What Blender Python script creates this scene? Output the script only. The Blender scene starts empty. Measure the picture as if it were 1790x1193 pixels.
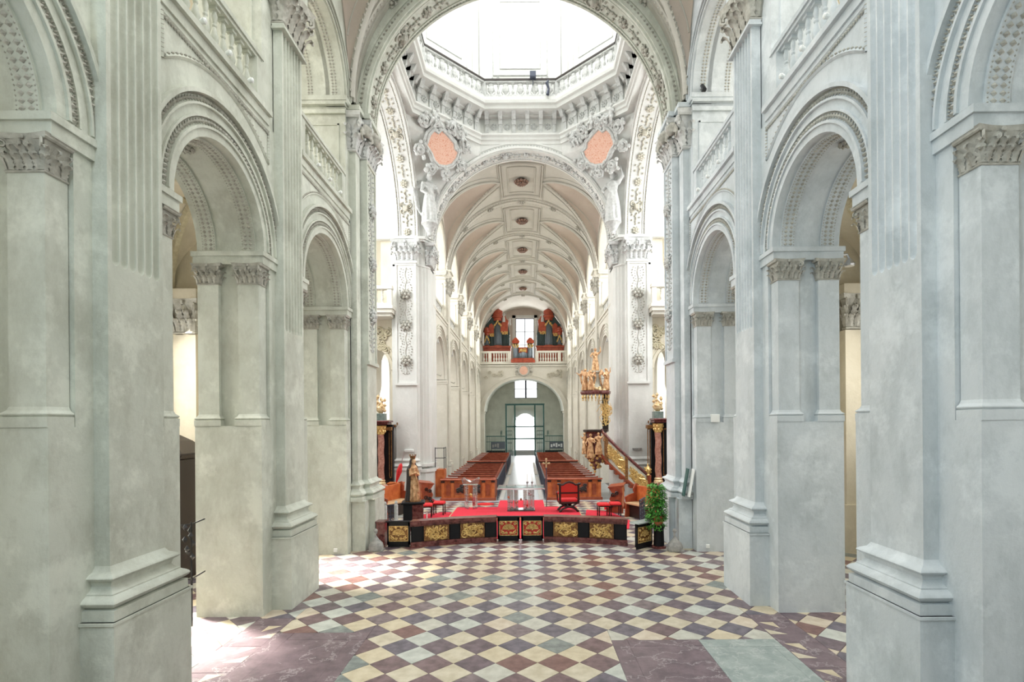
import bpy, bmesh, math, random
from math import pi, sin, cos, sqrt, atan2, radians
from mathutils import Vector, Matrix
random.seed(7)
scene = bpy.context.scene
COL = scene.collection

# ---------------------------------------------------------------- camera
F_PX, VPX, VPY, EYE = 935.0, 918.0, 741.0, 3.3      # focal length and vanishing point in 1790x1193 pixels
cam_data = bpy.data.cameras.new('camera')
cam = bpy.data.objects.new('camera', cam_data)
COL.objects.link(cam)
cam_data.sensor_width = 36.0
cam_data.lens = F_PX / 1790.0 * 36.0
cam_data.shift_x = (895.0 - VPX) / 1790.0
cam_data.shift_y = (VPY - 596.5) / 1790.0
cam_data.clip_end = 500
cam.matrix_world = Matrix.Translation((0.1, 0, EYE)) @ Matrix.Rotation(pi / 2, 4, 'X') @ Matrix.Rotation(radians(-0.45), 4, 'Z')
scene.camera = cam

# ---------------------------------------------------------------- world and daylight
scene.view_settings.view_transform = 'Standard'
scene.view_settings.look = 'None'
scene.view_settings.gamma = 1.0
scene.view_settings.use_curve_mapping = False
scene.view_settings.exposure = 1.33
world = bpy.data.worlds.new('overcast_sky')
scene.world = world
world.use_nodes = True
bg = world.node_tree.nodes['Background']
bg.inputs[0].default_value = (1.0, 0.995, 0.965, 1)
bg.inputs[1].default_value = 1.2

def area_light(name, loc, target, sx, sy, power, color=(1, 1, 1), spread=180):
    d = bpy.data.lights.new(name, 'AREA')
    d.shape = 'RECTANGLE'; d.size = sx; d.size_y = sy; d.energy = power; d.color = color
    d.spread = radians(spread)
    o = bpy.data.objects.new(name, d)
    COL.objects.link(o)
    o.location = loc
    v = Vector(target) - Vector(loc)
    o.rotation_euler = v.to_track_quat('-Z', 'Y').to_euler()
    return o
# daylight falling in through the windows of the galleries, the aisles and the dome
for s in (-1, 1):
    for k in range(5):
        yb = 27.2 + 5.44 * k
        area_light('gallery_window_light', (s * 7.6, yb, 11.4), (0, yb, 9.0), 2.6, 3.0, 120, (1.0, 0.985, 0.97))
        area_light('nave_aisle_window_light', (s * 8.1, yb - 1.2, 5.6), (s * 4.6, yb + 2.2, 3.0), 1.4, 3.0, 55, (1.0, 0.97, 0.92))
    area_light('transept_window_light', (s * 9.2, 19.4, 11.5), (0, 19.4, 6.0), 5.0, 5.0, 330, (0.97, 0.99, 1.0))
    for k, yb in enumerate((8.1, 12.4)):
        area_light('aisle_window_light', (s * 8.8, yb, 5.6), (s * 5.0, yb, 0.5), 1.6, 2.6,
                   45 if s < 0 else 14, (1.0, 0.96, 0.86), 120)
        area_light('tribune_window_light', (s * 8.3, yb, 11.6), (0, yb, 9.0), 2.2, 2.6, 40, (1.0, 0.97, 0.92))
area_light('dome_window_light', (0, 19.4, 25.5), (0, 19.4, 0), 7.0, 7.0, 340, (0.97, 0.99, 1.0))

area_light('apse_window_light', (-4.0, -1.9, 7.5), (4.6, 8.0, 0.5), 1.6, 3.5, 150, (0.62, 0.82, 1.0))
area_light('organ_window_light', (0.15, 57.6, 12.6), (0.1, 40, 10), 1.8, 4.0, 90, (1, 1, 1))
area_light('door_light', (0.1, 57.9, 2.2), (0.1, 45, 0), 1.9, 3.6, 120, (0.95, 0.98, 1.0))
# low sun from the left aisle windows, reaching the floor between the piers
for p_, q_ in (((-8.3, 10.6, 5.6), (-5.2, 8.35, 0)), ((-8.5, 13.3, 5.6), (-4.2, 12.3, 0))):
    area_light('sun_window_light', p_, q_, 0.7, 1.2, 60, (1.0, 0.95, 0.86), 24)

# ---------------------------------------------------------------- materials
MATS = {}
def _new(name):
    m = bpy.data.materials.new(name); m.use_nodes = True
    nt = m.node_tree; b = nt.nodes['Principled BSDF']
    MATS[name] = m
    return m, nt, b
def _pos(nt):
    return nt.nodes.new('ShaderNodeNewGeometry').outputs['Position']
def _noise(nt, vec, scale, detail=4, rough=0.55):
    n = nt.nodes.new('ShaderNodeTexNoise')
    n.inputs['Scale'].default_value = scale; n.inputs['Detail'].default_value = detail
    n.inputs['Roughness'].default_value = rough
    nt.links.new(vec, n.inputs['Vector'])
    return n.outputs['Fac']
def _ramp(nt, fac, stops):
    r = nt.nodes.new('ShaderNodeValToRGB')
    el = r.color_ramp.elements
    while len(el) < len(stops): el.new(0.5)
    for e, (p, c) in zip(el, stops):
        e.position = p; e.color = (*c, 1)
    nt.links.new(fac, r.inputs['Fac'])
    return r.outputs['Color']
def _bump(nt, b, h, strength, dist):
    bp = nt.nodes.new('ShaderNodeBump')
    bp.inputs['Strength'].default_value = strength; bp.inputs['Distance'].default_value = dist
    nt.links.new(h, bp.inputs['Height']); nt.links.new(bp.outputs['Normal'], b.inputs['Normal'])
def mat_noise(name, c1, c2, scale=3.0, rough=0.6, metallic=0.0, bump=0.0, bscale=None, c3=None, detail=5, obj=False, lo=0.35, hi=0.65):
    m, nt, b = _new(name)
    vec = nt.nodes.new('ShaderNodeTexCoord').outputs['Object'] if obj else _pos(nt)
    f = _noise(nt, vec, scale, detail)
    stops = [(lo, c1), (hi, c2)] if c3 is None else [(lo, c1), (0.5, c2), (hi, c3)]
    nt.links.new(_ramp(nt, f, stops), b.inputs['Base Color'])
    b.inputs['Roughness'].default_value = rough; b.inputs['Metallic'].default_value = metallic
    if bump:
        _bump(nt, b, _noise(nt, vec, bscale or scale * 4, 4), bump, 0.02)
    return m
def mat_plain(name, c, rough=0.5, metallic=0.0, emit=0.0):
    m, nt, b = _new(name)
    b.inputs['Base Color'].default_value = (*c, 1)
    b.inputs['Roughness'].default_value = rough; b.inputs['Metallic'].default_value = metallic
    if emit:
        b.inputs['Emission Color'].default_value = (*c, 1); b.inputs['Emission Strength'].default_value = emit
    return m
def mat_stucco(name, c1, c2, stain, amount=0.45):
    """lime plaster: broad mottling, patches of old stain and of whiter lime wash, fine trowel relief"""
    m, nt, b = _new(name)
    p = _pos(nt)
    base = _ramp(nt, _noise(nt, p, 0.8, 7, 0.62), [(0.3, c1), (0.7, c2)])
    def over(col, fac, c):
        mix = nt.nodes.new('ShaderNodeMix'); mix.data_type = 'RGBA'
        nt.links.new(fac, mix.inputs['Factor']); nt.links.new(col, mix.inputs[6]); mix.inputs[7].default_value = (*c, 1)
        return mix.outputs[2]
    mp = nt.nodes.new('ShaderNodeMapping'); mp.inputs['Scale'].default_value = (1.0, 1.0, 0.55); mp.inputs['Location'].default_value = (3.1, 7.7, 1.3)
    nt.links.new(p, mp.inputs['Vector']); pv = mp.outputs['Vector']
    col = over(base, _ramp(nt, _noise(nt, pv, 1.5, 10, 0.72), [(0.47, (0, 0, 0)), (0.66, (amount,) * 3)]), stain)
    col = over(col, _ramp(nt, _noise(nt, pv, 5.5, 8, 0.75), [(0.52, (0, 0, 0)), (0.68, (amount * 0.5,) * 3)]), stain)
    lime = tuple(min(0.9, c * 1.22 + 0.02) for c in c2)
    mp2 = nt.nodes.new('ShaderNodeMapping'); mp2.inputs['Location'].default_value = (11.0, 2.0, 5.0); nt.links.new(p, mp2.inputs['Vector'])
    col = over(col, _ramp(nt, _noise(nt, mp2.outputs['Vector'], 1.1, 9, 0.7), [(0.53, (0, 0, 0)), (0.62, (amount * 0.75,) * 3)]), lime)
    nt.links.new(col, b.inputs['Base Color'])
    b.inputs['Roughness'].default_value = 0.78
    _bump(nt, b, _noise(nt, p, 9, 8, 0.66), 0.4, 0.02)
    return m
mat_stucco('stucco', (0.525, 0.55, 0.482), (0.64, 0.66, 0.588), (0.365, 0.37, 0.305), 0.6)
mat_stucco('stucco_blue_daylight', (0.55, 0.60, 0.625), (0.66, 0.695, 0.71), (0.41, 0.455, 0.465), 0.6)  # right-hand plaster with the bluish window light mixed into its colour
mat_stucco('stucco_white', (0.66, 0.665, 0.635), (0.73, 0.735, 0.705), (0.57, 0.57, 0.53), 0.3)
mat_stucco('stucco_cream', (0.64, 0.58, 0.45), (0.71, 0.66, 0.54), (0.52, 0.46, 0.34), 0.3)
mat_stucco('stucco_nave', (0.64, 0.62, 0.54), (0.71, 0.69, 0.62), (0.55, 0.52, 0.44), 0.3)
mat_stucco('vault_field', (0.53, 0.455, 0.39), (0.58, 0.505, 0.44), (0.48, 0.40, 0.335), 0.2)
mat_stucco('vault_light', (0.50, 0.485, 0.43), (0.56, 0.545, 0.49), (0.44, 0.42, 0.365), 0.2)
mat_noise('ornament', (0.37, 0.355, 0.31), (0.54, 0.53, 0.475), 9, 0.8, bump=0.3, bscale=40)
mat_noise('ornament_cream', (0.52, 0.49, 0.40), (0.66, 0.63, 0.54), 9, 0.75, bump=0.2, bscale=40)
mat_noise('ornament_white', (0.48, 0.485, 0.47), (0.64, 0.65, 0.635), 9, 0.75, bump=0.2, bscale=40)
mat_noise('ornament_gold', (0.46, 0.41, 0.27), (0.62, 0.57, 0.42), 9, 0.7, bump=0.3, bscale=40)
mat_noise('cartouche_red', (0.66, 0.27, 0.17), (0.80, 0.52, 0.40), 14, 0.6, c3=(0.72, 0.36, 0.25))
mat_noise('grout', (0.10, 0.09, 0.09), (0.2, 0.18, 0.17), 8, 0.85)
TILES_D, TILES_L = [], []
for i, (a, b_) in enumerate([((0.10, 0.072, 0.088), (0.20, 0.15, 0.172)), ((0.12, 0.075, 0.082), (0.225, 0.15, 0.158)),
                            ((0.085, 0.075, 0.10), (0.19, 0.165, 0.20)), ((0.12, 0.09, 0.10), (0.27, 0.21, 0.22)),
                            ((0.16, 0.18, 0.175), (0.29, 0.32, 0.30)), ((0.15, 0.075, 0.068), (0.25, 0.14, 0.125))]):
    TILES_D.append(mat_noise('tile_dark_%d' % i, a, b_, 7, 0.34, bump=0.12, bscale=30, detail=8))
for i, (a, b_) in enumerate([((0.50, 0.44, 0.32), (0.64, 0.58, 0.46)), ((0.53, 0.45, 0.31), (0.66, 0.58, 0.43)),
                            ((0.46, 0.45, 0.39), (0.60, 0.59, 0.52)), ((0.54, 0.45, 0.34), (0.67, 0.59, 0.48)),
                            ((0.43, 0.45, 0.41), (0.58, 0.60, 0.55))]):
    TILES_L.append(mat_noise('tile_light_%d' % i, a, b_, 6, 0.36, bump=0.12, bscale=30, detail=8))
def mat_slab(name, c1, c2, vein):
    m, nt, b = _new(name)
    p = _pos(nt)
    base = _ramp(nt, _noise(nt, p, 3.5, 10, 0.7), [(0.3, c1), (0.7, c2)])
    w = _noise(nt, p, 1.3, 7, 0.6)
    mk = _ramp(nt, w, [(0.488, (0, 0, 0)), (0.5, (0.55,) * 3), (0.512, (0, 0, 0))])
    mix = nt.nodes.new('ShaderNodeMix'); mix.data_type = 'RGBA'
    nt.links.new(mk, mix.inputs['Factor']); nt.links.new(base, mix.inputs[6]); mix.inputs[7].default_value = (*vein, 1)
    nt.links.new(mix.outputs[2], b.inputs['Base Color'])
    b.inputs['Roughness'].default_value = 0.36
    _bump(nt, b, _noise(nt, p, 20, 6), 0.12, 0.01)
mat_slab('slab_purple', (0.10, 0.07, 0.085), (0.235, 0.17, 0.19), (0.5, 0.45, 0.46))
mat_slab('slab_green', (0.22, 0.27, 0.26), (0.42, 0.47, 0.45), (0.56, 0.58, 0.56))
mat_slab('floor_grey', (0.33, 0.37, 0.39), (0.45, 0.50, 0.52), (0.5, 0.53, 0.55))
mat_noise('marble_red', (0.06, 0.016, 0.016), (0.16, 0.045, 0.04), 9, 0.25, c3=(0.20, 0.085, 0.075), detail=10, hi=0.72)
mat_noise('marble_pink', (0.34, 0.13, 0.09), (0.55, 0.29, 0.22), 14, 0.3, detail=8)
mat_noise('marble_green', (0.12, 0.16, 0.14), (0.22, 0.27, 0.24), 14, 0.3, detail=8)
mat_noise('stone_grey', (0.25, 0.25, 0.24), (0.38, 0.37, 0.35), 10, 0.7, bump=0.3, bscale=30)
mat_plain('black_lacquer', (0.008, 0.008, 0.010), 0.5)
MATS['black_lacquer'].node_tree.nodes['Principled BSDF'].inputs['Specular IOR Level'].default_value = 0.25
mat_plain('dark_wood', (0.022, 0.013, 0.010), 0.35)
mat_noise('wood_red', (0.24, 0.045, 0.018), (0.40, 0.095, 0.04), 5, 0.38, bump=0.1, bscale=25)
mat_noise('wood_top', (0.33, 0.07, 0.035), (0.50, 0.14, 0.075), 5, 0.4)
mat_noise('wood_orange', (0.46, 0.10, 0.025), (0.62, 0.185, 0.055), 5, 0.4)
mat_noise('wood_pale', (0.50, 0.33, 0.17), (0.62, 0.44, 0.25), 5, 0.5)
mat_noise('gold', (0.50, 0.29, 0.08), (0.90, 0.66, 0.27), 25, 0.34, 0.35)
mat_noise('gold_dark', (0.13, 0.05, 0.018), (0.36, 0.18, 0.06), 25, 0.45, 0.3)
mat_noise('bronze_dark', (0.07, 0.035, 0.022), (0.26, 0.14, 0.09), 14, 0.5, 0.2)
mat_noise('gilt_robe', (0.36, 0.16, 0.06), (0.80, 0.52, 0.28), 9, 0.38, 0.25)
mat_noise('gold_pale', (0.62, 0.42, 0.20), (0.86, 0.70, 0.44), 20, 0.4, 0.3)
mat_noise('flesh_gilt', (0.60, 0.33, 0.16), (0.85, 0.62, 0.40), 15, 0.45, 0.2)
mat_plain('red_lacquer', (0.55, 0.035, 0.025), 0.35)
mat_noise('carpet_red', (0.62, 0.012, 0.035), (0.74, 0.03, 0.06), 40, 0.85, bump=0.3, bscale=150)
mat_noise('fabric_red', (0.62, 0.015, 0.02), (0.75, 0.03, 0.035), 30, 0.7)
mat_plain('iron_black', (0.015, 0.016, 0.018), 0.45, 0.3)
mat_plain('iron_green', (0.04, 0.12, 0.11), 0.45, 0.3)
mat_plain('iron_blue', (0.06, 0.07, 0.10), 0.4, 0.4)
mat_plain('steel', (0.55, 0.56, 0.58), 0.3, 0.9)
mat_plain('white_plastic', (0.86, 0.88, 0.86), 0.4)
mat_plain('wax', (0.9, 0.87, 0.78), 0.5)
mat_noise('organ_red', (0.30, 0.045, 0.02), (0.46, 0.09, 0.04), 3, 0.4)
mat_plain('pipe_tin', (0.17, 0.20, 0.23), 0.3, 0.8)
mat_plain('pipe_dark', (0.05, 0.08, 0.08), 0.4, 0.4)
mat_noise('leaf_green', (0.03, 0.16, 0.02), (0.13, 0.42, 0.07), 6, 0.5)
mat_noise('terracotta', (0.50, 0.12, 0.06), (0.62, 0.2, 0.1), 9, 0.7)
mat_noise('entry_plaster', (0.50, 0.50, 0.43), (0.62, 0.62, 0.54), 1.4, 0.8)
mat_plain('bulletin', (0.10, 0.12, 0.15), 0.5)
mat_plain('paper', (0.75, 0.78, 0.8), 0.6)
mat_plain('flower_red', (0.7, 0.10, 0.04), 0.6)
m, nt, b = _new('glass_clear')
b.inputs['Base Color'].default_value = (0.86, 0.96, 0.95, 1); b.inputs['Roughness'].default_value = 0.04
b.inputs['Transmission Weight'].default_value = 0.9; b.inputs['IOR'].default_value = 1.25
m, nt, b = _new('window_glass')
b.inputs['Base Color'].default_value = (0.95, 0.98, 1.0, 1); b.inputs['Roughness'].default_value = 0.3
b.inputs['Transmission Weight'].default_value = 1.0; b.inputs['IOR'].default_value = 1.02

# ---------------------------------------------------------------- mesh builder
class MB:
    def __init__(s, mirror=1):
        s.v = []; s.f = []; s.m = mirror
    def add(s, vs, fs):
        o = len(s.v)
        s.v.extend([tuple(p) for p in vs]); s.f.extend([tuple(i + o for i in f) for f in fs])
        return s
    def box(s, x0, x1, y0, y1, z0, z1):
        return s.add([(x0, y0, z0), (x1, y0, z0), (x1, y1, z0), (x0, y1, z0), (x0, y0, z1), (x1, y0, z1), (x1, y1, z1), (x0, y1, z1)],
                     [(0, 3, 2, 1), (4, 5, 6, 7), (0, 1, 5, 4), (1, 2, 6, 5), (2, 3, 7, 6), (3, 0, 4, 7)])
    def bbox(s, x0, x1, y0, y1, z0, z1, b=0.01):
        """box with chamfered vertical and top edges"""
        pts = [(x0 + b, y0), (x1 - b, y0), (x1, y0 + b), (x1, y1 - b), (x1 - b, y1), (x0 + b, y1), (x0, y1 - b), (x0, y0 + b)]
        n = 8; vs = [(x, y, z0) for x, y in pts] + [(x, y, z1 - b) for x, y in pts]
        cx, cy = (x0 + x1) / 2, (y0 + y1) / 2
        vs += [(x + (b if x < cx else -b) * 0.9, y + (b if y < cy else -b) * 0.9, z1) for x, y in pts]
        fs = [(i, (i + 1) % n, n + (i + 1) % n, n + i) for i in range(n)] + [(n + i, n + (i + 1) % n, 2 * n + (i + 1) % n, 2 * n + i) for i in range(n)]
        fs += [tuple(range(n - 1, -1, -1)), tuple(range(2 * n, 3 * n))]
        return s.add(vs, fs)
    def prism(s, pts, axis, a, b):
        n = len(pts)
        mk = {'x': lambda t, u, v: (t, u, v), 'y': lambda t, u, v: (u, t, v), 'z': lambda t, u, v: (u, v, t)}[axis]
        vs = [mk(a, u, v) for u, v in pts] + [mk(b, u, v) for u, v in pts]
        fs = [tuple(range(n)), tuple(range(2 * n - 1, n - 1, -1))]
        fs += [(i, i + n, (i + 1) % n + n, (i + 1) % n) for i in range(n)]
        return s.add(vs, fs)
    def loft(s, rings, closed=True, cap=True):
        n = len(rings[0]); vs = [p for r in rings for p in r]; fs = []
        for k in range(len(rings) - 1):
            for i in range(n if closed else n - 1):
                j = (i + 1) % n
                fs.append((k * n + i, k * n + j, (k + 1) * n + j, (k + 1) * n + i))
        if cap and closed:
            fs.append(tuple(range(n - 1, -1, -1))); fs.append(tuple(range((len(rings) - 1) * n, len(rings) * n)))
        return s.add(vs, fs)
    def lathe(s, prof, n=12, c=(0, 0, 0), sx=1.0, sy=1.0, tw=0.0):
        rings = []
        for r, z in prof:
            rings.append([(c[0] + sx * r * cos(2 * pi * i / n + tw), c[1] + sy * r * sin(2 * pi * i / n + tw), c[2] + z) for i in range(n)])
        return s.loft(rings)
    def sqlathe(s, prof, c=(0, 0, 0), sx=1.0, sy=1.0):
        return s.loft([[(c[0] - sx * r, c[1] - sy * r, c[2] + z), (c[0] + sx * r, c[1] - sy * r, c[2] + z),
                        (c[0] + sx * r, c[1] + sy * r, c[2] + z), (c[0] - sx * r, c[1] + sy * r, c[2] + z)] for r, z in prof])
    def tube(s, path, r, n=6, cap=True):
        P = [Vector(p) for p in path]; rings = []
        rr = r if isinstance(r, (list, tuple)) else [r] * len(P)
        nrm = None
        for i, p in enumerate(P):
            d = (P[min(i + 1, len(P) - 1)] - P[max(i - 1, 0)])
            d = d.normalized() if d.length > 1e-9 else Vector((0, 0, 1))
            if nrm is None:
                a = Vector((0, 0, 1)) if abs(d.z) < 0.9 else Vector((1, 0, 0))
                nrm = d.cross(a).normalized()
            else:
                nrm = (nrm - d * nrm.dot(d))
                nrm = nrm.normalized() if nrm.length > 1e-6 else d.orthogonal().normalized()
            bn = d.cross(nrm)
            rings.append([tuple(p + (nrm * cos(2 * pi * k / n) + bn * sin(2 * pi * k / n)) * rr[i]) for k in range(n)])
        return s.loft(rings, cap=cap)
    def blob(s, c, rx, ry=None, rz=None, n=6, m=4):
        ry = rx if ry is None else ry; rz = rx if rz is None else rz
        vs = [(c[0], c[1], c[2] - rz)]; fs = []
        for j in range(1, m):
            a = -pi / 2 + pi * j / m
            for i in range(n):
                t = 2 * pi * i / n
                vs.append((c[0] + rx * cos(a) * cos(t), c[1] + ry * cos(a) * sin(t), c[2] + rz * sin(a)))
        vs.append((c[0], c[1], c[2] + rz)); L = len(vs) - 1
        for i in range(n):
            fs.append((0, 1 + (i + 1) % n, 1 + i)); fs.append((L, L - n + i, L - n + (i + 1) % n))
        for j in range(m - 2):
            for i in range(n):
                a = 1 + j * n + i; b2 = 1 + j * n + (i + 1) % n
                fs.append((a, b2, b2 + n, a + n))
        return s.add(vs, fs)
    def octa(s, c, rx, ry, rz):
        x, y, z = c
        return s.add([(x - rx, y, z), (x + rx, y, z), (x, y - ry, z), (x, y + ry, z), (x, y, z - rz), (x, y, z + rz)],
                     [(0, 2, 5), (2, 1, 5), (1, 3, 5), (3, 0, 5), (2, 0, 4), (1, 2, 4), (3, 1, 4), (0, 3, 4)])
    def grid(s, rows):
        n = len(rows[0]); vs = [p for r in rows for p in r]
        return s.add(vs, [(k * n + i, k * n + i + 1, (k + 1) * n + i + 1, (k + 1) * n + i) for k in range(len(rows) - 1) for i in range(n - 1)])
    def arc(s, cu, cz, prof, axis, a0=0.0, a1=pi, n=32, ry=1.0):
        """sweep a closed (radius, along-axis) profile round an arch; axis 'x': arch in the y-z plane, 'y': in the x-z plane"""
        rings = []
        for i in range(n + 1):
            a = a0 + (a1 - a0) * i / n
            ring = []
            for r, t in prof:
                u, v = cu + r * cos(a), cz + r * sin(a) * ry
                ring.append((t, u, v) if axis == 'x' else (u, t, v))
            rings.append(ring)
        return s.loft(rings)
    def arc_beads(s, cu, cz, r, t, axis, step, sr, st, sl, a0=0.0, a1=pi, ry=1.0):
        n = max(4, int(abs(a1 - a0) * r / step))
        for i in range(n):
            a = a0 + (a1 - a0) * (i + 0.5) / n
            u, v = cu + r * cos(a), cz + r * sin(a) * ry
            ca, sa = cos(a), sin(a)
            pts = [(r_, l_, d_) for r_, l_, d_ in ((-sr, 0, 0), (sr, 0, 0), (0, -sl, 0), (0, sl, 0), (0, 0, -st), (0, 0, st))]
            vs = []
            for r_, l_, d_ in pts:
                uu, vv = u + r_ * ca - l_ * sa, v + r_ * sa + l_ * ca
                vs.append((t + d_, uu, vv) if axis == 'x' else (uu, t + d_, vv))
            s.add(vs, [(0, 2, 5), (2, 1, 5), (1, 3, 5), (3, 0, 5), (2, 0, 4), (1, 2, 4), (3, 1, 4), (0, 3, 4)])
        return s
    def beads(s, p, q, step, r):
        p = Vector(p); q = Vector(q); n = max(1, int((q - p).length / step))
        for i in range(n):
            c = p.lerp(q, (i + 0.5) / n); s.octa(c, r, r, r)
        return s
    def xf(s, M):
        s.v = [tuple(M @ Vector(p)) for p in s.v]; return s
    def mesh(s, name):
        me = bpy.data.meshes.new(name)
        if s.m == -1:
            me.from_pydata([(-x, y, z) for x, y, z in s.v], [], [f[::-1] for f in s.f])
        else:
            me.from_pydata(s.v, [], s.f)
        bm = bmesh.new(); bm.from_mesh(me); bmesh.ops.recalc_face_normals(bm, faces=bm.faces); bm.to_mesh(me); bm.free()
        return me

def put(name, me, mat=None, parent=None, loc=(0, 0, 0), rot=(0, 0, 0), scale=None, smooth=None):
    if isinstance(me, MB): me = me.mesh(name)
    if mat and not me.materials: me.materials.append(MATS[mat] if isinstance(mat, str) else mat)
    if smooth is not None:
        for p in me.polygons: p.use_smooth = True
        if smooth < 179:
            try: me.set_sharp_from_angle(angle=radians(smooth))
            except Exception: pass
    o = bpy.data.objects.new(name, me); COL.objects.link(o)
    o.location = loc; o.rotation_euler = rot
    if scale: o.scale = scale if isinstance(scale, (tuple, list)) else (scale,) * 3
    if parent: o.parent = parent
    return o
def empty(name, loc=(0, 0, 0), rz=0.0, parent=None):
    o = bpy.data.objects.new(name, None); COL.objects.link(o); o.location = loc; o.rotation_euler = (0, 0, rz)
    o.empty_display_size = 0.2
    if parent: o.parent = parent
    return o
def tag(o, label, cat, group=None):
    o['label'] = label; o['category'] = cat
    if group: o['group'] = group
    return o
def struct(o, label=None):
    o['kind'] = 'structure'
    if label: o['label'] = label
    return o
def copy_tree(o, parent=None, loc=None, rz=None):
    c = o.copy(); COL.objects.link(c); c.parent = parent
    if loc is not None: c.location = loc
    if rz is not None: c.rotation_euler = (0, 0, rz)
    for ch in list(o.children): copy_tree(ch, c)
    return c
def side(s): return 'left' if s < 0 else 'right'

# ================================================================ carved elements
def leaf(mb, base, out, tan, lw, lh, proj):
    base = Vector(base); out = Vector(out).normalized(); tan = Vector(tan).normalized(); up = Vector((0, 0, 1))
    prof = [(0.0, 0.0, 0.8), (0.18, 0.1, 0.62), (0.32, 0.2, 1.05), (0.46, 0.24, 0.66), (0.6, 0.42, 1.05), (0.72, 0.5, 0.64), (0.86, 0.85, 0.95), (0.98, 1.15, 0.7), (0.92, 1.5, 0.42), (0.78, 1.42, 0.15)]
    rows = []
    for z, o, w in prof:
        row = []
        for c, k in ((-1, 0.0), (-0.5, 0.22), (0, 0.5), (0.5, 0.22), (1, 0.0)):
            row.append(tuple(base + tan * (c * w * lw / 2) + up * (z * lh) + out * (o * proj + k * proj * 0.5)))
        rows.append(row)
    mb.grid(rows)
def capital_mesh(name, w, dep, h, nf=3, ns=1):
    """Corinthian pilaster capital, front towards -Y, standing on z=0"""
    mb = MB()
    hw = w / 2
    def rect(e, z): return [(-hw - e, -e, z), (hw + e, -e, z), (hw + e, dep, z), (-hw - e, dep, z)]
    mb.loft([rect(0.03 * h, 0), rect(0.05 * h, 0.03 * h), rect(0.03 * h, 0.06 * h), rect(0.0, 0.07 * h), rect(0.0, 0.6 * h), rect(0.09 * h, 0.86 * h)])
    pr = 0.16 * h
    for z0, lh, off, n in ((0.07 * h, 0.36 * h, 0.0, nf), (0.22 * h, 0.46 * h, 0.5, nf - 1)):
        lw = w / nf * 1.02
        for i in range(n):
            x = -hw + (i + 0.5 + off) * w / nf
            leaf(mb, (x, -0.005, z0), (0, -1, 0), (1, 0, 0), lw, lh, pr)
        for sgn in (-1, 1):
            leaf(mb, (sgn * hw, 0.0, z0), (sgn, -1, 0), (1, sgn, 0), lw * 0.9, lh, pr)
            for k in range(ns):
                leaf(mb, (sgn * (hw + 0.005), dep * (k + 0.6) / ns, z0), (sgn, 0, 0), (0, 1, 0), min(lw, dep / ns), lh, pr)
    for sgn in (-1, 1):                                   # corner volutes and inner helices
        for (ox, oy, dx, dy, r) in ((hw * 0.86, -0.0, 0.7, -0.7, 0.15), (hw * 0.30, -0.02 * h, -0.55, -0.35, 0.10)):
            path = []
            for i in range(13):
                a = i / 12 * 3.3 * pi
                rr = h * r * (1 - 0.75 * i / 12)
                e = h * r + 0.02 * h + rr * sin(a - pi / 2) + rr * 0.0
                path.append((sgn * (ox + dx * (e - rr * 0 - 0.02 * h)), oy + dy * e - 0.02 * h, 0.74 * h + rr * cos(a - pi / 2) * 1.0))
            path = [(sgn * ox * 0.72, oy, 0.5 * h)] + path
            mb.tube(path, [0.018 * h] + [0.034 * h] * 12 + [0.02 * h], 5)
    ab = []
    for z, e in ((0.86, 0.16), (0.9, 0.20), (0.95, 0.2), (1.0, 0.24)):
        E = e * h; pts = []
        m = 8
        for i in range(m + 1):
            t = -1 + 2 * i / m
            pts.append((t * (hw + E), -E * (0.45 + 0.55 * abs(t) ** 1.6), z * h))
        pts += [(hw + E, dep, z * h), (-hw - E, dep, z * h)]
        ab.append(pts)
    mb.loft(ab)
    mb.blob((0, -0.14 * h, 0.9 * h), 0.07 * h, 0.05 * h, 0.07 * h)
    me = mb.mesh(name); me.materials.append(MATS['ornament'])
    for p in me.polygons: p.use_smooth = True
    try: me.set_sharp_from_angle(angle=radians(40))
    except Exception: pass
    return me
CAP_BIG = capital_mesh('capital', 0.86, 0.22, 0.95, 4, 1)
CAP_SMALL = capital_mesh('capital', 0.36, 0.26, 0.36, 4, 2)
CAP_NAVE = capital_mesh('capital', 0.72, 0.2, 0.95, 3, 1)
CAP_WHITE = CAP_BIG.copy(); CAP_WHITE.materials[0] = MATS['ornament_white']
CAP_WHITE_S = capital_mesh('capital', 0.45, 0.3, 0.95, 2, 1); CAP_WHITE_S.materials[0] = MATS['ornament_white']

BAL_PROF = [(0.045, 0.0), (0.045, 0.04), (0.03, 0.06), (0.034, 0.1), (0.062, 0.17), (0.066, 0.22), (0.045, 0.3), (0.026, 0.37), (0.04, 0.39),
            (0.04, 0.41), (0.026, 0.43), (0.045, 0.5), (0.05, 0.55), (0.03, 0.62), (0.045, 0.64), (0.045, 0.68)]
def baluster_mesh(h, fat=1.0, n=8, mat='stucco'):
    mb = MB(); k = h / 0.68
    mb.lathe([(r * fat * k if h > 0.4 else r * fat * k, z * k) for r, z in BAL_PROF[1:-1]], n)
    a = 0.062 * fat * k
    mb.box(-a, a, -a, a, 0, 0.05 * k); mb.box(-a, a, -a, a, 0.63 * k, 0.68 * k)
    me = mb.mesh('baluster'); me.materials.append(MATS[mat])
    for p in me.polygons: p.use_smooth = True
    try: me.set_sharp_from_angle(angle=radians(45))
    except Exception: pass
    return me

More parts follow.
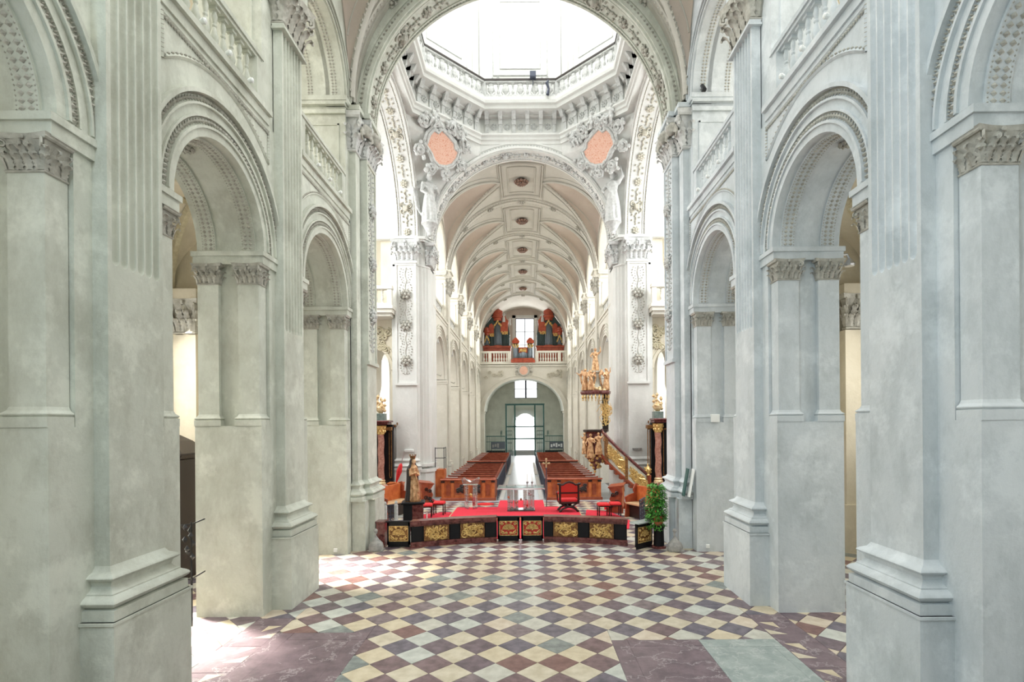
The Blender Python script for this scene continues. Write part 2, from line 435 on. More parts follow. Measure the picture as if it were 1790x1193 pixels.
def rosette(mb, c, n, u, v, r, petals=6):
    c, n, u, v = Vector(c), Vector(n), Vector(u), Vector(v)
    p = c + n * r * 0.25
    mb.octa(p, r * 0.35, r * 0.35, r * 0.35)
    for k in range(petals):
        a = 2 * pi * k / petals
        q = c + (u * cos(a) + v * sin(a)) * r * 0.7 + n * r * 0.12
        mb.octa(q, r * 0.3, r * 0.3, r * 0.3)
def fruit_bunch(mb, c, n, u, v, r, rnd):
    c, n, u, v = Vector(c), Vector(n), Vector(u), Vector(v)
    for k in range(7):
        a = 2 * pi * k / 6
        d = 0 if k == 6 else 0.62 * r
        q = c + (u * cos(a) + v * sin(a)) * d + n * (0.35 * r if k == 6 else 0.2 * r)
        mb.blob(q, r * 0.36, r * 0.36, r * 0.36, 6, 4)
    for k in range(8):
        a = 2 * pi * (k + 0.5) / 8
        q = c + (u * cos(a) + v * sin(a)) * r * 1.05 + n * 0.06 * r
        mb.octa(q, r * 0.22, r * 0.22, r * 0.22)
def garland(mb, x, y, n, u, z0, z1, bunches, r, rnd):
    """stem with small leaves and bunches of fruit, running down a pilaster panel; n outward, u sideways"""
    n = Vector(n); u = Vector(u); up = Vector((0, 0, 1)); c = Vector((x, y, 0))
    path = []
    N = 40
    for i in range(N + 1):
        z = z0 + (z1 - z0) * i / N
        path.append(c + up * z + n * 0.02 + u * 0.03 * sin(i * 1.3))
    mb.tube(path, 0.014, 4)
    for i in range(N):
        z = z0 + (z1 - z0) * (i + 0.5) / N
        for sg in (-1, 1):
            w = (0.10 + 0.10 * abs(sin(i * 0.55))) * r / 0.17
            q = c + up * z + n * 0.02 + u * sg * w
            mb.octa(q, 0.032, 0.032, 0.04)
            q2 = c + up * (z - 0.04) + n * 0.015 + u * sg * w * 0.5
            mb.octa(q2, 0.022, 0.022, 0.028)
    for z in bunches: fruit_bunch(mb, c + up * z + n * 0.03, n, u, up, r, rnd)
def scrollwork(mb, c, u, v, n, W, H, rnd, count=9, rad=0.02):
    """relief of spiral scrolls filling a W x H field"""
    c, u, v, n = Vector(c), Vector(u), Vector(v), Vector(n)
    for k in range(count):
        a0 = rnd.uniform(0, 2 * pi); px = rnd.uniform(-0.36, 0.36) * W; py = rnd.uniform(-0.36, 0.36) * H
        R = min(W, H) * rnd.uniform(0.14, 0.24); sg = rnd.choice((-1, 1)); path = []
        for i in range(11):
            t = i / 10; a = a0 + sg * t * 2.6 * pi; rr = R * (1 - 0.8 * t)
            path.append(c + u * (px + rr * cos(a)) + v * (py + rr * sin(a)) + n * rad * 0.6)
        mb.tube(path, [rad * (0.5 + 0.7 * min(1, i / 4)) for i in range(11)], 5)
def fluted_shaft(mb, w, dep, z0, zf, z1, nfl=6):
    """pilaster shaft, front towards -Y at y=0; plain to zf, fluted above"""
    hw = w / 2
    mb.box(-hw, hw, 0, dep, z0, zf)
    marg = 0.05; step = (w - 2 * marg) / nfl; fw = step * 0.41; fd = 0.085
    xs = []
    for k in range(nfl):
        cx = -hw + marg + (k + 0.5) * step
        for i in range(7):
            a = pi * i / 6
            xs.append((cx, -cos(a) * fw, sin(a)))
    rows = []
    for z, sc, dp in ((zf, 0.0, 0.0), (zf + 0.012, 0.5, 0.45), (zf + 0.035, 0.85, 0.85), (zf + 0.07, 1, 1), (z1, 1, 1)):
        row = [(-hw, 0, z)] + [(cx + dx * max(sc, 0.02), sd * fd * dp, z) for cx, dx, sd in xs] + [(hw, 0, z)]
        rows.append(row)
    mb.grid(rows)
    mb.add([(-hw, 0, zf), (-hw, dep, zf), (-hw, dep, z1), (-hw, 0, z1)], [(0, 1, 2, 3)])
    mb.add([(hw, 0, zf), (hw, dep, zf), (hw, dep, z1), (hw, 0, z1)], [(0, 1, 2, 3)])
def base_rings(mb, x0, x1, y0, y1, z0, prof):
    """attic base: rectangle swept through (grow, z) rings"""
    mb.loft([[(x0 - e, y0 - e, z0 + z), (x1 + e, y0 - e, z0 + z), (x1 + e, y1 + 0.0, z0 + z), (x0 - e, y1 + 0.0, z0 + z)] for e, z in prof])
def torus_prof(e, z0, z1, r):
    return [(e + r * sin(pi * i / 6) , z0 + (z1 - z0) * i / 6) for i in range(7)]
ATTIC = [(0.17, 0.0), (0.17, 0.11)] + torus_prof(0.115, 0.12, 0.25, 0.075) + [(0.115, 0.265), (0.07, 0.29), (0.045, 0.33), (0.06, 0.37)] + torus_prof(0.06, 0.38, 0.465, 0.055) + [(0.03, 0.48), (0.0, 0.53)]
SMALL_BASE = [(0.05, 0.0), (0.05, 0.10)] + torus_prof(0.03, 0.105, 0.15, 0.02) + [(0.015, 0.165), (0.0, 0.2)]

# ================================================================ arcade walls (chancel and nave)
X0, X1 = 4.45, 5.60            # inner face and back of the arcade wall
def vault_lines(half, hl, zs, n=24):
    return [(half * cos(pi * i / n), zs + hl * sin(pi * i / n)) for i in range(n + 1)]
def arcade(s, wname, piers, big_pil, zs_low, chancel, lun_half, lun_h, zs_v, matname, label, X0=4.45, XP=4.29):
    """piers: (ya, yb) extents of each pier at dado level; big_pil: y of the great pilasters"""
    core = MB(s)
    wall = None
    dado_h = 3.3 if chancel else 0.0
    ins = 0.31 if chancel else 0.0
    for ya, yb in piers:
        if chancel:
            core.box(X0, X1, ya, yb, 0, 3.3)
            core.box(X0, X1, ya + ins, yb - ins, 3.3, 8.65)
            core.box(X0 + 0.08, X1 - 0.03, ya + 0.12, yb - 0.12, 3.3, 6.1)
        else:
            core.box(X0, X1, ya, yb, 0, 8.65)
        core.box(X0 + 0.02, X1, ya + 0.15, yb - 0.15, 8.65, 11.5)
        core.box(X0, X1, ya + 0.02, yb - 0.02, 11.5, 11.56)
        core.box(X0 - 0.04, X1, ya + 0.06, yb - 0.06, 11.56, 11.74)
    gaps = [(piers[i][1], piers[i + 1][0]) for i in range(len(piers) - 1)]
    trims = MB(s); eggs = MB(s)
    for gi, (g0, g1) in enumerate(gaps):
        cy = (g0 + g1) / 2; a = (g1 - g0) / 2 + (0.1 if chancel else 0.0)
        n = 24
        y0, y1 = g0 - ins, g1 + ins
        zc = zs_low + 0.05
        pts = [(y0, zs_low), (y0, 8.65), (y1, 8.65), (y1, zs_low), (cy + a, zs_low)]
        pts += [(cy + a * cos(pi * i / n), zc + a * sin(pi * i / n)) for i in range(n + 1)] + [(cy - a, zs_low)]
        core.prism(pts, 'x', X0, X1)
        # gallery floor edge
        core.box(X0 - 0.03, X1, g0 - 0.32, g1 + 0.32, 8.65, 8.9)
        trims.box(X0 - 0.09, X0 - 0.03, g0 - 0.32, g1 + 0.32, 8.80, 8.9)
        # archivolt on the nave face
        for r0, r1, pj in ((0.0, 0.11, 0.02), (0.11, 0.145, 0.05), (0.255, 0.285, 0.035), (0.40, 0.43, 0.045), (0.545, 0.60, 0.085)):
            trims.arc(cy, zc, [(a + r0, X0), (a + r0, X0 - pj), (a + r1, X0 - pj), (a + r1, X0)], 'x', n=36)
        if chancel:
            eggs.arc_beads(cy, zc, a + 0.195, X0 - 0.015, 'x', 0.075, 0.045, 0.035, 0.03)
            eggs.arc_beads(cy, zc, a + 0.245, X0 - 0.01, 'x', 0.036, 0.014, 0.025, 0.012)
            eggs.arc_beads(cy, zc, a + 0.475, X0 - 0.015, 'x', 0.075, 0.042, 0.035, 0.03)
            eggs.arc_beads(cy, zc, a + 0.528, X0 - 0.01, 'x', 0.036, 0.014, 0.03, 0.012)
        # soffit ribs carrying the carved bands
        for xa, xb in ((X0 + 0.12, X0 + 0.36), (X1 - 0.34, X1 - 0.10)):
            trims.arc(cy, zc, [(a, xa), (a - 0.03, xa), (a - 0.03, xb), (a, xb)], 'x', n=30)
            if chancel:
                xm = (xa + xb) / 2
                for o_ in (-0.045, 0.045): eggs.arc_beads(cy, zc, a - 0.035, xm + o_, 'x', 0.07, 0.02, 0.036, 0.03)
                for o_ in (-0.1, 0.1): eggs.arc_beads(cy, zc, a - 0.03, xm + o_, 'x', 0.045, 0.014, 0.012, 0.014)
        if chancel:
            rosette(eggs, (X0 + 0.57, cy, zc + a - 0.02), (0, 0, -1), (1, 0, 0), (0, 1, 0), 0.13, 8)
            # spandrel panels framed with a carved bead
            zt = 8.54; rp = zt - zc - 0.06
            hy = (g1 - g0) / 2 + 0.30
            aa = math.acos(hy / rp)
            arcp = [(X0 - 0.005, cy + rp * cos(aa + (pi - 2 * aa) * i / 30), zc + rp * sin(aa + (pi - 2 * aa) * i / 30)) for i in range(31)]
            path = [(X0 - 0.005, cy - hy, zt), (X0 - 0.005, cy + hy, zt)] + arcp + [(X0 - 0.005, cy - hy, zt)]
            trims.tube(path, 0.03, 4, cap=False)
            for i in range(len(path) - 1):
                if i: eggs.beads(Vector(path[i]) + Vector((-0.01, 0, 0.035)), Vector(path[i + 1]) + Vector((-0.01, 0, 0.035)), 0.055, 0.026)
            eggs.beads((X0 - 0.015, cy - hy, zt - 0.04), (X0 - 0.015, cy + hy, zt - 0.04), 0.055, 0.026)
        else:
            rnd = random.Random(gi)
            rp = a + 0.5; zt = 8.5
            for sg in (-1, 1):
                scrollwork(eggs, (X0 - 0.01, cy + sg * (a + 0.25), 7.6), (0, 1, 0), (0, 0, 1), (-1, 0, 0), 1.1, 1.5, rnd, 10, 0.03)
            # soffit panel with a scrolled foot on the jamb
            for yj, dj in ((g1, -1),):
                path = [(X0 + 0.2, yj - 0.02, 6.1), (X0 + 0.3, yj - 0.04, 5.95), (X0 + 0.55, yj - 0.03, 6.05), (X0 + 0.8, yj - 0.04, 5.95), (X0 + 0.95, yj - 0.02, 6.1)]
                eggs.tube(path, 0.035, 5)
        # tribune arch and the wall inside the vault lunette
        a2 = (g1 - g0) / 2 + 0.12; z2 = 11.74
        pts = [(cy + lun_half, 11.5)] + [(cy + u, max(11.5, z)) for u, z in vault_lines(lun_half, lun_h + 0.25, zs_v)] + [(cy - lun_half, 11.5), (cy - a2, 11.5)]
        pts += [(cy - a2 * cos(pi * i / n), z2 + a2 * sin(pi * i / n)) for i in range(n + 1)] + [(cy + a2, 11.5)]
        core.prism(pts, 'x', X0 + 0.02, X0 + 0.5)
        core.arc(cy, z2, [(a2, X0 + 0.4), (a2 + 0.4, X0 + 0.4), (a2 + 0.4, X1), (a2, X1)], 'x', n=24)
        for r0, r1, pj in ((0.02, 0.06, 0.03), (0.13, 0.16, 0.05), (0.25, 0.29, 0.07)):
            trims.arc(cy, z2, [(a2 + r0, X0 + 0.02), (a2 + r0, X0 - pj), (a2 + r1, X0 - pj), (a2 + r1, X0 + 0.02)], 'x', n=36)
        if chancel:
            eggs.arc_beads(cy, z2, a2 + 0.095, X0 + 0.0, 'x', 0.06, 0.03, 0.03, 0.022)
            eggs.arc_beads(cy, z2, a2 + 0.205, X0 + 0.0, 'x', 0.05, 0.026, 0.03, 0.02)
            for xm in (X0 + 0.28, X1 - 0.25):
                for o_ in (-0.04, 0.04): eggs.arc_beads(cy, z2, a2 - 0.01, xm + o_, 'x', 0.07, 0.02, 0.036, 0.03)
    wall = put(wname, core, matname)
    struct(wall, label)
    put('arch_moulding', trims, matname, wall, smooth=30)
    put('carved_moulding', eggs, 'ornament', wall)
    # jamb pilasters with their capitals, imposts
    for pi_, (ya, yb) in enumerate(piers):
        im = MB(s)
        if chancel:
            im.box(X0 - 0.035, X1 + 0.03, ya + 0.02, yb - 0.02, 6.1, 6.28); im.box(X0 - 0.06, X1 + 0.05, ya - 0.01, yb + 0.01, 6.24, zs_low + 0.02)
        else:
            im.box(X0 - 0.03, X1 + 0.03, ya - 0.05, yb + 0.05, 5.5, 5.6); im.box(X0 - 0.05, X1 + 0.05, ya - 0.09, yb + 0.09, 5.6, 5.72)
        put('impost', im, matname, wall)
        pn = MB(s)                                               # tribune jamb: cornice and framed panel
        pn.box(X0 + 0.0, X1 + 0.03, ya + 0.08, yb - 0.08, 11.30, 11.40); pn.box(X0 - 0.03, X1 + 0.05, ya + 0.04, yb - 0.04, 11.62, 11.74)
        for yj in (ya + 0.15, yb - 0.15):
            for xa, xb, za, zb in ((X0 + 0.18, X1 - 0.18, 11.02, 11.06), (X0 + 0.18, X0 + 0.22, 9.0, 11.06), (X1 - 0.22, X1 - 0.18, 9.0, 11.06)):
                pn.box(xa, xb, yj - 0.02, yj + 0.02, za, zb)
        put('tribune_jamb_panel', pn, matname, wall)
        if not chancel: continue
        for jy, d in ((ya, 1), (yb, -1)):
            if jy in (piers[0][0], piers[-1][1]): continue
            for xa, xb in ((X0 + 0.05, X0 + 0.41), (X1 - 0.40, X1 - 0.04)):
                p = MB(s)
                f = jy + d * 0.04; bk = jy + d * 0.30
                p.box(xa, xb, min(f, bk), max(f, bk), 3.48, 5.76)
                po = put('jamb_pilaster', p, matname, wall)
                q = MB()
                xm = (xa + xb) / 2
                base_rings(q, -0.18, 0.18, 0, 0.26, 0, SMALL_BASE)
                q.xf(Matrix.Translation((s * xm, f, 3.3)) @ Matrix.Rotation(0 if d > 0 else pi, 4, 'Z'))
                put('base_moulding', q, matname, po)
                put('capital', CAP_SMALL, None, po, (s * xm, f, 5.75), (0, 0, 0 if d > 0 else pi))
    # great pilasters
    for yc in big_pil:
        sh = MB()
        if chancel: fluted_shaft(sh, 0.86, 0.16, 1.82, 5.03, 10.56)
        else:
            sh.box(-0.36, 0.36, 0.02, 0.2, 1.2, 10.5)
        R_ = Matrix.Translation((s * XP, yc, 0)) @ Matrix.Rotation(-s * pi / 2, 4, 'Z')
        sh.xf(R_)
        po = put('pilaster', sh, matname, wall, smooth=35 if chancel else None)
        if chancel:
            pd = MB(); pd.box(-0.63, 0.63, -0.19, 0.17, 0, 1.30); pd.box(-0.65, 0.65, -0.2, 0.17, 1.27, 1.30); pd.xf(R_); put('pedestal', pd, matname, po)
            bs = MB(); base_rings(bs, -0.43, 0.43, 0, 0.16, 1.30, ATTIC); bs.xf(R_); put('base_moulding', bs, matname, po, smooth=35)
            put('capital', CAP_BIG, None, po, (s * XP, yc, 10.62), (0, 0, -s * pi / 2))
            nk = MB(); nk.box(-0.5, 0.5, -0.08, 0.16, 10.52, 10.56); nk.box(-0.47, 0.47, -0.05, 0.16, 10.56, 10.63); nk.xf(R_); put('astragal', nk, matname, po)
            en = MB(); en.box(-0.52, 0.52, -0.1, 0.3, 11.57, 11.85); en.box(-0.6, 0.6, -0.18, 0.3, 11.85, 12.0); en.xf(R_); put('entablature_block', en, matname, po)
        else:
            pd = MB(); pd.box(-0.46, 0.46, -0.1, 0.2, 0, 1.0); pd.box(-0.5, 0.5, -0.14, 0.2, 1.0, 1.1); pd.box(-0.42, 0.42, -0.06, 0.2, 1.1, 1.25); pd.xf(R_); put('pedestal', pd, matname, po)
            put('capital', CAP_NAVE, None, po, (s * XP, yc, 10.5), (0, 0, -s * pi / 2))
            en = MB(); en.box(-0.5, 0.5, -0.1, 0.3, 11.45, 11.7); en.box(-0.55, 0.55, -0.16, 0.3, 11.7, 11.8); en.xf(R_); put('entablature_block', en, matname, po)
    return wall, gaps

CH_PIERS = [(0.97, 2.91), (5.10, 7.04), (9.23, 11.17), (13.62, 14.40)]
NV_Y0, NV_B = 24.5, 5.44
NV_PIL = [NV_Y0 + NV_B * k for k in range(1, 6)]
NV_PIERS = [(24.3, 25.3)] + [(y - 0.62, y + 0.62) for y in NV_PIL]
WALL = {}; CH_GAPS = NV_GAPS = None
for s in (-1, 1):
    WALL[s], CH_GAPS = arcade(s, 'wall_%s' % side(s), CH_PIERS, [1.94, 6.07, 10.2], 6.3, True, 1.72, 3.1, 11.9, 'stucco' if s < 0 else 'stucco_blue_daylight',
           'chancel arcade wall of grey-green plaster' if s < 0 else 'chancel arcade wall of plaster, tinted blue-grey for its bluish daylight')
    WALL[s * 2], NV_GAPS = arcade(s, 'wall_nave_%s' % side(s), NV_PIERS, NV_PIL[:-1], 5.7, False, 2.27, 3.4, 11.6, 'stucco_nave', 'cream nave arcade wall with tribune openings', 4.2, 4.08)

# ================================================================ vaults
def groin_vault(name, y_edges, zs, R, xa, hl, rib, wmat, fmat, label, lines=True):
    barrel = MB(); field = MB(); ribs = MB(); beads = MB()
    nth = 22; tha = math.acos(xa / R)
    ths = [tha * (i / nth) for i in range(nth + 1)]
    for b in range(len(y_edges) - 1):
        ya, yb = y_edges[b], y_edges[b + 1]; cy = (ya + yb) / 2; W = (yb - ya) / 2; wm = W - rib
        for s in (-1, 1):
            rowsA, rowsB, rowsL, gA, gB = [], [], [], [], []
            for th in ths:
                x = R * cos(th); zb = zs + R * sin(th); u = max(0.0, (x - xa) / (R - xa)); v = wm * u ** 0.8
                zcr = zs + R * sin(tha) + (hl - R * sin(tha)) * u
                bul = max(0.0, zcr - zb)
                rowsA.append([(s * x, cy - W + (W - v) * k / 3, zb) for k in range(4)])
                rowsB.append([(s * x, cy + v + (W - v) * k / 3, zb) for k in range(4)])
                rowsL.append([(s * x, cy + v * sin(pi / 2 * (-1 + 2 * k / 12)), zb + bul * cos(pi / 2 * (-1 + 2 * k / 12))) for k in range(13)])
                gA.append((s * x, cy - v, zb)); gB.append((s * x, cy + v, zb))
            barrel.grid(rowsA); barrel.grid(rowsB); field.grid(rowsL)
            for g, sg in ((gA, -1), (gB, 1)):
                ribs.tube([(p[0] * 0.985, p[1], p[2] - 0.02) for p in g], 0.075, 6)
                ribs.tube([(p[0] * 0.985, p[1] + sg * 0.20 * (1 - i / nth), p[2] - 0.02) for i, p in enumerate(g)], 0.03, 5)
                gl = [Vector((p[0] * 0.985, p[1] - sg * 0.11, p[2] - 0.0)) for p in g]
                for i in range(0, len(gl) - 3): beads.beads(gl[i], gl[i + 1], 0.13, 0.045)
                # inner line of the lunette field
                il = []
                for i, th in enumerate(ths[1:-6]):
                    x = R * cos(th); zb = zs + R * sin(th); u = max(0.0, (x - xa) / (R - xa)); v = wm * u ** 0.8
                    zcr = zs + R * sin(tha) + (hl - R * sin(tha)) * u; bul = max(0.0, zcr - zb)
                    k = sg * 0.72 * pi / 2
                    il.append((s * x * 0.995, cy + v * sin(k), zb + bul * cos(k) - 0.01))
                if lines: ribs.tube(il, 0.022, 4)
            # triangular panel lines on the barrel next to the groin
            if lines:
                for sg in (-1, 1):
                    pa = []
                    for th in ths[8:]:
                        x = R * cos(th); u = max(0.0, (x - xa) / (R - xa)); v = wm * u ** 0.8
                        pa.append((s * x * 0.995, cy + sg * min(W - rib * 0.9, v + 0.42), zs + R * sin(th) * 0.995))
                    e0 = pa[-1]
                    pb = [(s * R * cos(th) * 0.995, cy + sg * (W - rib * 0.9), zs + R * sin(th) * 0.995) for th in ths[8:]]
                    ribs.tube(pa, 0.022, 4); ribs.tube(pb, 0.022, 4); ribs.tube([pa[-1], pb[-1]], 0.022, 4)
        # crown strip
        nc = 10; rows = []
        for i in range(nc + 1):
            th = tha + (pi - 2 * tha) * i / nc
            rows.append([(R * cos(th), ya + (yb - ya) * k / 6, zs + R * sin(th)) for k in range(7)])
        barrel.grid(rows)
        if lines:                                             # framed crown panel
            zc = zs + R
            def P(x, y, d=0.02): return (x, y, zs + sqrt(R * R - x * x) - d)
            for hw_, hl_, r_ in ((1.05, W - 0.75, 0.04), (0.95, W - 0.85, 0.022), (0.68, W - 1.15, 0.03)):
                for xs in (-hw_, hw_): ribs.tube([P(xs, cy - hl_ + 2 * hl_ * k / 4) for k in range(5)], r_, 5)
                for ys in (-hl_, hl_): ribs.tube([P(-hw_ + 2 * hw_ * k / 6, cy + ys) for k in range(7)], r_, 5)
    o = put(name, barrel, wmat, smooth=40); struct(o, label)
    put('lunette_field', field, fmat, o, smooth=40)
    put('groin_rib', ribs, wmat, o, smooth=60); put('carved_moulding', beads, 'ornament', o)
    for i, y in enumerate(y_edges):
        if not lines and i == 0: continue
        t = MB(); bd = MB()
        for r0, hw_, in ((0.05, 0.36), (0.10, 0.14)):
            t.arc(0, zs, [(R - r0, y - hw_), (R - r0, y + hw_), (R + 0.05, y + hw_), (R + 0.05, y - hw_)], 'y', n=48)
        for oy in (-0.25, 0.25): bd.arc_beads(0, zs, R - 0.06, y + oy, 'y', 0.16, 0.03, 0.05, 0.06)
        for k in (0.22, 0.36, 0.64, 0.78, 0.5):
            a = pi * k
            rosette(bd, ((R - 0.12) * cos(a), y, zs + (R - 0.12) * sin(a)), (-cos(a), 0, -sin(a)), (0, 1, 0), (-sin(a), 0, cos(a)), 0.2, 8)
        ro = put('transverse_rib', t, wmat, o, smooth=40); put('carved_moulding', bd, 'ornament', ro)
    return o
vn = groin_vault('ceiling', [NV_Y0 + 0.3] + NV_PIL, 11.6, 4.2, 1.15, 3.5, 0.45, 'vault_light', 'vault_field', 'nave vault with beige lunette fields and framed crown panels')
vc = groin_vault('ceiling_chancel', [10.2, 14.38], 11.9, 4.45, 1.3, 3.2, 0.36, 'vault_light', 'vault_field', 'chancel vault with carved ribs', True)

# ceiling bosses along the nave crown
for k in range(5):
    yb = (([NV_Y0 + 0.3] + NV_PIL)[k] + NV_PIL[k]) / 2
    b_ = MB(); rnd = random.Random(50 + k)
    b_.lathe([(0.05, 0), (0.2, 0.02), (0.3, 0.1), (0.26, 0.2), (0.1, 0.25)], 12)
    for i in range(12):
        a = 2 * pi * i / 12
        b_.octa((0.3 * cos(a), 0.3 * sin(a), 0.13), 0.1, 0.1, 0.09)
        b_.octa((0.2 * cos(a + .3), 0.2 * sin(a + .3), 0.02), 0.07, 0.07, 0.06)
    o = put('ceiling_boss', b_, 'bronze_dark', None, (0, yb, 11.6 + 4.2 - 0.26))
    tag(o, 'dark rosette boss on the nave vault crown, %s' % ('first after the dome', 'second after the dome', 'middle one of five', 'second before the organ', 'nearest the organ')[k], 'boss', 'dark bosses along the nave vault')

# ================================================================ crossing: piers, arches, pendentives, octagon
RA, ZA = 4.12, 11.52
CR_Y0, CR_Y1, CR_C = 15.3, 23.6, 19.45
def band_arch(name, axis, cu, t0, t1, R, z, mat, label, face_t, ornament='ornament'):
    """great arch: wall face, coffered soffit between raised edge mouldings and carved ornament"""
    m = MB()
    m.arc(cu, z, [(R, t0), (R, t1), (R + 0.7, t1), (R + 0.7, t0)], axis, n=56)
    o = put(name, m, mat, smooth=40); struct(o, label)
    e = MB()
    dt = (t1 - t0)
    for ta, tb, pj in ((0.0, 0.09, 0.05), (0.91, 1.0, 0.05), (0.14, 0.19, 0.03), (0.81, 0.86, 0.03)):
        e.arc(cu, z, [(R, t0 + dt * ta), (R - pj, t0 + dt * ta), (R - pj, t0 + dt * tb), (R, t0 + dt * tb)], axis, n=56)
    sg = 1 if face_t == t1 else -1
    for r0, r1, pj in ((0.0, 0.10, 0.06), (0.22, 0.27, 0.05)):
        e.arc(cu, z, [(R + r0, face_t), (R + r0, face_t + sg * pj), (R + r1, face_t + sg * pj), (R + r1, face_t)], axis, n=56)
    put('arch_moulding', e, mat, o, smooth=30)
    c = MB(); tm = (t0 + t1) / 2
    for f in (0.115, 0.885): c.arc_beads(cu, z, R - 0.02, t0 + dt * f, axis, 0.1, 0.03, 0.03, 0.035)
    c.arc_beads(cu, z, R + 0.16, face_t, axis, 0.13, 0.05, 0.045, 0.045)
    rnd = random.Random(int(abs(t0) * 10))
    N = 26
    for i in range(N):
        a = pi * (i + 0.5) / N
        nrm = (-cos(a), -sin(a)); tg = (-sin(a), cos(a))
        def mk(u, v, t): return (t, u, v) if axis == 'x' else (u, t, v)
        P = Vector(mk(cu + (R - 0.02) * cos(a), z + (R - 0.02) * sin(a), tm)); n3 = Vector(mk(*nrm, 0)); u3 = Vector(mk(*tg, 0)); v3 = Vector(mk(0, 0, 1))
        if i % 6 == 2:
            for k in range(4):
                d = [(1, 1), (1, -1), (-1, 1), (-1, -1)][k]
                path = []
                for j in range(9):
                    t = j / 8; an = t * 2.4 * pi; rr = 0.13 * (1 - 0.75 * t)
                    path.append(P + u3 * d[0] * (0.12 + rr * cos(an)) + v3 * d[1] * (0.14 + rr * sin(an)) + n3 * 0.02)
                c.tube(path, 0.03, 4)
            c.blob(P + n3 * 0.05, 0.13, 0.13, 0.13)
        elif i % 2 == 0:
            fruit_bunch(c, P, n3, u3, v3, 0.15, rnd)
        else:
            for k in range(9):
                q = P + u3 * (k - 4) * 0.055 + v3 * (0.17 * sin(k * 1.6)) + n3 * 0.02
                c.octa(q, 0.05, 0.05, 0.05)
            c.tube([P - u3 * 0.25, P + n3 * 0.02, P + u3 * 0.25], 0.02, 4)
    put('carved_ornament', c, ornament, o)
    return o
band_arch('arch_chancel', 'y', 0, 14.40, 15.3, RA, ZA, 'stucco', 'great carved arch between chancel and domed crossing', 14.40)
band_arch('arch_nave', 'y', 0, 23.75, 24.75, 4.0, ZA, 'stucco_white', 'great carved arch between domed crossing and nave', 23.75, 'ornament_white')
for s in (-1, 1):
    a_, b_ = (4.55, 5.5) if s > 0 else (-5.5, -4.55)
    band_arch('arch_transept_%s' % side(s), 'x', CR_C, a_, b_, RA, ZA, 'stucco_white', 'great carved arch opening into the side transept', 4.55 * s, 'ornament_cream')
# wall above the chancel arch, facing the chancel, up to the vault
m = MB()
n = 48
pts = [(-5.2, 11.5)] + [(-5.2, 17.5), (5.2, 17.5), (5.2, 11.5)] + [((RA + 0.2) * cos(pi * i / n), ZA + (RA + 0.2) * sin(pi * i / n)) for i in range(n + 1)]
m.prism(pts, 'y', 14.46, 15.0)
struct(put('wall_above_chancel_arch', m, 'vault_field'), 'plaster wall above the chancel arch')
# near crossing piers
GAR = {}
for s in (-1, 1):
    mt = 'stucco' if s < 0 else 'stucco_blue_daylight'
    m = MB(s); m.box(X0, 6.0, 14.40, 15.3, 0, 15.0); m.box(X0, 6.0, 13.95, 14.4, 0, 11.5) ; m.box(5.3, 6.0, 14.0, 15.3, 0, 15)
    o = put('pier_crossing_near_%s' % side(s), m, mt); struct(o, 'crossing pier of pale plaster at the chancel end')
    for yc, w, xf_, nm in ((14.19, 0.34, 4.29, 'half_pilaster'), (14.85, 0.86, 4.14, 'arch_pilaster')):
        R_ = Matrix.Translation((s * xf_, yc, 0)) @ Matrix.Rotation(-s * pi / 2, 4, 'Z')
        sh = MB(); dep = X0 - xf_ + 0.02
        sh.box(-w / 2, w / 2, 0, dep, 1.82, 10.5); sh.xf(R_)
        po = put(nm, sh, mt, o)
        pd = MB(); e = 0.18 if w > 0.5 else 0.08
        pd.box(-w / 2 - 0.04, w / 2 + 0.04, -0.19, dep, 0, 1.30); pd.xf(R_); put('pedestal', pd, mt, po)
        bs = MB(); base_rings(bs, -w / 2, w / 2, 0, dep, 1.30, [(e_ * (1.0 if w > 0.5 else 0.8), z_) for e_, z_ in ATTIC]); bs.xf(R_); put('base_moulding', bs, mt, po, smooth=35)
        if w > 0.5:
            rel = MB(); rnd = random.Random(3)
            garland(rel, 0, -0.0, (0, -1, 0), (1, 0, 0), 5.3, 10.3, [6.3, 7.75, 9.2], 0.19, rnd); rel.xf(R_)
            put('carved_garland', rel, 'ornament_white', po)
            fr = MB()
            fr.box(-0.43, -0.36, -0.03, 0, 5.0, 10.45); fr.box(0.36, 0.43, -0.03, 0, 5.0, 10.45); fr.box(-0.47, 0.47, -0.07, 0.02, 4.93, 5.02); fr.box(-0.36, 0.36, -0.03, 0, 10.38, 10.45); fr.xf(R_)
            put('panel_frame', fr, mt, po)
            put('capital', CAP_WHITE, None, po, (s * xf_, yc, 10.45), (0, 0, -s * pi / 2))
        else:
            put('capital', CAP_WHITE_S, None, po, (s * xf_, yc, 10.45), (0, 0, -s * pi / 2))
        en = MB(); en.box(-w / 2 - 0.08, w / 2 + 0.08, -0.08, dep, 11.38, 11.5); en.box(-w / 2 - 0.14, w / 2 + 0.14, -0.15, dep, 11.5, 11.62); en.xf(R_); put('entablature_block', en, mt, po)
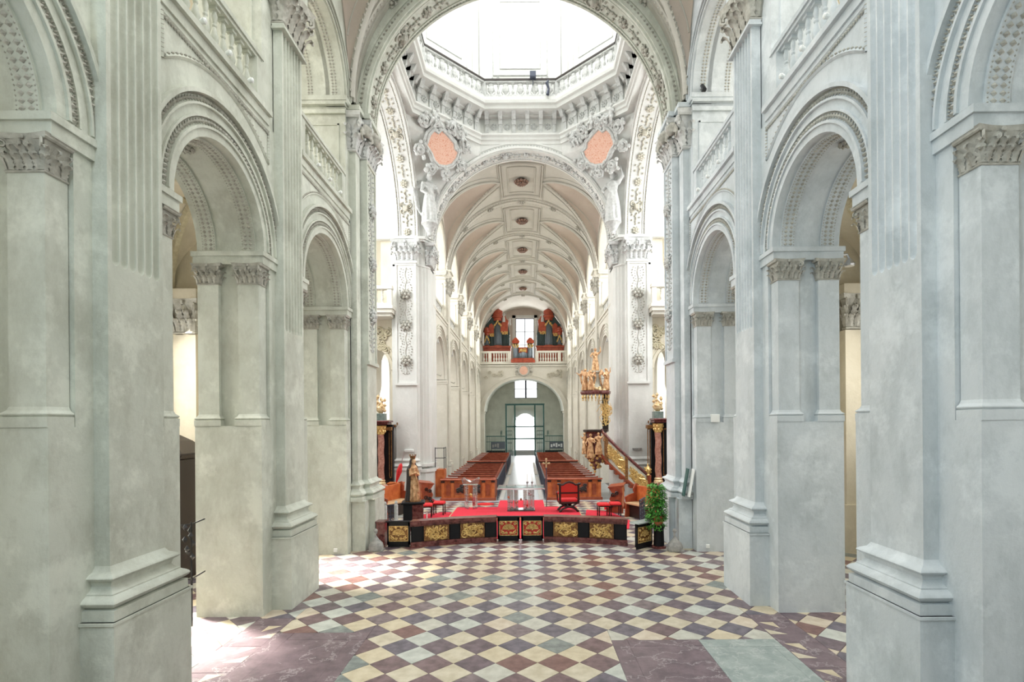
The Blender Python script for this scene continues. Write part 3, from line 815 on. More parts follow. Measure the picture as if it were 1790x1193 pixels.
# far crossing piers: pilaster with garland facing the chancel, stepped corner, capital on the nave side
for s in (-1, 1):
    m = MB(s)
    m.prism([(4.62, 23.62), (5.75, 23.62), (5.75, 25.6), (4.12, 25.6), (4.12, 24.2), (4.2, 24.1), (4.2, 24.0), (4.3, 23.96), (4.3, 23.86), (4.42, 23.82), (4.42, 23.72), (4.55, 23.7)], 'z', 0, 15.0)
    o = put('pier_crossing_far_%s' % side(s), m, 'stucco_white'); struct(o, 'crossing pier of white plaster at the nave end')
    sh = MB(s); sh.box(4.64, 5.56, 23.48, 23.65, 1.8, 10.4)
    po = put('pilaster', sh, 'stucco_white', o)
    pd = MB(s); pd.box(4.5, 5.7, 23.36, 23.65, 0, 1.3); put('pedestal', pd, 'stucco_white', po)
    bs = MB(); base_rings(bs, -0.46, 0.46, 0, 0.17, 1.3, ATTIC); bs.xf(Matrix.Translation((s * 5.1, 23.48, 0))); put('base_moulding', bs, 'stucco_white', po, smooth=35)
    # moulding steps run down the corner and along the nave reveal
    st = MB(s)
    st.prism([(4.28, 23.5), (4.62, 23.5), (4.62, 25.0), (4.0, 25.0), (4.0, 23.9)], 'z', 0, 1.3)
    st.prism([(4.22, 23.44), (4.62, 23.44), (4.62, 25.0), (3.94, 25.0), (3.94, 23.86)], 'z', 1.2, 1.34)
    st.prism([(4.28, 23.52), (4.62, 23.52), (4.62, 25.0), (4.02, 25.0), (4.02, 23.92)], 'z', 1.44, 1.56)
    put('corner_base', st, 'stucco_white', o)
    rel = MB(); rnd = random.Random(5)
    garland(rel, s * 5.1, 23.48, (0, -1, 0), (1, 0, 0), 5.5, 10.2, [6.1, 7.65, 9.3 - 0.3], 0.22, rnd)
    put('carved_garland', rel, 'ornament', po)
    fr = MB(s); fr.box(4.64, 4.72, 23.44, 23.48, 5.1, 10.4); fr.box(5.48, 5.56, 23.44, 23.48, 5.1, 10.4); fr.box(4.58, 5.62, 23.40, 23.5, 5.02, 5.12); fr.box(4.72, 5.48, 23.44, 23.48, 10.3, 10.4)
    put('panel_frame', fr, 'stucco_white', po)
    nk = MB(s); nk.box(4.58, 5.62, 23.40, 23.5, 10.38, 10.46); put('astragal', nk, 'stucco_white', po)
    put('capital', CAP_WHITE, None, po, (s * 5.1, 23.48, 10.46))
    put('capital', CAP_WHITE, None, o, (s * 4.06, 24.3, 10.4), (0, 0, -s * pi / 2))
    en = MB(s)
    for e, za, zb in ((0.0, 10.3, 10.38), (0.1, 11.38, 11.46), (0.18, 11.46, 11.58)):
        en.prism([(4.62, 23.62 - e), (5.7, 23.62 - e), (5.7, 25), (4.12 - e, 25), (4.12 - e, 24.2), (4.2 - e, 23.96), (4.42 - e, 23.7 - e)], 'z', za, zb)
    put('entablature', en, 'stucco_white', o)
# pendentives
for s in (-1, 1):
    for far in (1, -1):
        m = MB()
        N = 26; rows = []
        Ry, yb = (4.0, 23.74) if far > 0 else (RA, 15.32)
        for i in range(N + 1):
            c0 = 1 - (1 - 0.44) * (i / N) ** 1.3
            a = math.acos(c0)
            p = Vector((s * (Ry + 0.12) * cos(a), yb, ZA + (Ry + 0.12) * sin(a)))
            q = Vector((s * 4.56, CR_C + far * (RA + 0.12) * cos(a), ZA + (RA + 0.12) * sin(a)))
            row = []
            for k in range(9):
                t = k / 8; w = p.lerp(q, t)
                out = Vector((s, far, 0)).normalized() * (0.12 * sin(pi * t) * (i / N))
                row.append(tuple(w + out))
            rows.append(row)
        tp = [Vector(x) for x in rows[-1]]
        rows.append([(v.x, v.y, 15.85) for v in tp])
        m.grid(rows)
        o = put('pendentive', m, 'stucco_white', smooth=60); struct(o, 'white plaster pendentive under the dome ring')
# flat spandrels over the arch crowns
m = MB()
n = 24
pts = [(-1.95, 15.9)] + [(-(4.1) * cos(pi * (0.335 + 0.33 * i / n)), ZA + 4.1 * sin(pi * (0.335 + 0.33 * i / n))) for i in range(n + 1)] + [(1.95, 15.9)]
m.prism(pts, 'y', 23.74, 23.9)
struct(put('wall_over_nave_arch', m, 'stucco_white'), 'white wall strip over the nave arch crown')
for s in (-1, 1):
    m = MB(s); m.prism([(CR_C + u, z) for u, z in [(-1.95, 15.9)] + [(-(4.2) * cos(pi * (0.335 + 0.33 * i / n)), ZA + 4.2 * sin(pi * (0.335 + 0.33 * i / n))) for i in range(n + 1)] + [(1.95, 15.9)]], 'x', 4.55, 4.8)
    struct(put('wall_over_transept_arch_%s' % side(s), m, 'stucco_white'), 'white wall strip over the transept arch crown')

OCT = 4.36
def octv(r, k):            # vertex k of an octagon with inradius r, sides facing the axes
    R = r / cos(pi / 8); a = pi / 8 + k * pi / 4
    return (R * cos(a), CR_C + R * sin(a))
def oct_ring(mb, prof):    # closed profile of (inradius, z)
    rings = []
    for k in range(9):
        rings.append([(*octv(r, k % 8), z) for r, z in prof])
    mb.loft(rings, cap=False)
m = MB()
oct_ring(m, [(OCT, 15.7), (OCT - 0.1, 15.7), (OCT - 0.1, 15.85), (OCT - 0.16, 15.88), (OCT - 0.16, 16.0), (OCT - 0.24, 16.05), (OCT - 0.24, 16.12), (OCT - 0.05, 16.16),
             (OCT - 0.05, 16.85), (OCT - 0.2, 16.88), (OCT - 0.2, 16.95), (OCT - 0.58, 17.0), (OCT - 0.60, 17.15), (OCT - 0.68, 17.2), (OCT - 0.7, 17.32), (OCT - 0.62, 17.36),
             (OCT - 0.62, 17.5), (OCT + 0.4, 17.5), (OCT + 0.4, 15.7)])
ring = put('dome_cornice', m, 'stucco_white'); struct(ring, 'octagonal white cornice ring under the dome')
for k in range(8):         # modillions and frieze rosettes on each side
    if k in (5,): pass
    p, q = Vector((*octv(OCT - 0.05, k), 0)), Vector((*octv(OCT - 0.05, (k + 1) % 8), 0))
    mid = (p + q) / 2; nrm = (Vector((0, CR_C, 0)) - mid).normalized(); tg = (q - p).normalized()
    c = MB(); L = (q - p).length
    for i in range(6):
        t = (i + 0.5) / 6 - 0.5
        w = mid + tg * (t * L)
        for z0, z1, d, hw in ((16.2, 16.6, 0.08, 0.07), (16.55, 16.9, 0.2, 0.09), (16.72, 17.0, 0.42, 0.09)):
            a = w - tg * hw; b2 = w + tg * hw; e = nrm * d
            c.add([(a.x, a.y, z0), (b2.x, b2.y, z0), (b2.x + e.x * .6, b2.y + e.y * .6, z0), (a.x + e.x * .6, a.y + e.y * .6, z0),
                   (a.x, a.y, z1), (b2.x, b2.y, z1), (b2.x + e.x, b2.y + e.y, z1), (a.x + e.x, a.y + e.y, z1)],
                  [(0, 3, 2, 1), (4, 5, 6, 7), (0, 1, 5, 4), (1, 2, 6, 5), (2, 3, 7, 6), (3, 0, 4, 7)])
        for i2 in range(1):
            f = mid + tg * ((i / 6 - 0.5) * L) + Vector((0, 0, 16.48))
            if i > 0: rosette(c, f, nrm, tg, Vector((0, 0, 1)), 0.17, 8)
    put('frieze_ornament', c, 'ornament_white', ring)
# drum
m = MB()
oct_ring(m, [(OCT + 0.15, 17.5), (OCT + 0.15, 25.6), (OCT + 0.6, 25.6), (OCT + 0.6, 17.5)])
for k in range(8):
    p, q = Vector((*octv(OCT + 0.15, k), 0)), Vector((*octv(OCT + 0.15, (k + 1) % 8), 0))
    mid = (p + q) / 2; nrm = (Vector((0, CR_C, 0)) - mid).normalized(); tg = (q - p).normalized(); L = (q - p).length
    for t in (-0.44, 0.44):
        a = mid + tg * (t * L - 0.16); b2 = mid + tg * (t * L + 0.16); e = nrm * 0.08
        m.add([(*a.xy, 17.5), (*b2.xy, 17.5), (*(b2 + e).xy, 17.5), (*(a + e).xy, 17.5), (*a.xy, 25.5), (*b2.xy, 25.5), (*(b2 + e).xy, 25.5), (*(a + e).xy, 25.5)],
              [(0, 1, 5, 4), (1, 2, 6, 5), (2, 3, 7, 6), (3, 0, 4, 7)])
dr = put('wall_drum', m, 'stucco_white'); struct(dr, 'white octagonal drum of the dome')
c = MB()
for k in range(8):
    p, q = Vector((*octv(OCT + 0.15, k), 0)), Vector((*octv(OCT + 0.15, (k + 1) % 8), 0))
    mid = (p + q) / 2; nrm = (Vector((0, CR_C, 0)) - mid).normalized(); tg = (q - p).normalized()
    up = Vector((0, 0, 1))
    for hw, z0, z1, r in ((1.2, 18.9, 22.5, 0.035), (0.9, 19.2, 22.2, 0.025)):
        P = [mid + tg * sx * hw + up * z + nrm * 0.01 for sx, z in ((-1, z0), (1, z0), (1, z1), (-1, z1), (-1, z0))]
        c.tube(P, r, 4, cap=False)
    for sx in (-1, 1): scrollwork(c, mid + tg * sx * 1.1 + up * 18.7 + nrm * 0.01, tg, up, nrm, 0.6, 0.4, random.Random(k), 4, 0.02)
put('drum_panel', c, 'ornament_white', dr)

# ================================================================ aisles, transepts, west end
def wall_with_windows(name, s, x, y0, y1, z0, z1, wins, mat, label, th=0.35):
    """wall in the y-z plane at x (outwards), with rectangular/arched window openings (yc, half, za, zb)"""
    m = MB(s); wins = sorted(wins); y = y0
    zs_ = sorted(set([z0, z1]))
    cols = []
    for yc in sorted(set(w[0] for w in wins)):
        ws = sorted([w for w in wins if w[0] == yc], key=lambda w: w[2])
        h = ws[0][1]
        m.box(x, x + th, y, yc - h, z0, z1)
        z = z0
        for (_, hh, za, zb) in ws:
            m.box(x, x + th, yc - h, yc + h, z, za)
            n = 12; r = h
            m.prism([(yc - h, zb)] + [(yc - r * cos(pi * i / n), zb - r + r * sin(pi * i / n)) for i in range(n + 1)] + [(yc + h, zb)], 'x', x, x + th)
            z = zb
        m.box(x, x + th, yc - h, yc + h, z, z1)
        y = yc + h
    m.box(x, x + th, y, y1, z0, z1)
    o = put(name, m, mat); struct(o, label)
    return o
for s in (-1, 1):
    cm = 'stucco_cream'
    w1 = [(yb, 0.8, 2.6, 6.8) for yb in (4.0, 8.1, 12.3)] + [(yb, 0.8, 9.6, 12.6) for yb in (4.0, 8.1, 12.3)]
    wall_with_windows('wall_aisle_%s' % side(s), s, 9.0, 0.5, 14.2, 0, 14, w1, cm, 'outer wall of the chancel aisle')
    w2 = [(NV_Y0 + NV_B * (k + 0.5), 0.9, 3.6, 7.6) for k in range(5)] + [(NV_Y0 + NV_B * (k + 0.5), 1.0, 9.5, 13.2) for k in range(5)]
    wall_with_windows('wall_nave_aisle_%s' % side(s), s, 8.4, 24.3, 52.0, 0, 14.5, w2, 'stucco_nave', 'outer wall of the nave aisle')
    m = MB(s); m.box(5.3, 9.0, 0.5, 13.7, 8.45, 8.65); m.box(5.3, 8.4, 24.3, 52, 8.45, 8.65); m.box(4.6, 9.0, 0.5, 14.5, 14.6, 14.9); m.box(4.6, 8.4, 24.3, 52, 15.2, 15.5)
    struct(put('floor_gallery_%s' % side(s), m, cm), 'gallery floor above the aisle')
    # end wall of the chancel aisle with corner pilaster and vault ribs
    m = MB(s); m.box(5.9, 9.0, 13.75, 15.3, 0, 15); e = put('wall_aisle_end_%s' % side(s), m, cm); struct(e, 'end wall of the chancel aisle')
    for xm in (8.45, 6.3):
        p = MB(s); p.box(xm - 0.28, xm + 0.28, 13.45, 13.8, 0, 5.6); p.box(xm - 0.36, xm + 0.36, 13.37, 13.8, 0, 1.2)
        p.box(xm - 0.34, xm + 0.34, 13.38, 13.8, 6.5, 6.75); p.box(xm + 0.28, xm + 0.42, 13.55, 13.8, 1.2, 6.5)
        po = put('pilaster', p, cm, e)
        put('capital', CAP_NAVE, None, po, (s * xm, 13.45, 5.62), scale=(0.7, 0.7, 0.92))
    # aisle groin vault (one bay mesh per chancel bay), carved ribs
    v = MB(s); r_ = MB(s)
    for (ya, yb) in ((1.94, 6.07), (6.07, 10.2), (10.2, 13.75)):
        N = 20; xa, xb = 5.55, 9.0; zs_ = 6.6; H = 1.75; rows = []
        for i in range(N + 1):
            row = []
            for j in range(N + 1):
                u = -1 + 2 * i / N; w = -1 + 2 * j / N
                z = zs_ + H * max(sqrt(max(0, 1 - u * u)), sqrt(max(0, 1 - w * w)))
                row.append((xa + (xb - xa) * i / N, ya + (yb - ya) * j / N, z))
            rows.append(row)
        v.grid(rows)
        for d in (1, -1):
            P = []
            for i in range(21):
                u = -1 + 2 * i / 20
                P.append((xa + (xb - xa) * (u + 1) / 2, ya + (yb - ya) * (d * u + 1) / 2, zs_ + H * sqrt(max(0, 1 - u * u)) - 0.03))
            r_.tube(P, 0.09, 5)
        r_.arc((xa + xb) / 2, zs_, [(1.70, ya - 0.22), (1.70, ya + 0.22), (1.6, ya + 0.22), (1.6, ya - 0.22)], 'y', n=20)
    vo = put('ceiling_aisle_%s' % side(s), v, cm, smooth=60); struct(vo, 'cream groin vault of the chancel aisle')
    put('vault_rib', r_, 'ornament_gold', vo, smooth=40)
    # transept arm
    m = MB(s)
    m.box(5.5, 10.0, 15.0, 15.3, 0, 15)
    w3 = [(19.45, 2.0, 4.5, 13.6)]
    o = wall_with_windows('wall_transept_%s' % side(s), s, 9.6, 15.0, 24.0, 0, 16.2, w3, 'stucco_white', 'outer wall of the transept with tall window')
    put('side_wall', m, 'stucco_white', o)
    bar = MB(s); bar.arc(CR_C, ZA, [(RA + 0.05, 5.5), (RA + 0.05, 9.7), (RA + 0.3, 9.7), (RA + 0.3, 5.5)], 'x', n=30); put('transept_vault', bar, 'stucco_white', o, smooth=40)
    for xr in (6.6, 8.6):
        rb = MB(s); rb.arc(CR_C, ZA, [(RA + 0.06, xr - 0.2), (RA + 0.06, xr + 0.2), (RA - 0.06, xr + 0.12), (RA - 0.06, xr - 0.12)], 'x', n=30); put('vault_rib', rb, 'stucco_cream', o, smooth=40)
    # far transept wall: arch into the nave aisle, balcony above
    m = MB(s); n = 20; cx, R, zz = 7.0, 1.12, 5.75
    pts = [(5.7, 0), (5.7, 8.2), (9.6, 8.2), (9.6, 0), (cx + R, 0), (cx + R, zz)] + [(cx + R * cos(pi * i / n), zz + R * sin(pi * i / n)) for i in range(n + 1)] + [(cx - R, zz), (cx - R, 0)]
    m.prism(pts, 'y', 23.9, 24.3)
    m.box(5.7, 6.3, 23.9, 24.3, 8.2, 16); m.box(8.6, 9.6, 23.9, 24.3, 8.2, 16); m.box(6.3, 8.6, 23.9, 24.3, 12.6, 16)
    o = put('wall_transept_far_%s' % side(s), m, 'stucco_cream'); struct(o, 'far transept wall with arch under the balcony')
    t = MB(s)
    for r0, r1, pj in ((0, 0.12, 0.05), (0.25, 0.3, 0.04)): t.arc(cx, zz, [(R + r0, 23.9), (R + r0, 23.9 - pj), (R + r1, 23.9 - pj), (R + r1, 23.9)], 'y', n=24)
    put('arch_moulding', t, 'stucco_cream', o)
    t = MB(); scrollwork(t, (s * 6.15, 23.88, 7.1), (1, 0, 0), (0, 0, 1), (0, -1, 0), 0.9, 1.3, random.Random(9), 16, 0.035)
    put('carved_scrollwork', t, 'ornament_gold', o)

m = MB(); m.box(-9.3, 9.3, -2.6, -2.2, 0, 16)
struct(put('wall_apse_light_block', m, 'stucco'), 'unseen apse wall added to block light behind the camera')  # out of view; added to keep sky light from coming in behind the camera
# floor levels: grey nave pavement under the pews, base under the tiles
m = MB(); m.box(-9.6, 9.6, -2.6, 24.6, -0.3, -0.012); m.box(-8.4, 8.4, 24.6, 60, -0.3, -0.005)
FLOOR = put('floor', m, 'grout'); struct(FLOOR, 'chequered church floor of pale and purple tiles')
m = MB(); m.box(-4.45, 4.45, 22.6, 60, -0.02, 0.001)
put('nave_pavement', m, 'floor_grey', FLOOR)
# chequer tiles, laid diagonally
D = 0.5787; TX, TY = -0.0455, 7.086
SLABS = [(-3.87, -2.38, 3.0, 8.5), (1.38, 3.87, 3.0, 8.12), (-4.47, -3.87, 3.0, 9.15), (3.87, 4.47, 3.0, 9.15)]
def clip(poly, f):
    out = []
    for i in range(len(poly)):
        p, q = poly[i], poly[(i + 1) % len(poly)]; a, b = f(p), f(q)
        if a >= 0: out.append(p)
        if a * b < 0:
            t = a / (a - b); out.append((p[0] + (q[0] - p[0]) * t, p[1] + (q[1] - p[1]) * t))
    return out
def area(poly):
    return abs(sum(poly[i][0] * poly[(i + 1) % len(poly)][1] - poly[(i + 1) % len(poly)][0] * poly[i][1] for i in range(len(poly)))) / 2 if len(poly) > 2 else 0
def minus(poly, r):
    x0, x1, y0, y1 = r
    res = [clip(poly, lambda p: x0 - p[0]), clip(poly, lambda p: p[0] - x1)]
    mid = clip(clip(poly, lambda p: p[0] - x0), lambda p: x1 - p[0])
    res += [clip(mid, lambda p: p[1] - y1)] if mid else []
    return [p for p in res if area(p) > 0.004]
def tile_geo(mb, poly, z=0.0, g=0.005, h=0.012):
    c = (sum(p[0] for p in poly) / len(poly), sum(p[1] for p in poly) / len(poly)); n = len(poly)
    def sh(p, d):
        v = Vector((c[0] - p[0], c[1] - p[1])); L = max(v.length, 1e-6)
        return (p[0] + v.x / L * d, p[1] + v.y / L * d)
    a = [sh(p, g) for p in poly]; b2 = [sh(p, g + 0.004) for p in poly]
    vs = [(*p, z - h) for p in a] + [(*p, z - 0.003) for p in a] + [(*p, z) for p in b2]
    fs = [(i, (i + 1) % n, n + (i + 1) % n, n + i) for i in range(n)] + [(n + i, n + (i + 1) % n, 2 * n + (i + 1) % n, 2 * n + i) for i in range(n)] + [tuple(range(2 * n, 3 * n))]
    mb.add(vs, fs)
rnd = random.Random(11)
pieces = []
blocks = []
for s in (-1, 1):
    for ya, yb in CH_PIERS: blocks.append((min(s * 4.45, s * 5.6), max(s * 4.45, s * 5.6), ya, yb))
J0, J1 = int((4.6 - TY) / (D / 2)) - 1, int((24.4 - TY) / (D / 2)) + 1
for j in range(J0, J1):
    for i in range(-34, 35):
        if (i + j) % 2 == 0: continue
        cx, cy = TX + i * D / 2, TY + j * D / 2
        if abs(cx) > 9 or cy > 24.2 or cy < 4.8: continue
        if abs(cx) > 5.9 and not (14.9 < cy < 24) and cy < 6.0: continue
        dark = (i % 2 == 0)
        polys = [[(cx - D / 2, cy), (cx, cy - D / 2), (cx + D / 2, cy), (cx, cy + D / 2)]]
        for r in SLABS:
            polys = [q for p in polys for q in (minus(p, r) if not (max(a[0] for a in p) <= r[0] or min(a[0] for a in p) >= r[1] or min(a[1] for a in p) >= r[3]) else [p])]
        if any(b[0] + 0.3 < cx < b[1] - 0.3 and b[2] + 0.3 < cy < b[3] - 0.3 for b in blocks): continue
        for p in polys: pieces.append((dark, cx, cy, p, len(p) == 4 and abs(area(p) - D * D / 2) < 1e-4))
def vis(cx, cy):
    px = (cx - 0.1) * F_PX / cy + VPX
    xl = 918 - 4.55 * F_PX / cy
    inside = abs(cx) < 4.45 and 335 < px < 1490 and cy < 14.9
    edge = abs(cx) >= 4.45 and 335 < px < 1490 and cy < 9.3 and abs(cx) < 5.2
    return inside or edge
front = sorted([p for p in pieces if vis(p[1], p[2])], key=lambda p: p[2])
fset = set(id(p) for p in front[:296]); full_mesh = MB(); tile_geo(full_mesh, [(-D / 2, 0), (0, -D / 2), (D / 2, 0), (0, D / 2)])
base_tile = full_mesh.mesh('floor_tile'); tile_meshes = {}
def pick(dark):
    if dark: return rnd.choices(TILES_D, [6, 4, 4, 3, 1.6, 1.5])[0]
    return rnd.choices(TILES_L, [5, 3, 3, 2, 2])[0]
rest = {}
for p in pieces:
    dark, cx, cy, poly, full = p
    mt = pick(dark)
    if id(p) in fset:
        if full:
            me = tile_meshes.get(mt.name)
            if me is None:
                me = base_tile.copy(); me.materials.append(mt); tile_meshes[mt.name] = me
            put('floor_tile', me, None, FLOOR, (cx, cy, rnd.uniform(-0.0015, 0.0015)), (rnd.uniform(-0.004, 0.004), rnd.uniform(-0.004, 0.004), rnd.choice((0, pi / 2, pi))))
        else:
            g = MB(); tile_geo(g, poly); put('floor_tile', g, mt, FLOOR)
    else:
        tile_geo(rest.setdefault(mt.name, MB()), poly)
for k_, (nm, g) in enumerate(rest.items()):
    o = put('floor_tile_field', g, MATS[nm], FLOOR); o['kind'] = 'stuff'
# memorial slabs and their border strips set into the floor
def slab(x0, x1, y0, y1, mat, lab=None, z=0.0):
    g = MB(); tile_geo(g, [(x0, y0), (x1, y0), (x1, y1), (x0, y1)], z, 0.004)
    o = put('floor_slab', g, mat, FLOOR)
    return o
Y0s = 4.6
slab(-3.6, -2.62, Y0s, 8.23, 'slab_purple'); slab(-3.87, -3.6, Y0s, 8.5, 'slab_purple'); slab(-3.6, -2.38, 8.23, 8.5, 'slab_purple'); slab(-2.62, -2.38, Y0s, 8.23, 'slab_purple')
slab(1.62, 2.7, Y0s, 7.9, 'slab_purple'); slab(1.38, 1.62, Y0s, 8.12, 'slab_purple'); slab(1.62, 2.7, 7.9, 8.12, 'slab_purple')
slab(2.7, 3.72, Y0s, 7.85, 'slab_green'); slab(2.7, 3.87, 7.85, 8.12, 'slab_green'); slab(3.72, 3.87, Y0s, 7.85, 'slab_green')
for s in (-1, 1):          # border course along the arcade with cream triangles
    a, b_ = sorted((s * 3.87, s * 4.47))
    y = Y0s; k = 0
    for y in [4.6, 5.45, 6.3, 7.15, 8.0]:
        xm = s * 4.17
        g = MB(); tile_geo(g, [(a, y), (b_, y), (b_, y + 0.85), (a, y + 0.85)], -0.0005, 0.004); put('floor_slab', g, 'slab_purple', FLOOR)
        for (dy, sg) in ((0.30, 1), (0.55, -1)):
            xe = s * 3.88
            tri = [(xe, y + dy), (xe + s * 0.27, y + dy), (xe, y + dy + sg * 0.22)] if sg > 0 else [(xe + s * 0.04, y + dy + 0.25), (xe + s * 0.27, y + dy - 0.0), (xe + s * 0.27, y + dy + 0.25)]
            g = MB(); tile_geo(g, tri, 0.0015, 0.003); put('floor_tile', g, TILES_L[k % 2], FLOOR); k += 1
    g = MB(); tile_geo(g, [(a, 8.85), (b_, 8.85), (b_, 9.15), (a, 9.15)], 0, 0.004); put('floor_slab', g, 'slab_purple', FLOOR)

# ================================================================ helpers for carved figures
def remeshed(mb, voxel, name, mat=None):
    """fuse overlapping volumes into one continuous surface"""
    me = mb.mesh(name + '_src'); ob = bpy.data.objects.new('tmp', me); COL.objects.link(ob)
    md = ob.modifiers.new('r', 'REMESH'); md.mode = 'VOXEL'; md.voxel_size = voxel; md.use_smooth_shade = True
    sm = ob.modifiers.new('s', 'SMOOTH'); sm.factor = 0.5; sm.iterations = 2
    dg = bpy.context.evaluated_depsgraph_get()
    out = bpy.data.meshes.new_from_object(ob.evaluated_get(dg)); out.name = name
    bpy.data.objects.remove(ob); bpy.data.meshes.remove(me)
    for p in out.polygons: p.use_smooth = True
    out.materials.clear()
    if mat: out.materials.append(MATS[mat])
    return out
def robe(mb, h, w, folds, amp, lean=0.0, d=0.8, zt=0.62, ph=0.0, sway=0.0):
    rings = []
    for k in range(13):
        t = k / 12; z = h * zt * t
        r = w * (1.0 - 0.42 * t + 0.12 * sin(pi * t)); a = amp * (1 - t) ** 0.7
        rings.append([(r * (1 + a * cos(folds * q + ph + 2.2 * t)) * cos(q) + lean * t * h + sway * sin(pi * t), d * r * (1 + a * cos(folds * q + ph + 2.2 * t)) * sin(q), z) for q in [2 * pi * i / 40 for i in range(40)]])
    mb.loft(rings)
def figure(h, arms, wings=False, folds=9, seed=0, seated=False, child=False, name='figure', mat='ornament_white', voxel=None, extra=None):
    """draped figure facing -Y; arms: two lists of three points (shoulder, elbow, hand) as fractions of h"""
    m = MB(); rnd = random.Random(seed)
    w = 0.135 * h
    if child:
        m.blob((0, 0, 0.45 * h), 0.14 * h, 0.12 * h, 0.17 * h, 10, 8); m.blob((0, 0, 0.62 * h), 0.13 * h, 0.10 * h, 0.12 * h, 10, 8)
        for sx in (-1, 1):
            m.tube([(sx * 0.07 * h, 0, 0.40 * h), (sx * 0.13 * h, -0.13 * h, 0.27 * h), (sx * 0.12 * h, -0.05 * h, 0.08 * h), (sx * 0.13 * h, -0.13 * h, 0.02 * h)], [0.095 * h, 0.075 * h, 0.05 * h, 0.035 * h], 8)
    else:
        robe(m, h, w * 1.15, folds, 0.16, 0.0, 0.85, ph=seed)
        # torso, shoulders, girdle and mantle folds
        m.loft([[(0.105 * h * a * cos(q), 0.08 * h * a * sin(q), z * h) for q in [2 * pi * i / 16 for i in range(16)]] for z, a in ((0.55, 1.0), (0.62, 0.9), (0.7, 1.08), (0.78, 1.15), (0.82, 0.85), (0.845, 0.42), (0.88, 0.38))])
        for k in range(5):
            q = -0.9 + k * 0.42
            m.tube([(0.10 * h * sin(q) - 0.05 * h, -0.08 * h * cos(q), 0.74 * h - 0.03 * k * h), (0.0 + 0.02 * h, -0.115 * h, 0.55 * h - 0.03 * k * h), (0.11 * h, -0.05 * h, 0.42 * h - 0.03 * k * h)], 0.016 * h, 5)
    zh = 0.82 if child else 0.935
    rh = 0.105 if child else 0.066
    m.blob((0, -0.01 * h, zh * h), rh * h * 0.82, rh * h * 0.95, rh * h * 1.12, 12, 8)
    m.tube([(0, 0, (zh - 0.13) * h), (0, -0.005 * h, zh * h)], 0.036 * h, 8)
    m.octa((0, -0.01 * h - rh * h * 0.98, (zh - 0.01) * h), 0.012 * h, 0.02 * h, 0.022 * h)
    for k in range(9):                                        # curls of hair
        a = pi * k / 8
        m.blob((rh * h * 0.85 * cos(a), 0.025 * h, zh * h + rh * h * 0.8 * sin(a)), rh * h * 0.38, rh * h * 0.5, rh * h * 0.38, 6, 4)
    for pts in arms:
        P = [(x * h, y * h, z * h) for x, y, z in pts]
        m.tube(P, [0.045 * h, 0.036 * h, 0.024 * h], 8)
        m.blob(P[0], 0.055 * h, 0.05 * h, 0.055 * h, 8, 6)
        m.blob(P[2], 0.026 * h, 0.022 * h, 0.03 * h, 6, 5)
        for f in range(4):
            m.tube([P[2], (P[2][0] + (f - 1.5) * 0.011 * h, P[2][1] - 0.03 * h, P[2][2] + 0.02 * h)], 0.008 * h, 4)
    if wings:
        for sx in (-1, 1):
            for k in range(6):
                m.tube([(sx * 0.05 * h, 0.07 * h, 0.74 * h), (sx * (0.2 + 0.02 * k) * h, 0.13 * h, (0.95 - 0.05 * k) * h), (sx * (0.27 - 0.01 * k) * h, 0.13 * h, (0.78 - 0.09 * k) * h), (sx * (0.22 - 0.02 * k) * h, 0.12 * h, (0.6 - 0.09 * k) * h)],
                       [0.03 * h, 0.04 * h, 0.035 * h, 0.015 * h], 6)
    if extra: extra(m, h)
    return remeshed(m, voxel or h * 0.0135, name, mat)
A_DOWN = [[(-0.13, 0, 0.77), (-0.19, -0.04, 0.6), (-0.11, -0.13, 0.52)], [(0.13, 0, 0.77), (0.2, -0.03, 0.62), (0.12, -0.12, 0.68)]]
A_RAISE = [[(-0.13, 0, 0.77), (-0.22, -0.04, 0.66), (-0.14, -0.12, 0.58)], [(0.13, 0, 0.77), (0.23, -0.02, 0.86), (0.2, -0.06, 1.04)]]
A_OPEN = [[(-0.13, 0, 0.77), (-0.27, -0.06, 0.72), (-0.38, -0.1, 0.82)], [(0.13, 0, 0.77), (0.26, -0.05, 0.68), (0.36, -0.12, 0.7)]]
C_ARMS = [[(-0.11, 0, 0.66), (-0.22, -0.06, 0.62), (-0.3, -0.12, 0.72)], [(0.11, 0, 0.66), (0.2, -0.08, 0.56), (0.14, -0.18, 0.56)]]
PUTTO = figure(0.8, C_ARMS, child=True, name='putto', mat='ornament_white', voxel=0.02)

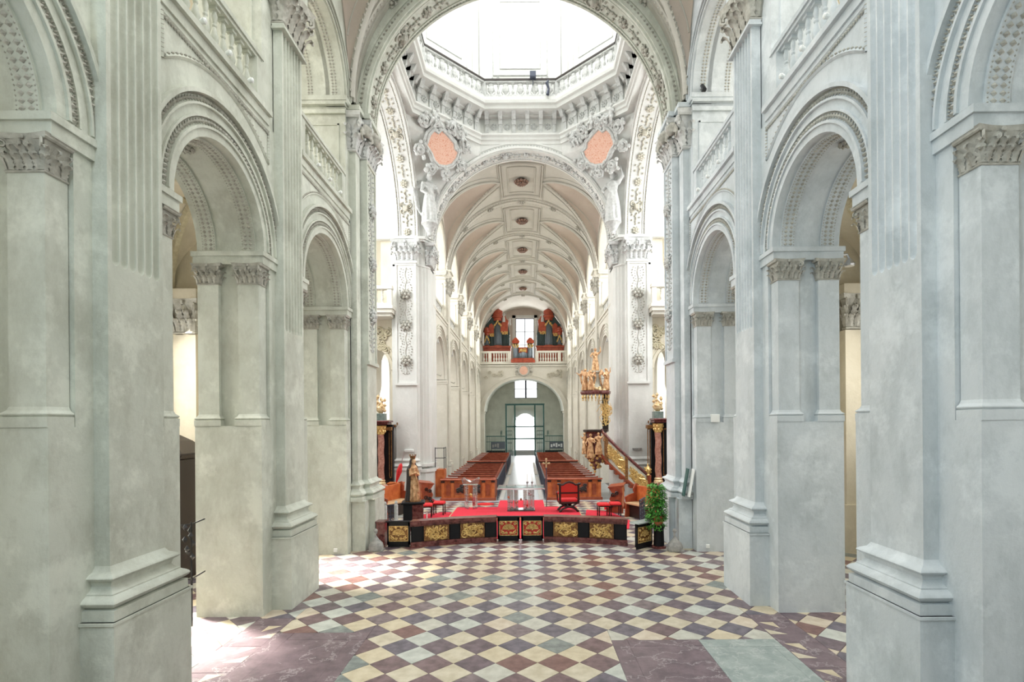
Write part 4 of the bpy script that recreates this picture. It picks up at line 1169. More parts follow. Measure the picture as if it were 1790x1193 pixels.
# ================================================================ stucco figures and cartouches on the far pendentives
for s in (-1, 1):
    lab = 'beside the gallery over the pulpit' if s > 0 else 'above the crowned statue'
    nrm = Vector((-s, -1, 0)).normalized(); tg = Vector((nrm.y, -nrm.x, 0)) * -1
    if tg.x < 0: tg = -tg
    C = Vector((s * 3.42, 22.76, 14.98)) + nrm * 0.10
    up = (Vector((0, 0, 1)) + nrm * 0.46).normalized(); nrm = (nrm - Vector((0, 0, 0.46))).normalized()
    root = empty('cartouche', C)
    tag(root, 'scrolled stucco cartouche with orange-red field above the ' + ('saint with raised arm' if s > 0 else 'winged stucco angel'), 'cartouche')
    # outline of the red field (u along tg, v up)
    out = [(-0.62, 0.30), (-0.50, 0.52), (-0.30, 0.50), (-0.18, 0.66), (0.10, 0.56), (0.42, 0.40), (0.50, 0.22), (0.68, 0.14), (0.66, -0.12), (0.52, -0.40), (0.30, -0.56), (0.0, -0.62), (-0.22, -0.52), (-0.40, -0.30), (-0.66, -0.10)]
    if s > 0: out = [(-u, v) for u, v in out]
    def W(u, v, d): return C + tg * u * 1.12 + up * v * 0.98 + nrm * d
    m = MB(); n = len(out)
    m.add([W(u, v, 0.0) for u, v in out] + [W(u, v, 0.06) for u, v in out], [tuple(range(n, 2 * n))] + [(i, (i + 1) % n, n + (i + 1) % n, n + i) for i in range(n)])
    m.v = [tuple(Vector(p) - C) for p in m.v]
    put('field', m, 'cartouche_red', root)
    m = MB()
    cl = out + [out[0], out[1]]
    m.tube([W(u * 1.08, v * 1.08, 0.06) - C for u, v in cl], 0.07, 6, cap=False); m.tube([W(u * 1.24, v * 1.24, 0.03) - C for u, v in cl], 0.06, 6, cap=False)
    rnd = random.Random(21 + s)
    for (u, v, r) in ((-0.95, 0.75, 0.26), (0.98, 0.45, 0.27), (1.0, -0.3, 0.24), (-0.92, -0.35, 0.23), (0.2, 0.95, 0.28), (-0.3, -0.9, 0.24), (0.38, -0.88, 0.22), (0.6, 0.85, 0.24), (-0.55, 0.92, 0.25)):
        for sg in (-1, 1):
            path = []
            for i in range(12):
                t = i / 11; a = sg * t * 3 * pi + u * 3; rr = r * (1 - 0.8 * t)
                path.append(W(u + rr * cos(a), v + rr * sin(a), 0.04 + 0.08 * t) - C)
            m.tube(path, 0.06, 5)
        for k in range(9):
            m.blob(W(u + rnd.uniform(-.3, .3), v + rnd.uniform(-.28, .28), 0.08) - C, 0.085, 0.085, 0.085, 6, 4)
    put('scroll_frame', m, 'ornament_white', root)
    for k, (u, v, sc) in enumerate(((-0.72, 0.62, 1.1), (0.85, 0.42, 1.0), (0.12, 0.78, 0.95))):
        p = W(u if s < 0 else -u, v, 0.16)
        o = put('putto', PUTTO, None, None, p, (0.15, 0.3 * (-1) ** k, -s * pi / 4), sc)
        tag(o, 'white stucco putto %s the orange-red cartouche above the %s' % (('on the transept side of', 'on the nave side of', 'crowning')[k], 'saint' if s > 0 else 'winged angel'), 'putto', 'stucco putti on the cartouches, ' + side(s))
    # standing stucco figure on a bracket
    fig = figure(2.1, A_DOWN if s < 0 else A_RAISE, wings=(s < 0), seed=3 + s, name='stucco_figure', mat='ornament_white', voxel=0.032)
    P = Vector((s * 3.98, 23.2, 12.06))
    o = put('stucco_angel' if s < 0 else 'stucco_saint', fig, None, None, P, (0, 0, -s * pi / 5))
    tag(o, 'white stucco angel with wings standing on a wall bracket' if s < 0 else 'white stucco saint with raised arm standing on a wall bracket', 'statue')
    m = MB(); m.lathe([(0.06, 0), (0.12, 0.08), (0.1, 0.14), (0.2, 0.3), (0.3, 0.48), (0.36, 0.52), (0.36, 0.6)], 12); m.blob((0, -0.1, 0.05), 0.1, 0.1, 0.1)
    o = put('statue_bracket', m, 'ornament_white', None, P - Vector((0, 0, 0.6)), smooth=40)
    tag(o, 'scrolled white stucco bracket carrying the ' + ('winged angel' if s < 0 else 'saint with raised arm'), 'bracket')
# cherub heads on the crossing capitals
CH = MB(); CH.blob((0, 0, 0), 0.15, 0.15, 0.18, 10, 8)
for k in range(9):
    a = pi * k / 8; CH.blob((0.14 * cos(a), 0.03, 0.02 + 0.16 * sin(a)), 0.06, 0.07, 0.06)
for sx in (-1, 1):
    for k in range(4): CH.tube([(sx * 0.08, 0.03, -0.08), (sx * (0.24 + 0.02 * k), 0.02, 0.02 - 0.07 * k), (sx * (0.3 - 0.05 * k), 0.02, -0.12 - 0.07 * k)], [0.04, 0.05, 0.02], 5)
CH.octa((0, -0.15, -0.01), 0.03, 0.04, 0.04)
CHM = remeshed(CH, 0.018, 'cherub_head', 'ornament')
for s in (-1, 1):
    for (x, y, sc) in ((4.02, 14.16, 0.85), (3.93, 14.62, 1.0)):
        nm = 'narrow half pilaster' if sc < 1 else 'broad arch pilaster'
        o = put('cherub_head', CHM, None, None, (s * x, y, 11.05), (0, 0, -s * pi / 2.6), sc)
        tag(o, 'winged cherub head on the %s capital, %s pier' % (nm, 'grey-green' if s < 0 else 'blue-grey'), 'carving', 'cherub heads on the crossing capitals')

# ================================================================ stone balustrades
BAL = baluster_mesh(0.66, 1.0, 8, 'stucco')
BALB = BAL.copy(); BALB.materials[0] = MATS['stucco_blue_daylight']
BALW = baluster_mesh(0.6, 1.15, 8, 'stucco_nave')
for s in (-1, 1):
    mt = 'stucco' if s < 0 else 'stucco_blue_daylight'
    for gi, (g0, g1) in enumerate(CH_GAPS):
        if gi == 0: continue
        a, b_ = g0 - 0.2, g1 + (0.2 if gi < 2 else 0.1)
        root = empty('balustrade', (s * 4.58, (a + b_) / 2, 8.9))
        where = 'next to the domed crossing' if gi == 2 else 'above the foreground arch'
        tag(root, 'stone balustrade of the tribune %s, %s wall' % (where, 'grey-green' if s < 0 else 'blue-grey'), 'balustrade')
        h = (b_ - a) / 2
        m = MB(); m.box(-0.1, 0.1, -h, h, 0, 0.1); put('plinth', m, mt, root)
        m = MB(); m.box(-0.1, 0.1, -h, h, 0.76, 0.82); m.box(-0.13, 0.13, -h, h, 0.82, 0.9); put('handrail', m, mt, root)
        for e in (-1, 1):
            m = MB(); y = e * (h - 0.12); m.box(-0.12, 0.12, y - 0.12, y + 0.12, 0.1, 0.76); put('end_post', m, mt, root)
        nb = 9
        for k in range(nb):
            put('baluster', BAL if s < 0 else BALB, None, root, (0, -h + 0.36 + (2 * h - 0.72) * k / (nb - 1), 0.1))
        # small floodlights clipped to the balustrade
        for k in range(3):
            y = -h * 0.5 + k * h * 0.5
            fl = MB(); fl.tube([(0, 0, 0.0), (0.0, 0, 0.1)], 0.015, 6); fl.tube([(0, 0, 0.1), (s * -0.10, 0, 0.13)], [0.05, 0.075], 10); fl.blob((s * -0.11, 0, 0.13), 0.03, 0.06, 0.06, 8, 6)
            o = put('floodlight', fl, 'white_plastic', None, (s * 4.40, (a + b_) / 2 + y, 8.9), smooth=40, scale=0.62)
            tag(o, '%s white floodlight before the balustrade %s, %s wall' % (('farthest from dome', 'middle', 'nearest dome')[k], where, 'grey-green' if s < 0 else 'blue-grey'), 'lamp', 'floodlights on the tribune ledges')
    # nave tribunes: openwork strap balustrades
    for gi, (g0, g1) in enumerate(NV_GAPS):
        a, b_ = g0 - 0.3, g1 + 0.3; h = (b_ - a) / 2
        root = empty('openwork_balustrade', (s * 4.52, (a + b_) / 2, 8.9))
        tag(root, 'pale openwork balustrade of the nave tribune, bay %s, %s' % (('next to the crossing', 'second after the crossing', 'in mid nave', 'second before the organ', 'next to the organ')[gi], 'pulpit side' if s > 0 else 'across from the pulpit'), 'balustrade')
        m = MB(); m.box(-0.08, 0.08, -h, h, 0, 0.1); put('plinth', m, 'stucco_nave', root)
        m = MB(); m.box(-0.1, 0.1, -h, h, 0.85, 0.97); put('handrail', m, 'stucco_nave', root)
        m = MB(); nn = 6
        for k in range(nn):
            y0 = -h + 2 * h * k / nn; y1 = y0 + 2 * h / nn; ym = (y0 + y1) / 2; r = (y1 - y0) / 2
            m.tube([(0, ym + r * 0.9 * cos(q), 0.47 + 0.36 * sin(q)) for q in [2 * pi * i / 12 for i in range(13)]], 0.045, 5, cap=False)
            m.tube([(0, y0, 0.1), (0, ym, 0.47), (0, y1, 0.85)], 0.04, 5); m.tube([(0, y1, 0.1), (0, ym, 0.47), (0, y0, 0.85)], 0.04, 5)
        put('strapwork', m, 'ornament_white', root)
        # stucco cartouche over each nave arch
        cy = (g0 + g1) / 2
        r2 = empty('arch_cartouche', (s * 4.42, cy, 7.95))
        tag(r2, 'pink stucco shield over the nave arch %s, %s' % (('next to crossing', 'second after crossing', 'in mid nave', 'second before organ', 'next to organ')[gi], 'pulpit side' if s > 0 else 'across from the pulpit'), 'cartouche')
        m = MB(); n = 14
        m.add([(-s * 0.05, 0.28 * cos(2 * pi * i / n), 0.36 * sin(2 * pi * i / n)) for i in range(n)] + [(-s * 0.1, 0, 0)], [(i, (i + 1) % n, n) for i in range(n)]); put('field', m, 'cartouche_red', r2)
        m = MB(); m.tube([(-s * 0.05, 0.32 * cos(2 * pi * i / n), 0.42 * sin(2 * pi * i / n)) for i in range(n + 1)], 0.06, 6, cap=False)
        for e in (-1, 1):
            for zz in (-0.3, 0.4): m.tube([(-s * 0.05, e * (0.42 + 0.13 * cos(t)), zz + 0.13 * sin(t)) for t in [k * 0.8 for k in range(8)]], 0.045, 5)
        put('scroll_frame', m, 'ornament_white', r2)
# transept balconies against the far wall
for s in (-1, 1):
    root = empty('balcony', (s * 7.2, 23.4, 8.0))
    tag(root, 'pale stone balcony with balustrade in the transept, ' + ('behind the red pulpit stair' if s > 0 else 'above the altar near the crowned statue'), 'balcony')
    L0, L1 = -1.62 * s, 2.2 * s
    lo, hi = min(L0, L1), max(L0, L1)
    m = MB(); m.box(lo - 0.05, hi + 0.05, -0.55, 0.5, 0.28, 0.42); m.box(lo, hi, -0.48, 0.5, 0.12, 0.28); m.box(lo + 0.08, hi - 0.08, -0.36, 0.5, -0.02, 0.12); put('slab', m, 'stucco_nave', root)
    m = MB(); m.box(lo, hi, -0.5, -0.26, 0.42, 0.52); put('plinth', m, 'stucco_nave', root)
    m = MB(); m.box(lo - 0.03, hi + 0.03, -0.53, -0.23, 1.12, 1.27); put('handrail', m, 'stucco_nave', root)
    m = MB(); m.box(L0 - (0.0 if s < 0 else 0), L0 + 0.2 * s, -0.5, -0.26, 0.52, 1.12) if s > 0 else m.box(L0 - 0.2, L0, -0.5, -0.26, 0.52, 1.12); put('corner_post', m, 'stucco_nave', root)
    for k in range(11):
        put('baluster', BALW, None, root, (L0 + s * (0.42 + 0.27 * k), -0.38, 0.52))
# dome gallery balustrade
root = empty('dome_balustrade', (0, CR_C, 17.5))
tag(root, 'octagonal gallery balustrade with dark rail under the dome', 'balustrade')
vase = MB(); vase.lathe([(0.03, 0), (0.06, 0.03), (0.04, 0.08), (0.13, 0.2), (0.15, 0.32), (0.11, 0.42), (0.13, 0.5), (0.05, 0.56)], 8, sy=0.5)
for sx in (-1, 1): vase.tube([(sx * 0.13, 0, 0.35), (sx * 0.17, 0, 0.15), (sx * 0.08, 0, 0.04)], 0.025, 5)
VASE = vase.mesh('baluster'); VASE.materials.append(MATS['ornament_white'])
BALD = baluster_mesh(0.56, 1.2, 8, 'ornament_white')
for k in range(8):
    r = OCT - 0.52
    p, q = Vector((*octv(r, k), 0)), Vector((*octv(r, (k + 1) % 8), 0)); mid = (p + q) / 2 - Vector((0, CR_C, 0)); tg = (q - p).normalized(); L = (q - p).length
    nrm = -mid.normalized()
    ang = atan2(tg.y, tg.x)
    def bar(z0, z1, d, mat, nm):
        m = MB(); m.box(-L / 2, L / 2, -d, d, z0, z1); put(nm, m, mat, root, mid, (0, 0, ang))
    bar(0, 0.07, 0.1, 'ornament_white', 'plinth'); bar(0.63, 0.70, 0.09, 'ornament_white', 'rail'); bar(0.70, 0.77, 0.12, 'dark_wood', 'rail_cap')  # dark cap colour stands in for the backlit shade on the rail
    m = MB(); m.box(-0.1, 0.1, -0.1, 0.1, 0.07, 0.63); put('corner_post', m, 'ornament_white', root, p - Vector((0, CR_C, 0)), (0, 0, ang + pi / 8))
    for i in range(9):
        t = (i + 1) / 10 - 0.5
        put('baluster', VASE if i % 2 == 0 else BALD, None, root, mid + tg * (t * L) + Vector((0, 0, 0.07)), (0, 0, ang))
m = MB(); m.box(-0.13, 0.13, -0.1, 0.1, 0, 0.28); m.box(-0.1, 0.1, -0.12, -0.1, 0.04, 0.24); m.tube([(0, 0, 0), (0, 0.05, -0.25)], 0.02, 6)
o = put('floodlight', m, 'iron_blue', None, (0.55, CR_C + OCT - 0.72, 18.2)); tag(o, 'dark floodlight clamped on the dome gallery rail', 'lamp')
m = MB(); m.tube([(0, 0, 0), (0.05, 0, 0.25), (-0.03, 0, 0.5), (0.04, 0, 0.62)], [0.08, 0.05, 0.07, 0.03], 6)
o = put('cable_bundle', m, 'iron_blue', None, (1.18, CR_C + OCT - 0.70, 17.52)); tag(o, 'dark hanging cable bundle on the dome gallery balustrade', 'cable')
m = MB(); m.box(-0.05, 0.05, -0.05, 0.05, 0, 0.05); m.tube([(0, 0, 0.05), (-0.06, 0, 0.16)], [0.06, 0.045], 8)
o = put('floodlight', m, 'iron_black', None, (4.72, 13.62, 11.74)); tag(o, 'small black floodlight on the tribune cornice of the blue-grey wall', 'lamp')

# ================================================================ communion rail
def rail_y(x): return 15.08 - 0.075 * x * x
def gold_relief(mb, W, H, seed, count=14, rad=0.016, shell=False):
    """carved panel relief in the x-z plane facing -Y, centred on the origin"""
    rnd = random.Random(seed)
    if shell:
        for k in range(4):
            r = H * (0.12 + 0.085 * k)
            mb.tube([(r * cos(a) * 1.15, -0.012, -0.1 * H + r * sin(a)) for a in [pi * i / 12 for i in range(13)]], rad * 0.9, 5)
        for k in range(9):
            a = pi * (k + 0.5) / 9
            mb.tube([(0.08 * H * cos(a), -0.01, -0.1 * H + 0.08 * H * sin(a)), (0.42 * H * cos(a), -0.02, -0.1 * H + 0.38 * H * sin(a))], [rad * 0.5, rad], 5)
        mb.blob((0, -0.01, -0.12 * H), 0.07 * H, 0.03, 0.07 * H)
        for sx in (-1, 1):
            for (cx, cz, r) in ((0.33, -0.33, 0.13), (0.37, 0.3, 0.12), (0.12, -0.36, 0.09), (0.14, 0.4, 0.08)):
                mb.tube([(sx * (cx * W + r * H * (1 - t * 0.75) * cos(t * 8)), -0.012, cz * H + r * H * (1 - t * 0.75) * sin(t * 8)) for t in [i / 10 for i in range(11)]], rad, 5)
            mb.tube([(sx * 0.05 * W, -0.015, -0.3 * H), (sx * 0.22 * W, -0.02, -0.38 * H), (sx * 0.42 * W, -0.015, -0.12 * H)], rad * 1.1, 5)
        return
    for sx in (-1, 1):
        mb.tube([(sx * 0.05 * W, -0.012, -0.42 * H), (sx * 0.28 * W, -0.018, -0.2 * H), (sx * 0.1 * W, -0.018, 0.12 * H), (sx * 0.34 * W, -0.012, 0.36 * H)], rad * 1.3, 5)
    for k in range(count):
        cx = rnd.uniform(-0.4, 0.4) * W; cz = rnd.uniform(-0.36, 0.36) * H; R = H * rnd.uniform(0.13, 0.26); a0 = rnd.uniform(0, 6.3); sg = rnd.choice((-1, 1))
        mb.tube([(cx + R * (1 - t * 0.8) * cos(a0 + sg * t * 7), -0.010, cz + R * (1 - t * 0.8) * sin(a0 + sg * t * 7)) for t in [i / 9 for i in range(10)]], [rad * (0.6 + 0.6 * i / 9) for i in range(10)], 5)
    for k in range(count * 2):
        mb.octa((rnd.uniform(-0.46, 0.46) * W, -0.006, rnd.uniform(-0.44, 0.44) * H), rad * 1.5, rad, rad * 2)
def rail_section(x0, x1, golds, seed, label):
    root = empty('communion_rail', ((x0 + x1) / 2, rail_y((x0 + x1) / 2), 0)); O = root.location
    tag(root, label, 'railing')
    N = 14
    def strip(z0, z1, d0, d1, nm, mat):
        m = MB(); rings = []
        for i in range(N + 1):
            x = x0 + (x1 - x0) * i / N; y = rail_y(x)
            rings.append([(x - O.x, y - d0 - O.y, z0), (x - O.x, y + d1 - O.y, z0), (x - O.x, y + d1 - O.y, z1), (x - O.x, y - d0 - O.y, z1)])
        m.loft(rings); put(nm, m, mat, root)
    strip(0.0, 0.07, 0.17, 0.17, 'plinth', 'marble_red'); strip(0.07, 0.14, 0.14, 0.14, 'base', 'marble_red')
    strip(0.14, 0.57, 0.06, 0.08, 'black_backing', 'black_lacquer')
    strip(0.56, 0.62, 0.13, 0.13, 'cornice', 'marble_red'); strip(0.62, 0.71, 0.18, 0.18, 'top_slab', 'marble_red')
    for k, (a, b_) in enumerate(golds):
        xm = (a + b_) / 2; w = b_ - a; ang = math.atan(-0.15 * xm)
        loc = (xm - O.x, rail_y(xm) - 0.085 - O.y, 0.355)
        m = MB(); m.box(-w / 2, w / 2, -0.012, 0.06, -0.21, 0.21)
        p = put('panel', m, 'gold_dark', root, loc, (0, 0, ang))
        m = MB(); gold_relief(m, w * 0.95, 0.4, seed + k, 12, 0.023); m.xf(Matrix.Translation((0, -0.012, 0))); put('gilt_relief', m, 'gold', p, smooth=60)
    edges = [x0] + [e for g in golds for e in g] + [x1]
    for a, b_ in zip(edges[0::2], edges[1::2]):
        if b_ - a < 0.1: continue
        xm = (a + b_) / 2; w = b_ - a - 0.04; ang = math.atan(-0.15 * xm)
        m = MB(); m.box(-w / 2, w / 2, -0.02, 0.05, -0.21, 0.21); put('black_panel', m, 'black_lacquer', root, (xm - O.x, rail_y(xm) - 0.09 - O.y, 0.355), (0, 0, ang))
rail_section(-2.99, -0.72, [(-2.68, -2.0), (-1.72, -1.05)], 40, 'curved altar rail with red marble top and gilt panels, half nearest the crowned statue')
rail_section(0.60, 2.82, [(0.86, 1.54), (1.84, 2.5)], 60, 'curved altar rail with red marble top and gilt panels, half nearest the red armchair')
def gate(name, w, h, loc, rz, field, label, shelf=False, seed=1):
    """panelled gate leaf, hinge edge at x=0, facing -Y"""
    root = empty(name, loc, rz); tag(root, label, 'gate')
    m = MB()
    for a, b_, c, d in ((0, w, 0.06, 0.16), (0, w, h - 0.1, h), (0, 0.05, 0.06, h), (w - 0.05, w, 0.06, h)): m.box(a, b_, -0.03, 0.03, c, d)
    put('frame', m, 'black_lacquer', root)
    m = MB(); m.box(0.04, w - 0.04, -0.012, 0.02, 0.15, h - 0.09); p = put('panel', m, field, root)
    m = MB(); W, H = w - 0.12, h - 0.28; gold_relief(m, W, H, seed, shell=True, rad=0.013); m.xf(Matrix.Translation((w / 2, -0.02, 0.16 + H / 2 + 0.01))); put('gilt_shell_relief', m, 'gold', p, smooth=60)
    m = MB()
    for a, b_, c, d in ((0.05, w - 0.05, 0.155, 0.175), (0.05, w - 0.05, h - 0.12, h - 0.1), (0.05, 0.07, 0.16, h - 0.1), (w - 0.07, w - 0.05, 0.16, h - 0.1)): m.box(a, b_, -0.035, -0.01, c, d)
    put('gilt_border', m, 'gold', p)
    m = MB(); m.bbox(-0.02, w + 0.02, -0.06 if not shelf else -0.12, 0.06 if not shelf else 0.2, h, h + 0.03, 0.005); put('top_ledge', m, 'black_lacquer' if not shelf else 'slab_green', root)
    m = MB(); m.box(0.02, w - 0.02, -0.02, 0.02, 0, 0.06); put('kick_rail', m, 'black_lacquer', root)
    return root
gate('sanctuary_gate', 0.62, 0.67, (-0.70, 15.06, 0), 0.0, 'red_lacquer', 'red and gold gate leaf in the altar rail, the one towards the crowned statue', seed=2)
gate('sanctuary_gate', 0.62, 0.67, (-0.035, 15.06, 0), 0.0, 'red_lacquer', 'red and gold gate leaf in the altar rail, the one towards the armchair', seed=2)
gate('side_gate', 0.62, 0.67, (-3.64, 14.42, 0), 0.0, 'gold_dark', 'closed black side gate with gilt shell panel beside the pier', seed=3)
m = MB(); m.bbox(-0.13, 0.1, -0.15, 0.15, 0, 0.66, 0.01); m.box(-0.15, 0.12, -0.17, 0.17, 0.66, 0.71); o = put('rail_post', m, 'marble_red', None, (-3.78, 14.45, 0)); tag(o, 'red marble end post of the altar rail beside the closed side gate', 'post')
gate('side_gate', 0.66, 0.67, (2.95, 13.88, 0), radians(40), 'gold_dark', 'open black side gate with gilt shell panel by the potted plant', True, seed=3)

# ================================================================ red carpeted dais
root = empty('dais', (0, 18.9, 0)); tag(root, 'low wooden dais under red carpet around the glass altar', 'platform')
m = MB(); m.bbox(-2.55, 2.05, -0.65, 1.4, 0, 0.13, 0.01); put('platform', m, 'wood_pale', root)
m = MB(); m.bbox(-0.95, 0.8, -0.72, 3.1, 0, 0.14, 0.01); put('centre_platform', m, 'wood_pale', root)
m = MB(); m.bbox(-2.5, 2.0, -0.55, 1.38, 0.13, 0.142, 0.004); put('carpet', m, 'carpet_red', root)
m = MB(); m.bbox(-0.96, 0.81, -0.73, 3.1, 0.14, 0.152, 0.004); put('carpet_runner', m, 'carpet_red', root)
m = MB(); m.prism([(-3.6, 16.6), (-1.2, 16.2), (-0.97, 18.15), (-2.6, 18.2), (-2.6, 19.9), (-3.0, 20.0), (-3.8, 19.4)], 'z', 0.001, 0.012); o = put('carpet', m, 'carpet_red'); tag(o, 'red carpet on the tiles at the foot of the crowned statue', 'carpet')
m = MB(); m.prism([(0.85, 18.1), (1.2, 16.2), (3.3, 16.6), (3.6, 18.0), (3.2, 19.9), (2.4, 20.3), (2.1, 18.2)], 'z', 0.001, 0.012); o = put('carpet', m, 'carpet_red'); tag(o, 'red carpet on the tiles under the cushioned stools by the prayer desk', 'carpet')
m = MB(); m.prism([(-0.96, 15.3), (0.8, 15.3), (0.8, 18.17), (-0.96, 18.17)], 'z', 0.001, 0.014); o = put('carpet', m, 'carpet_red'); tag(o, 'red carpet strip between the gilt gates and the dais', 'carpet')
m = MB(); m.prism([(0.35 * cos(t) , 0.3 * sin(t)) for t in [i * pi / 6 for i in range(12)]], 'z', 0.001, 0.03); o = put('red_cushion', m, 'fabric_red', None, (-1.55, 21.9, 0)); tag(o, 'round red kneeling cushion on the tiles before the pews', 'cushion')

# ================================================================ glass altar, ambo, candlesticks, cross
root = empty('glass_altar', (-0.07, 19.5, 0.152)); tag(root, 'modern altar table of clear glass on a cluster of glass tubes', 'altar')
m = MB(); m.bbox(-0.85, 0.85, -0.55, 0.5, 0.80, 0.86, 0.015); put('table_top', m, 'glass_clear', root)
m = MB(); m.bbox(-0.5, 0.5, -0.3, 0.25, 0.0, 0.05, 0.01); put('base_plate', m, 'glass_clear', root)
rnd = random.Random(4)
TUBE = MB(); TUBE.lathe([(0.038, 0), (0.038, 0.75)], 10); TUBE.lathe([(0.026, 0), (0.026, 0.75)], 10); TM = TUBE.mesh('tube'); TM.materials.append(MATS['glass_clear'])
for k, (x, y) in enumerate([(-0.42, -0.2), (-0.34, 0.1), (-0.22, -0.22), (-0.15, 0.12), (0.12, -0.22), (0.18, 0.1), (0.28, -0.2), (0.36, 0.12), (0.44, -0.15), (-0.46, 0.02)]):
    put('tube', TM, None, root, (x, y, 0.05))
    m = MB()
    for z in (0.08, rnd.uniform(0.2, 0.6), 0.74): m.lathe([(0.045, z), (0.045, z + 0.03)], 10, (x, y, 0))
    put('steel_collar', m, 'steel', root)
for (x, z, c) in ((-0.45, 0.5, 'terracotta'), (-0.18, 0.3, 'terracotta'), (0.0, 0.42, 'gold_dark'), (0.22, 0.2, 'red_lacquer'), (0.3, 0.65, 'steel')):
    m = MB(); m.blob((x, -0.22, z), 0.04, 0.04, 0.045, 8, 6); put('coloured_bead', m, c, root, smooth=179)
for i, (x, y) in enumerate(((0.16, 20.02 - 0.75), (0.33, 19.27))):
    r = empty('candlestick', (x, y, 1.012)); tag(r, 'glass candlestick with a thin white candle on the altar', 'candlestick', 'candlesticks on the glass altar')
    m = MB(); m.bbox(-0.04, 0.04, -0.04, 0.04, 0, 0.04, 0.005); m.lathe([(0.02, 0.04), (0.03, 0.08), (0.02, 0.12), (0.045, 0.15), (0.045, 0.2)], 10); put('holder', m, 'steel', r)
    m = MB(); m.lathe([(0.012, 0.19), (0.012, 0.46), (0.003, 0.48)], 8); put('candle', m, 'wax', r)
root = empty('glass_ambo', (-1.95, 20.0, 0.142)); tag(root, 'glass lectern on clear tubes beside the altar', 'lectern')
for x in (-0.2, -0.12, 0.12, 0.2):
    m = MB(); m.lathe([(0.035, 0), (0.035, 0.9)], 10, (x, 0.05 if abs(x) > 0.15 else -0.08, 0)); put('tube', m, 'glass_clear', root)
    m = MB()
    for z in (0.02, 0.25, 0.5, 0.75): m.lathe([(0.042, z), (0.042, z + 0.02)], 10, (x, 0.05 if abs(x) > 0.15 else -0.08, 0))
    put('steel_collar', m, 'steel', root)
m = MB(); m.prism([(-0.33, 1.12), (-0.28, 1.15), (0, 1.0), (0.28, 1.15), (0.33, 1.12), (0.27, 0.9), (-0.27, 0.9)], 'y', -0.2, 0.2); put('book_rest', m, 'glass_clear', root)
m = MB(); m.blob((0, -0.05, 0.5), 0.06, 0.05, 0.08, 8, 6); put('gilt_ornament', m, 'gold', root, smooth=179)
m = MB(); m.box(0.06, 0.16, -0.03, 0.03, 0.1, 0.42); put('red_panel', m, 'fabric_red', root)
root = empty('processional_cross', (0.9, 20.6, 0)); tag(root, 'gilt processional cross on a slim pole by the armchair', 'cross')
m = MB(); m.lathe([(0.1, 0), (0.09, 0.03), (0.03, 0.06), (0.016, 0.12), (0.016, 1.55), (0.03, 1.57), (0.016, 1.6)], 10); put('pole', m, 'iron_blue', root)
m = MB(); m.box(-0.025, 0.025, -0.012, 0.012, 1.6, 1.92); m.box(-0.11, 0.11, -0.012, 0.012, 1.74, 1.79)
for x, z in ((-0.11, 1.765), (0.11, 1.765), (0, 1.92)): m.blob((x, 0, z), 0.04, 0.02, 0.04, 8, 6)
put('cross_head', m, 'gold_pale', root)

# ================================================================ armchair (seen from behind) and stools
root = empty('armchair', (1.62, 19.25, 0.146), radians(4)); tag(root, 'dark carved armchair with red seat and back on the dais', 'armchair')
m = MB(); pts = [(-0.30, 0.52), (0.30, 0.52), (0.30, 0.9)] + [(0.3 - 0.6 * i / 16, 0.92 + 0.10 * sin(pi * i / 16)) for i in range(17)] + [(-0.30, 0.9)]; m.prism(pts, 'y', -0.31, -0.27); put('back_panel', m, 'red_lacquer', root)
m = MB()
for sx in (-1, 1): m.bbox(sx * 0.33 - 0.035, sx * 0.33 + 0.035, -0.33, -0.25, 0.30, 0.99, 0.01); m.blob((sx * 0.36, -0.29, 1.0), 0.07, 0.05, 0.045, 8, 6)
m.tube([(-0.36, -0.29, 0.97), (-0.22, -0.29, 0.97), (-0.12, -0.29, 1.04), (0, -0.29, 1.07), (0.12, -0.29, 1.04), (0.22, -0.29, 0.97), (0.36, -0.29, 0.97)], 0.035, 8)
m.box(-0.3, 0.3, -0.32, -0.26, 0.66, 0.71)
put('back_frame', m, 'dark_wood', root, smooth=40)
m = MB(); m.bbox(-0.33, 0.33, -0.26, 0.3, 0.36, 0.46, 0.04); put('seat_cushion', m, 'fabric_red', root)
m = MB(); m.bbox(-0.35, 0.35, -0.3, 0.32, 0.30, 0.36, 0.01); put('seat_frame', m, 'dark_wood', root)
for sx in (-1, 1):
    m = MB(); m.tube([(sx * 0.34, -0.25, 0.66), (sx * 0.37, 0.1, 0.68), (sx * 0.37, 0.28, 0.64)], 0.03, 8); m.tube([(sx * 0.36, 0.27, 0.64), (sx * 0.34, 0.27, 0.34)], 0.028, 8); put('arm', m, 'dark_wood', root, smooth=40)
    m = MB(); m.blob((sx * 0.37, -0.2, 0.68), 0.04, 0.05, 0.045, 8, 6); put('red_arm_pad', m, 'fabric_red', root, smooth=179)
for y in (-0.24, 0.24):
    for sx in (-1, 1):
        m = MB(); m.tube([(sx * 0.3, y, 0.31), (sx * 0.12, y, 0.2), (-sx * 0.05, y, 0.17), (-sx * 0.22, y, 0.12), (-sx * 0.31, y, 0.03), (-sx * 0.36, y, 0.02)], [0.03, 0.035, 0.035, 0.035, 0.045, 0.03], 8); put('leg', m, 'dark_wood', root, smooth=40)
m = MB(); m.tube([(0, -0.24, 0.17), (0, 0.24, 0.17)], 0.03, 8); put('stretcher', m, 'dark_wood', root)
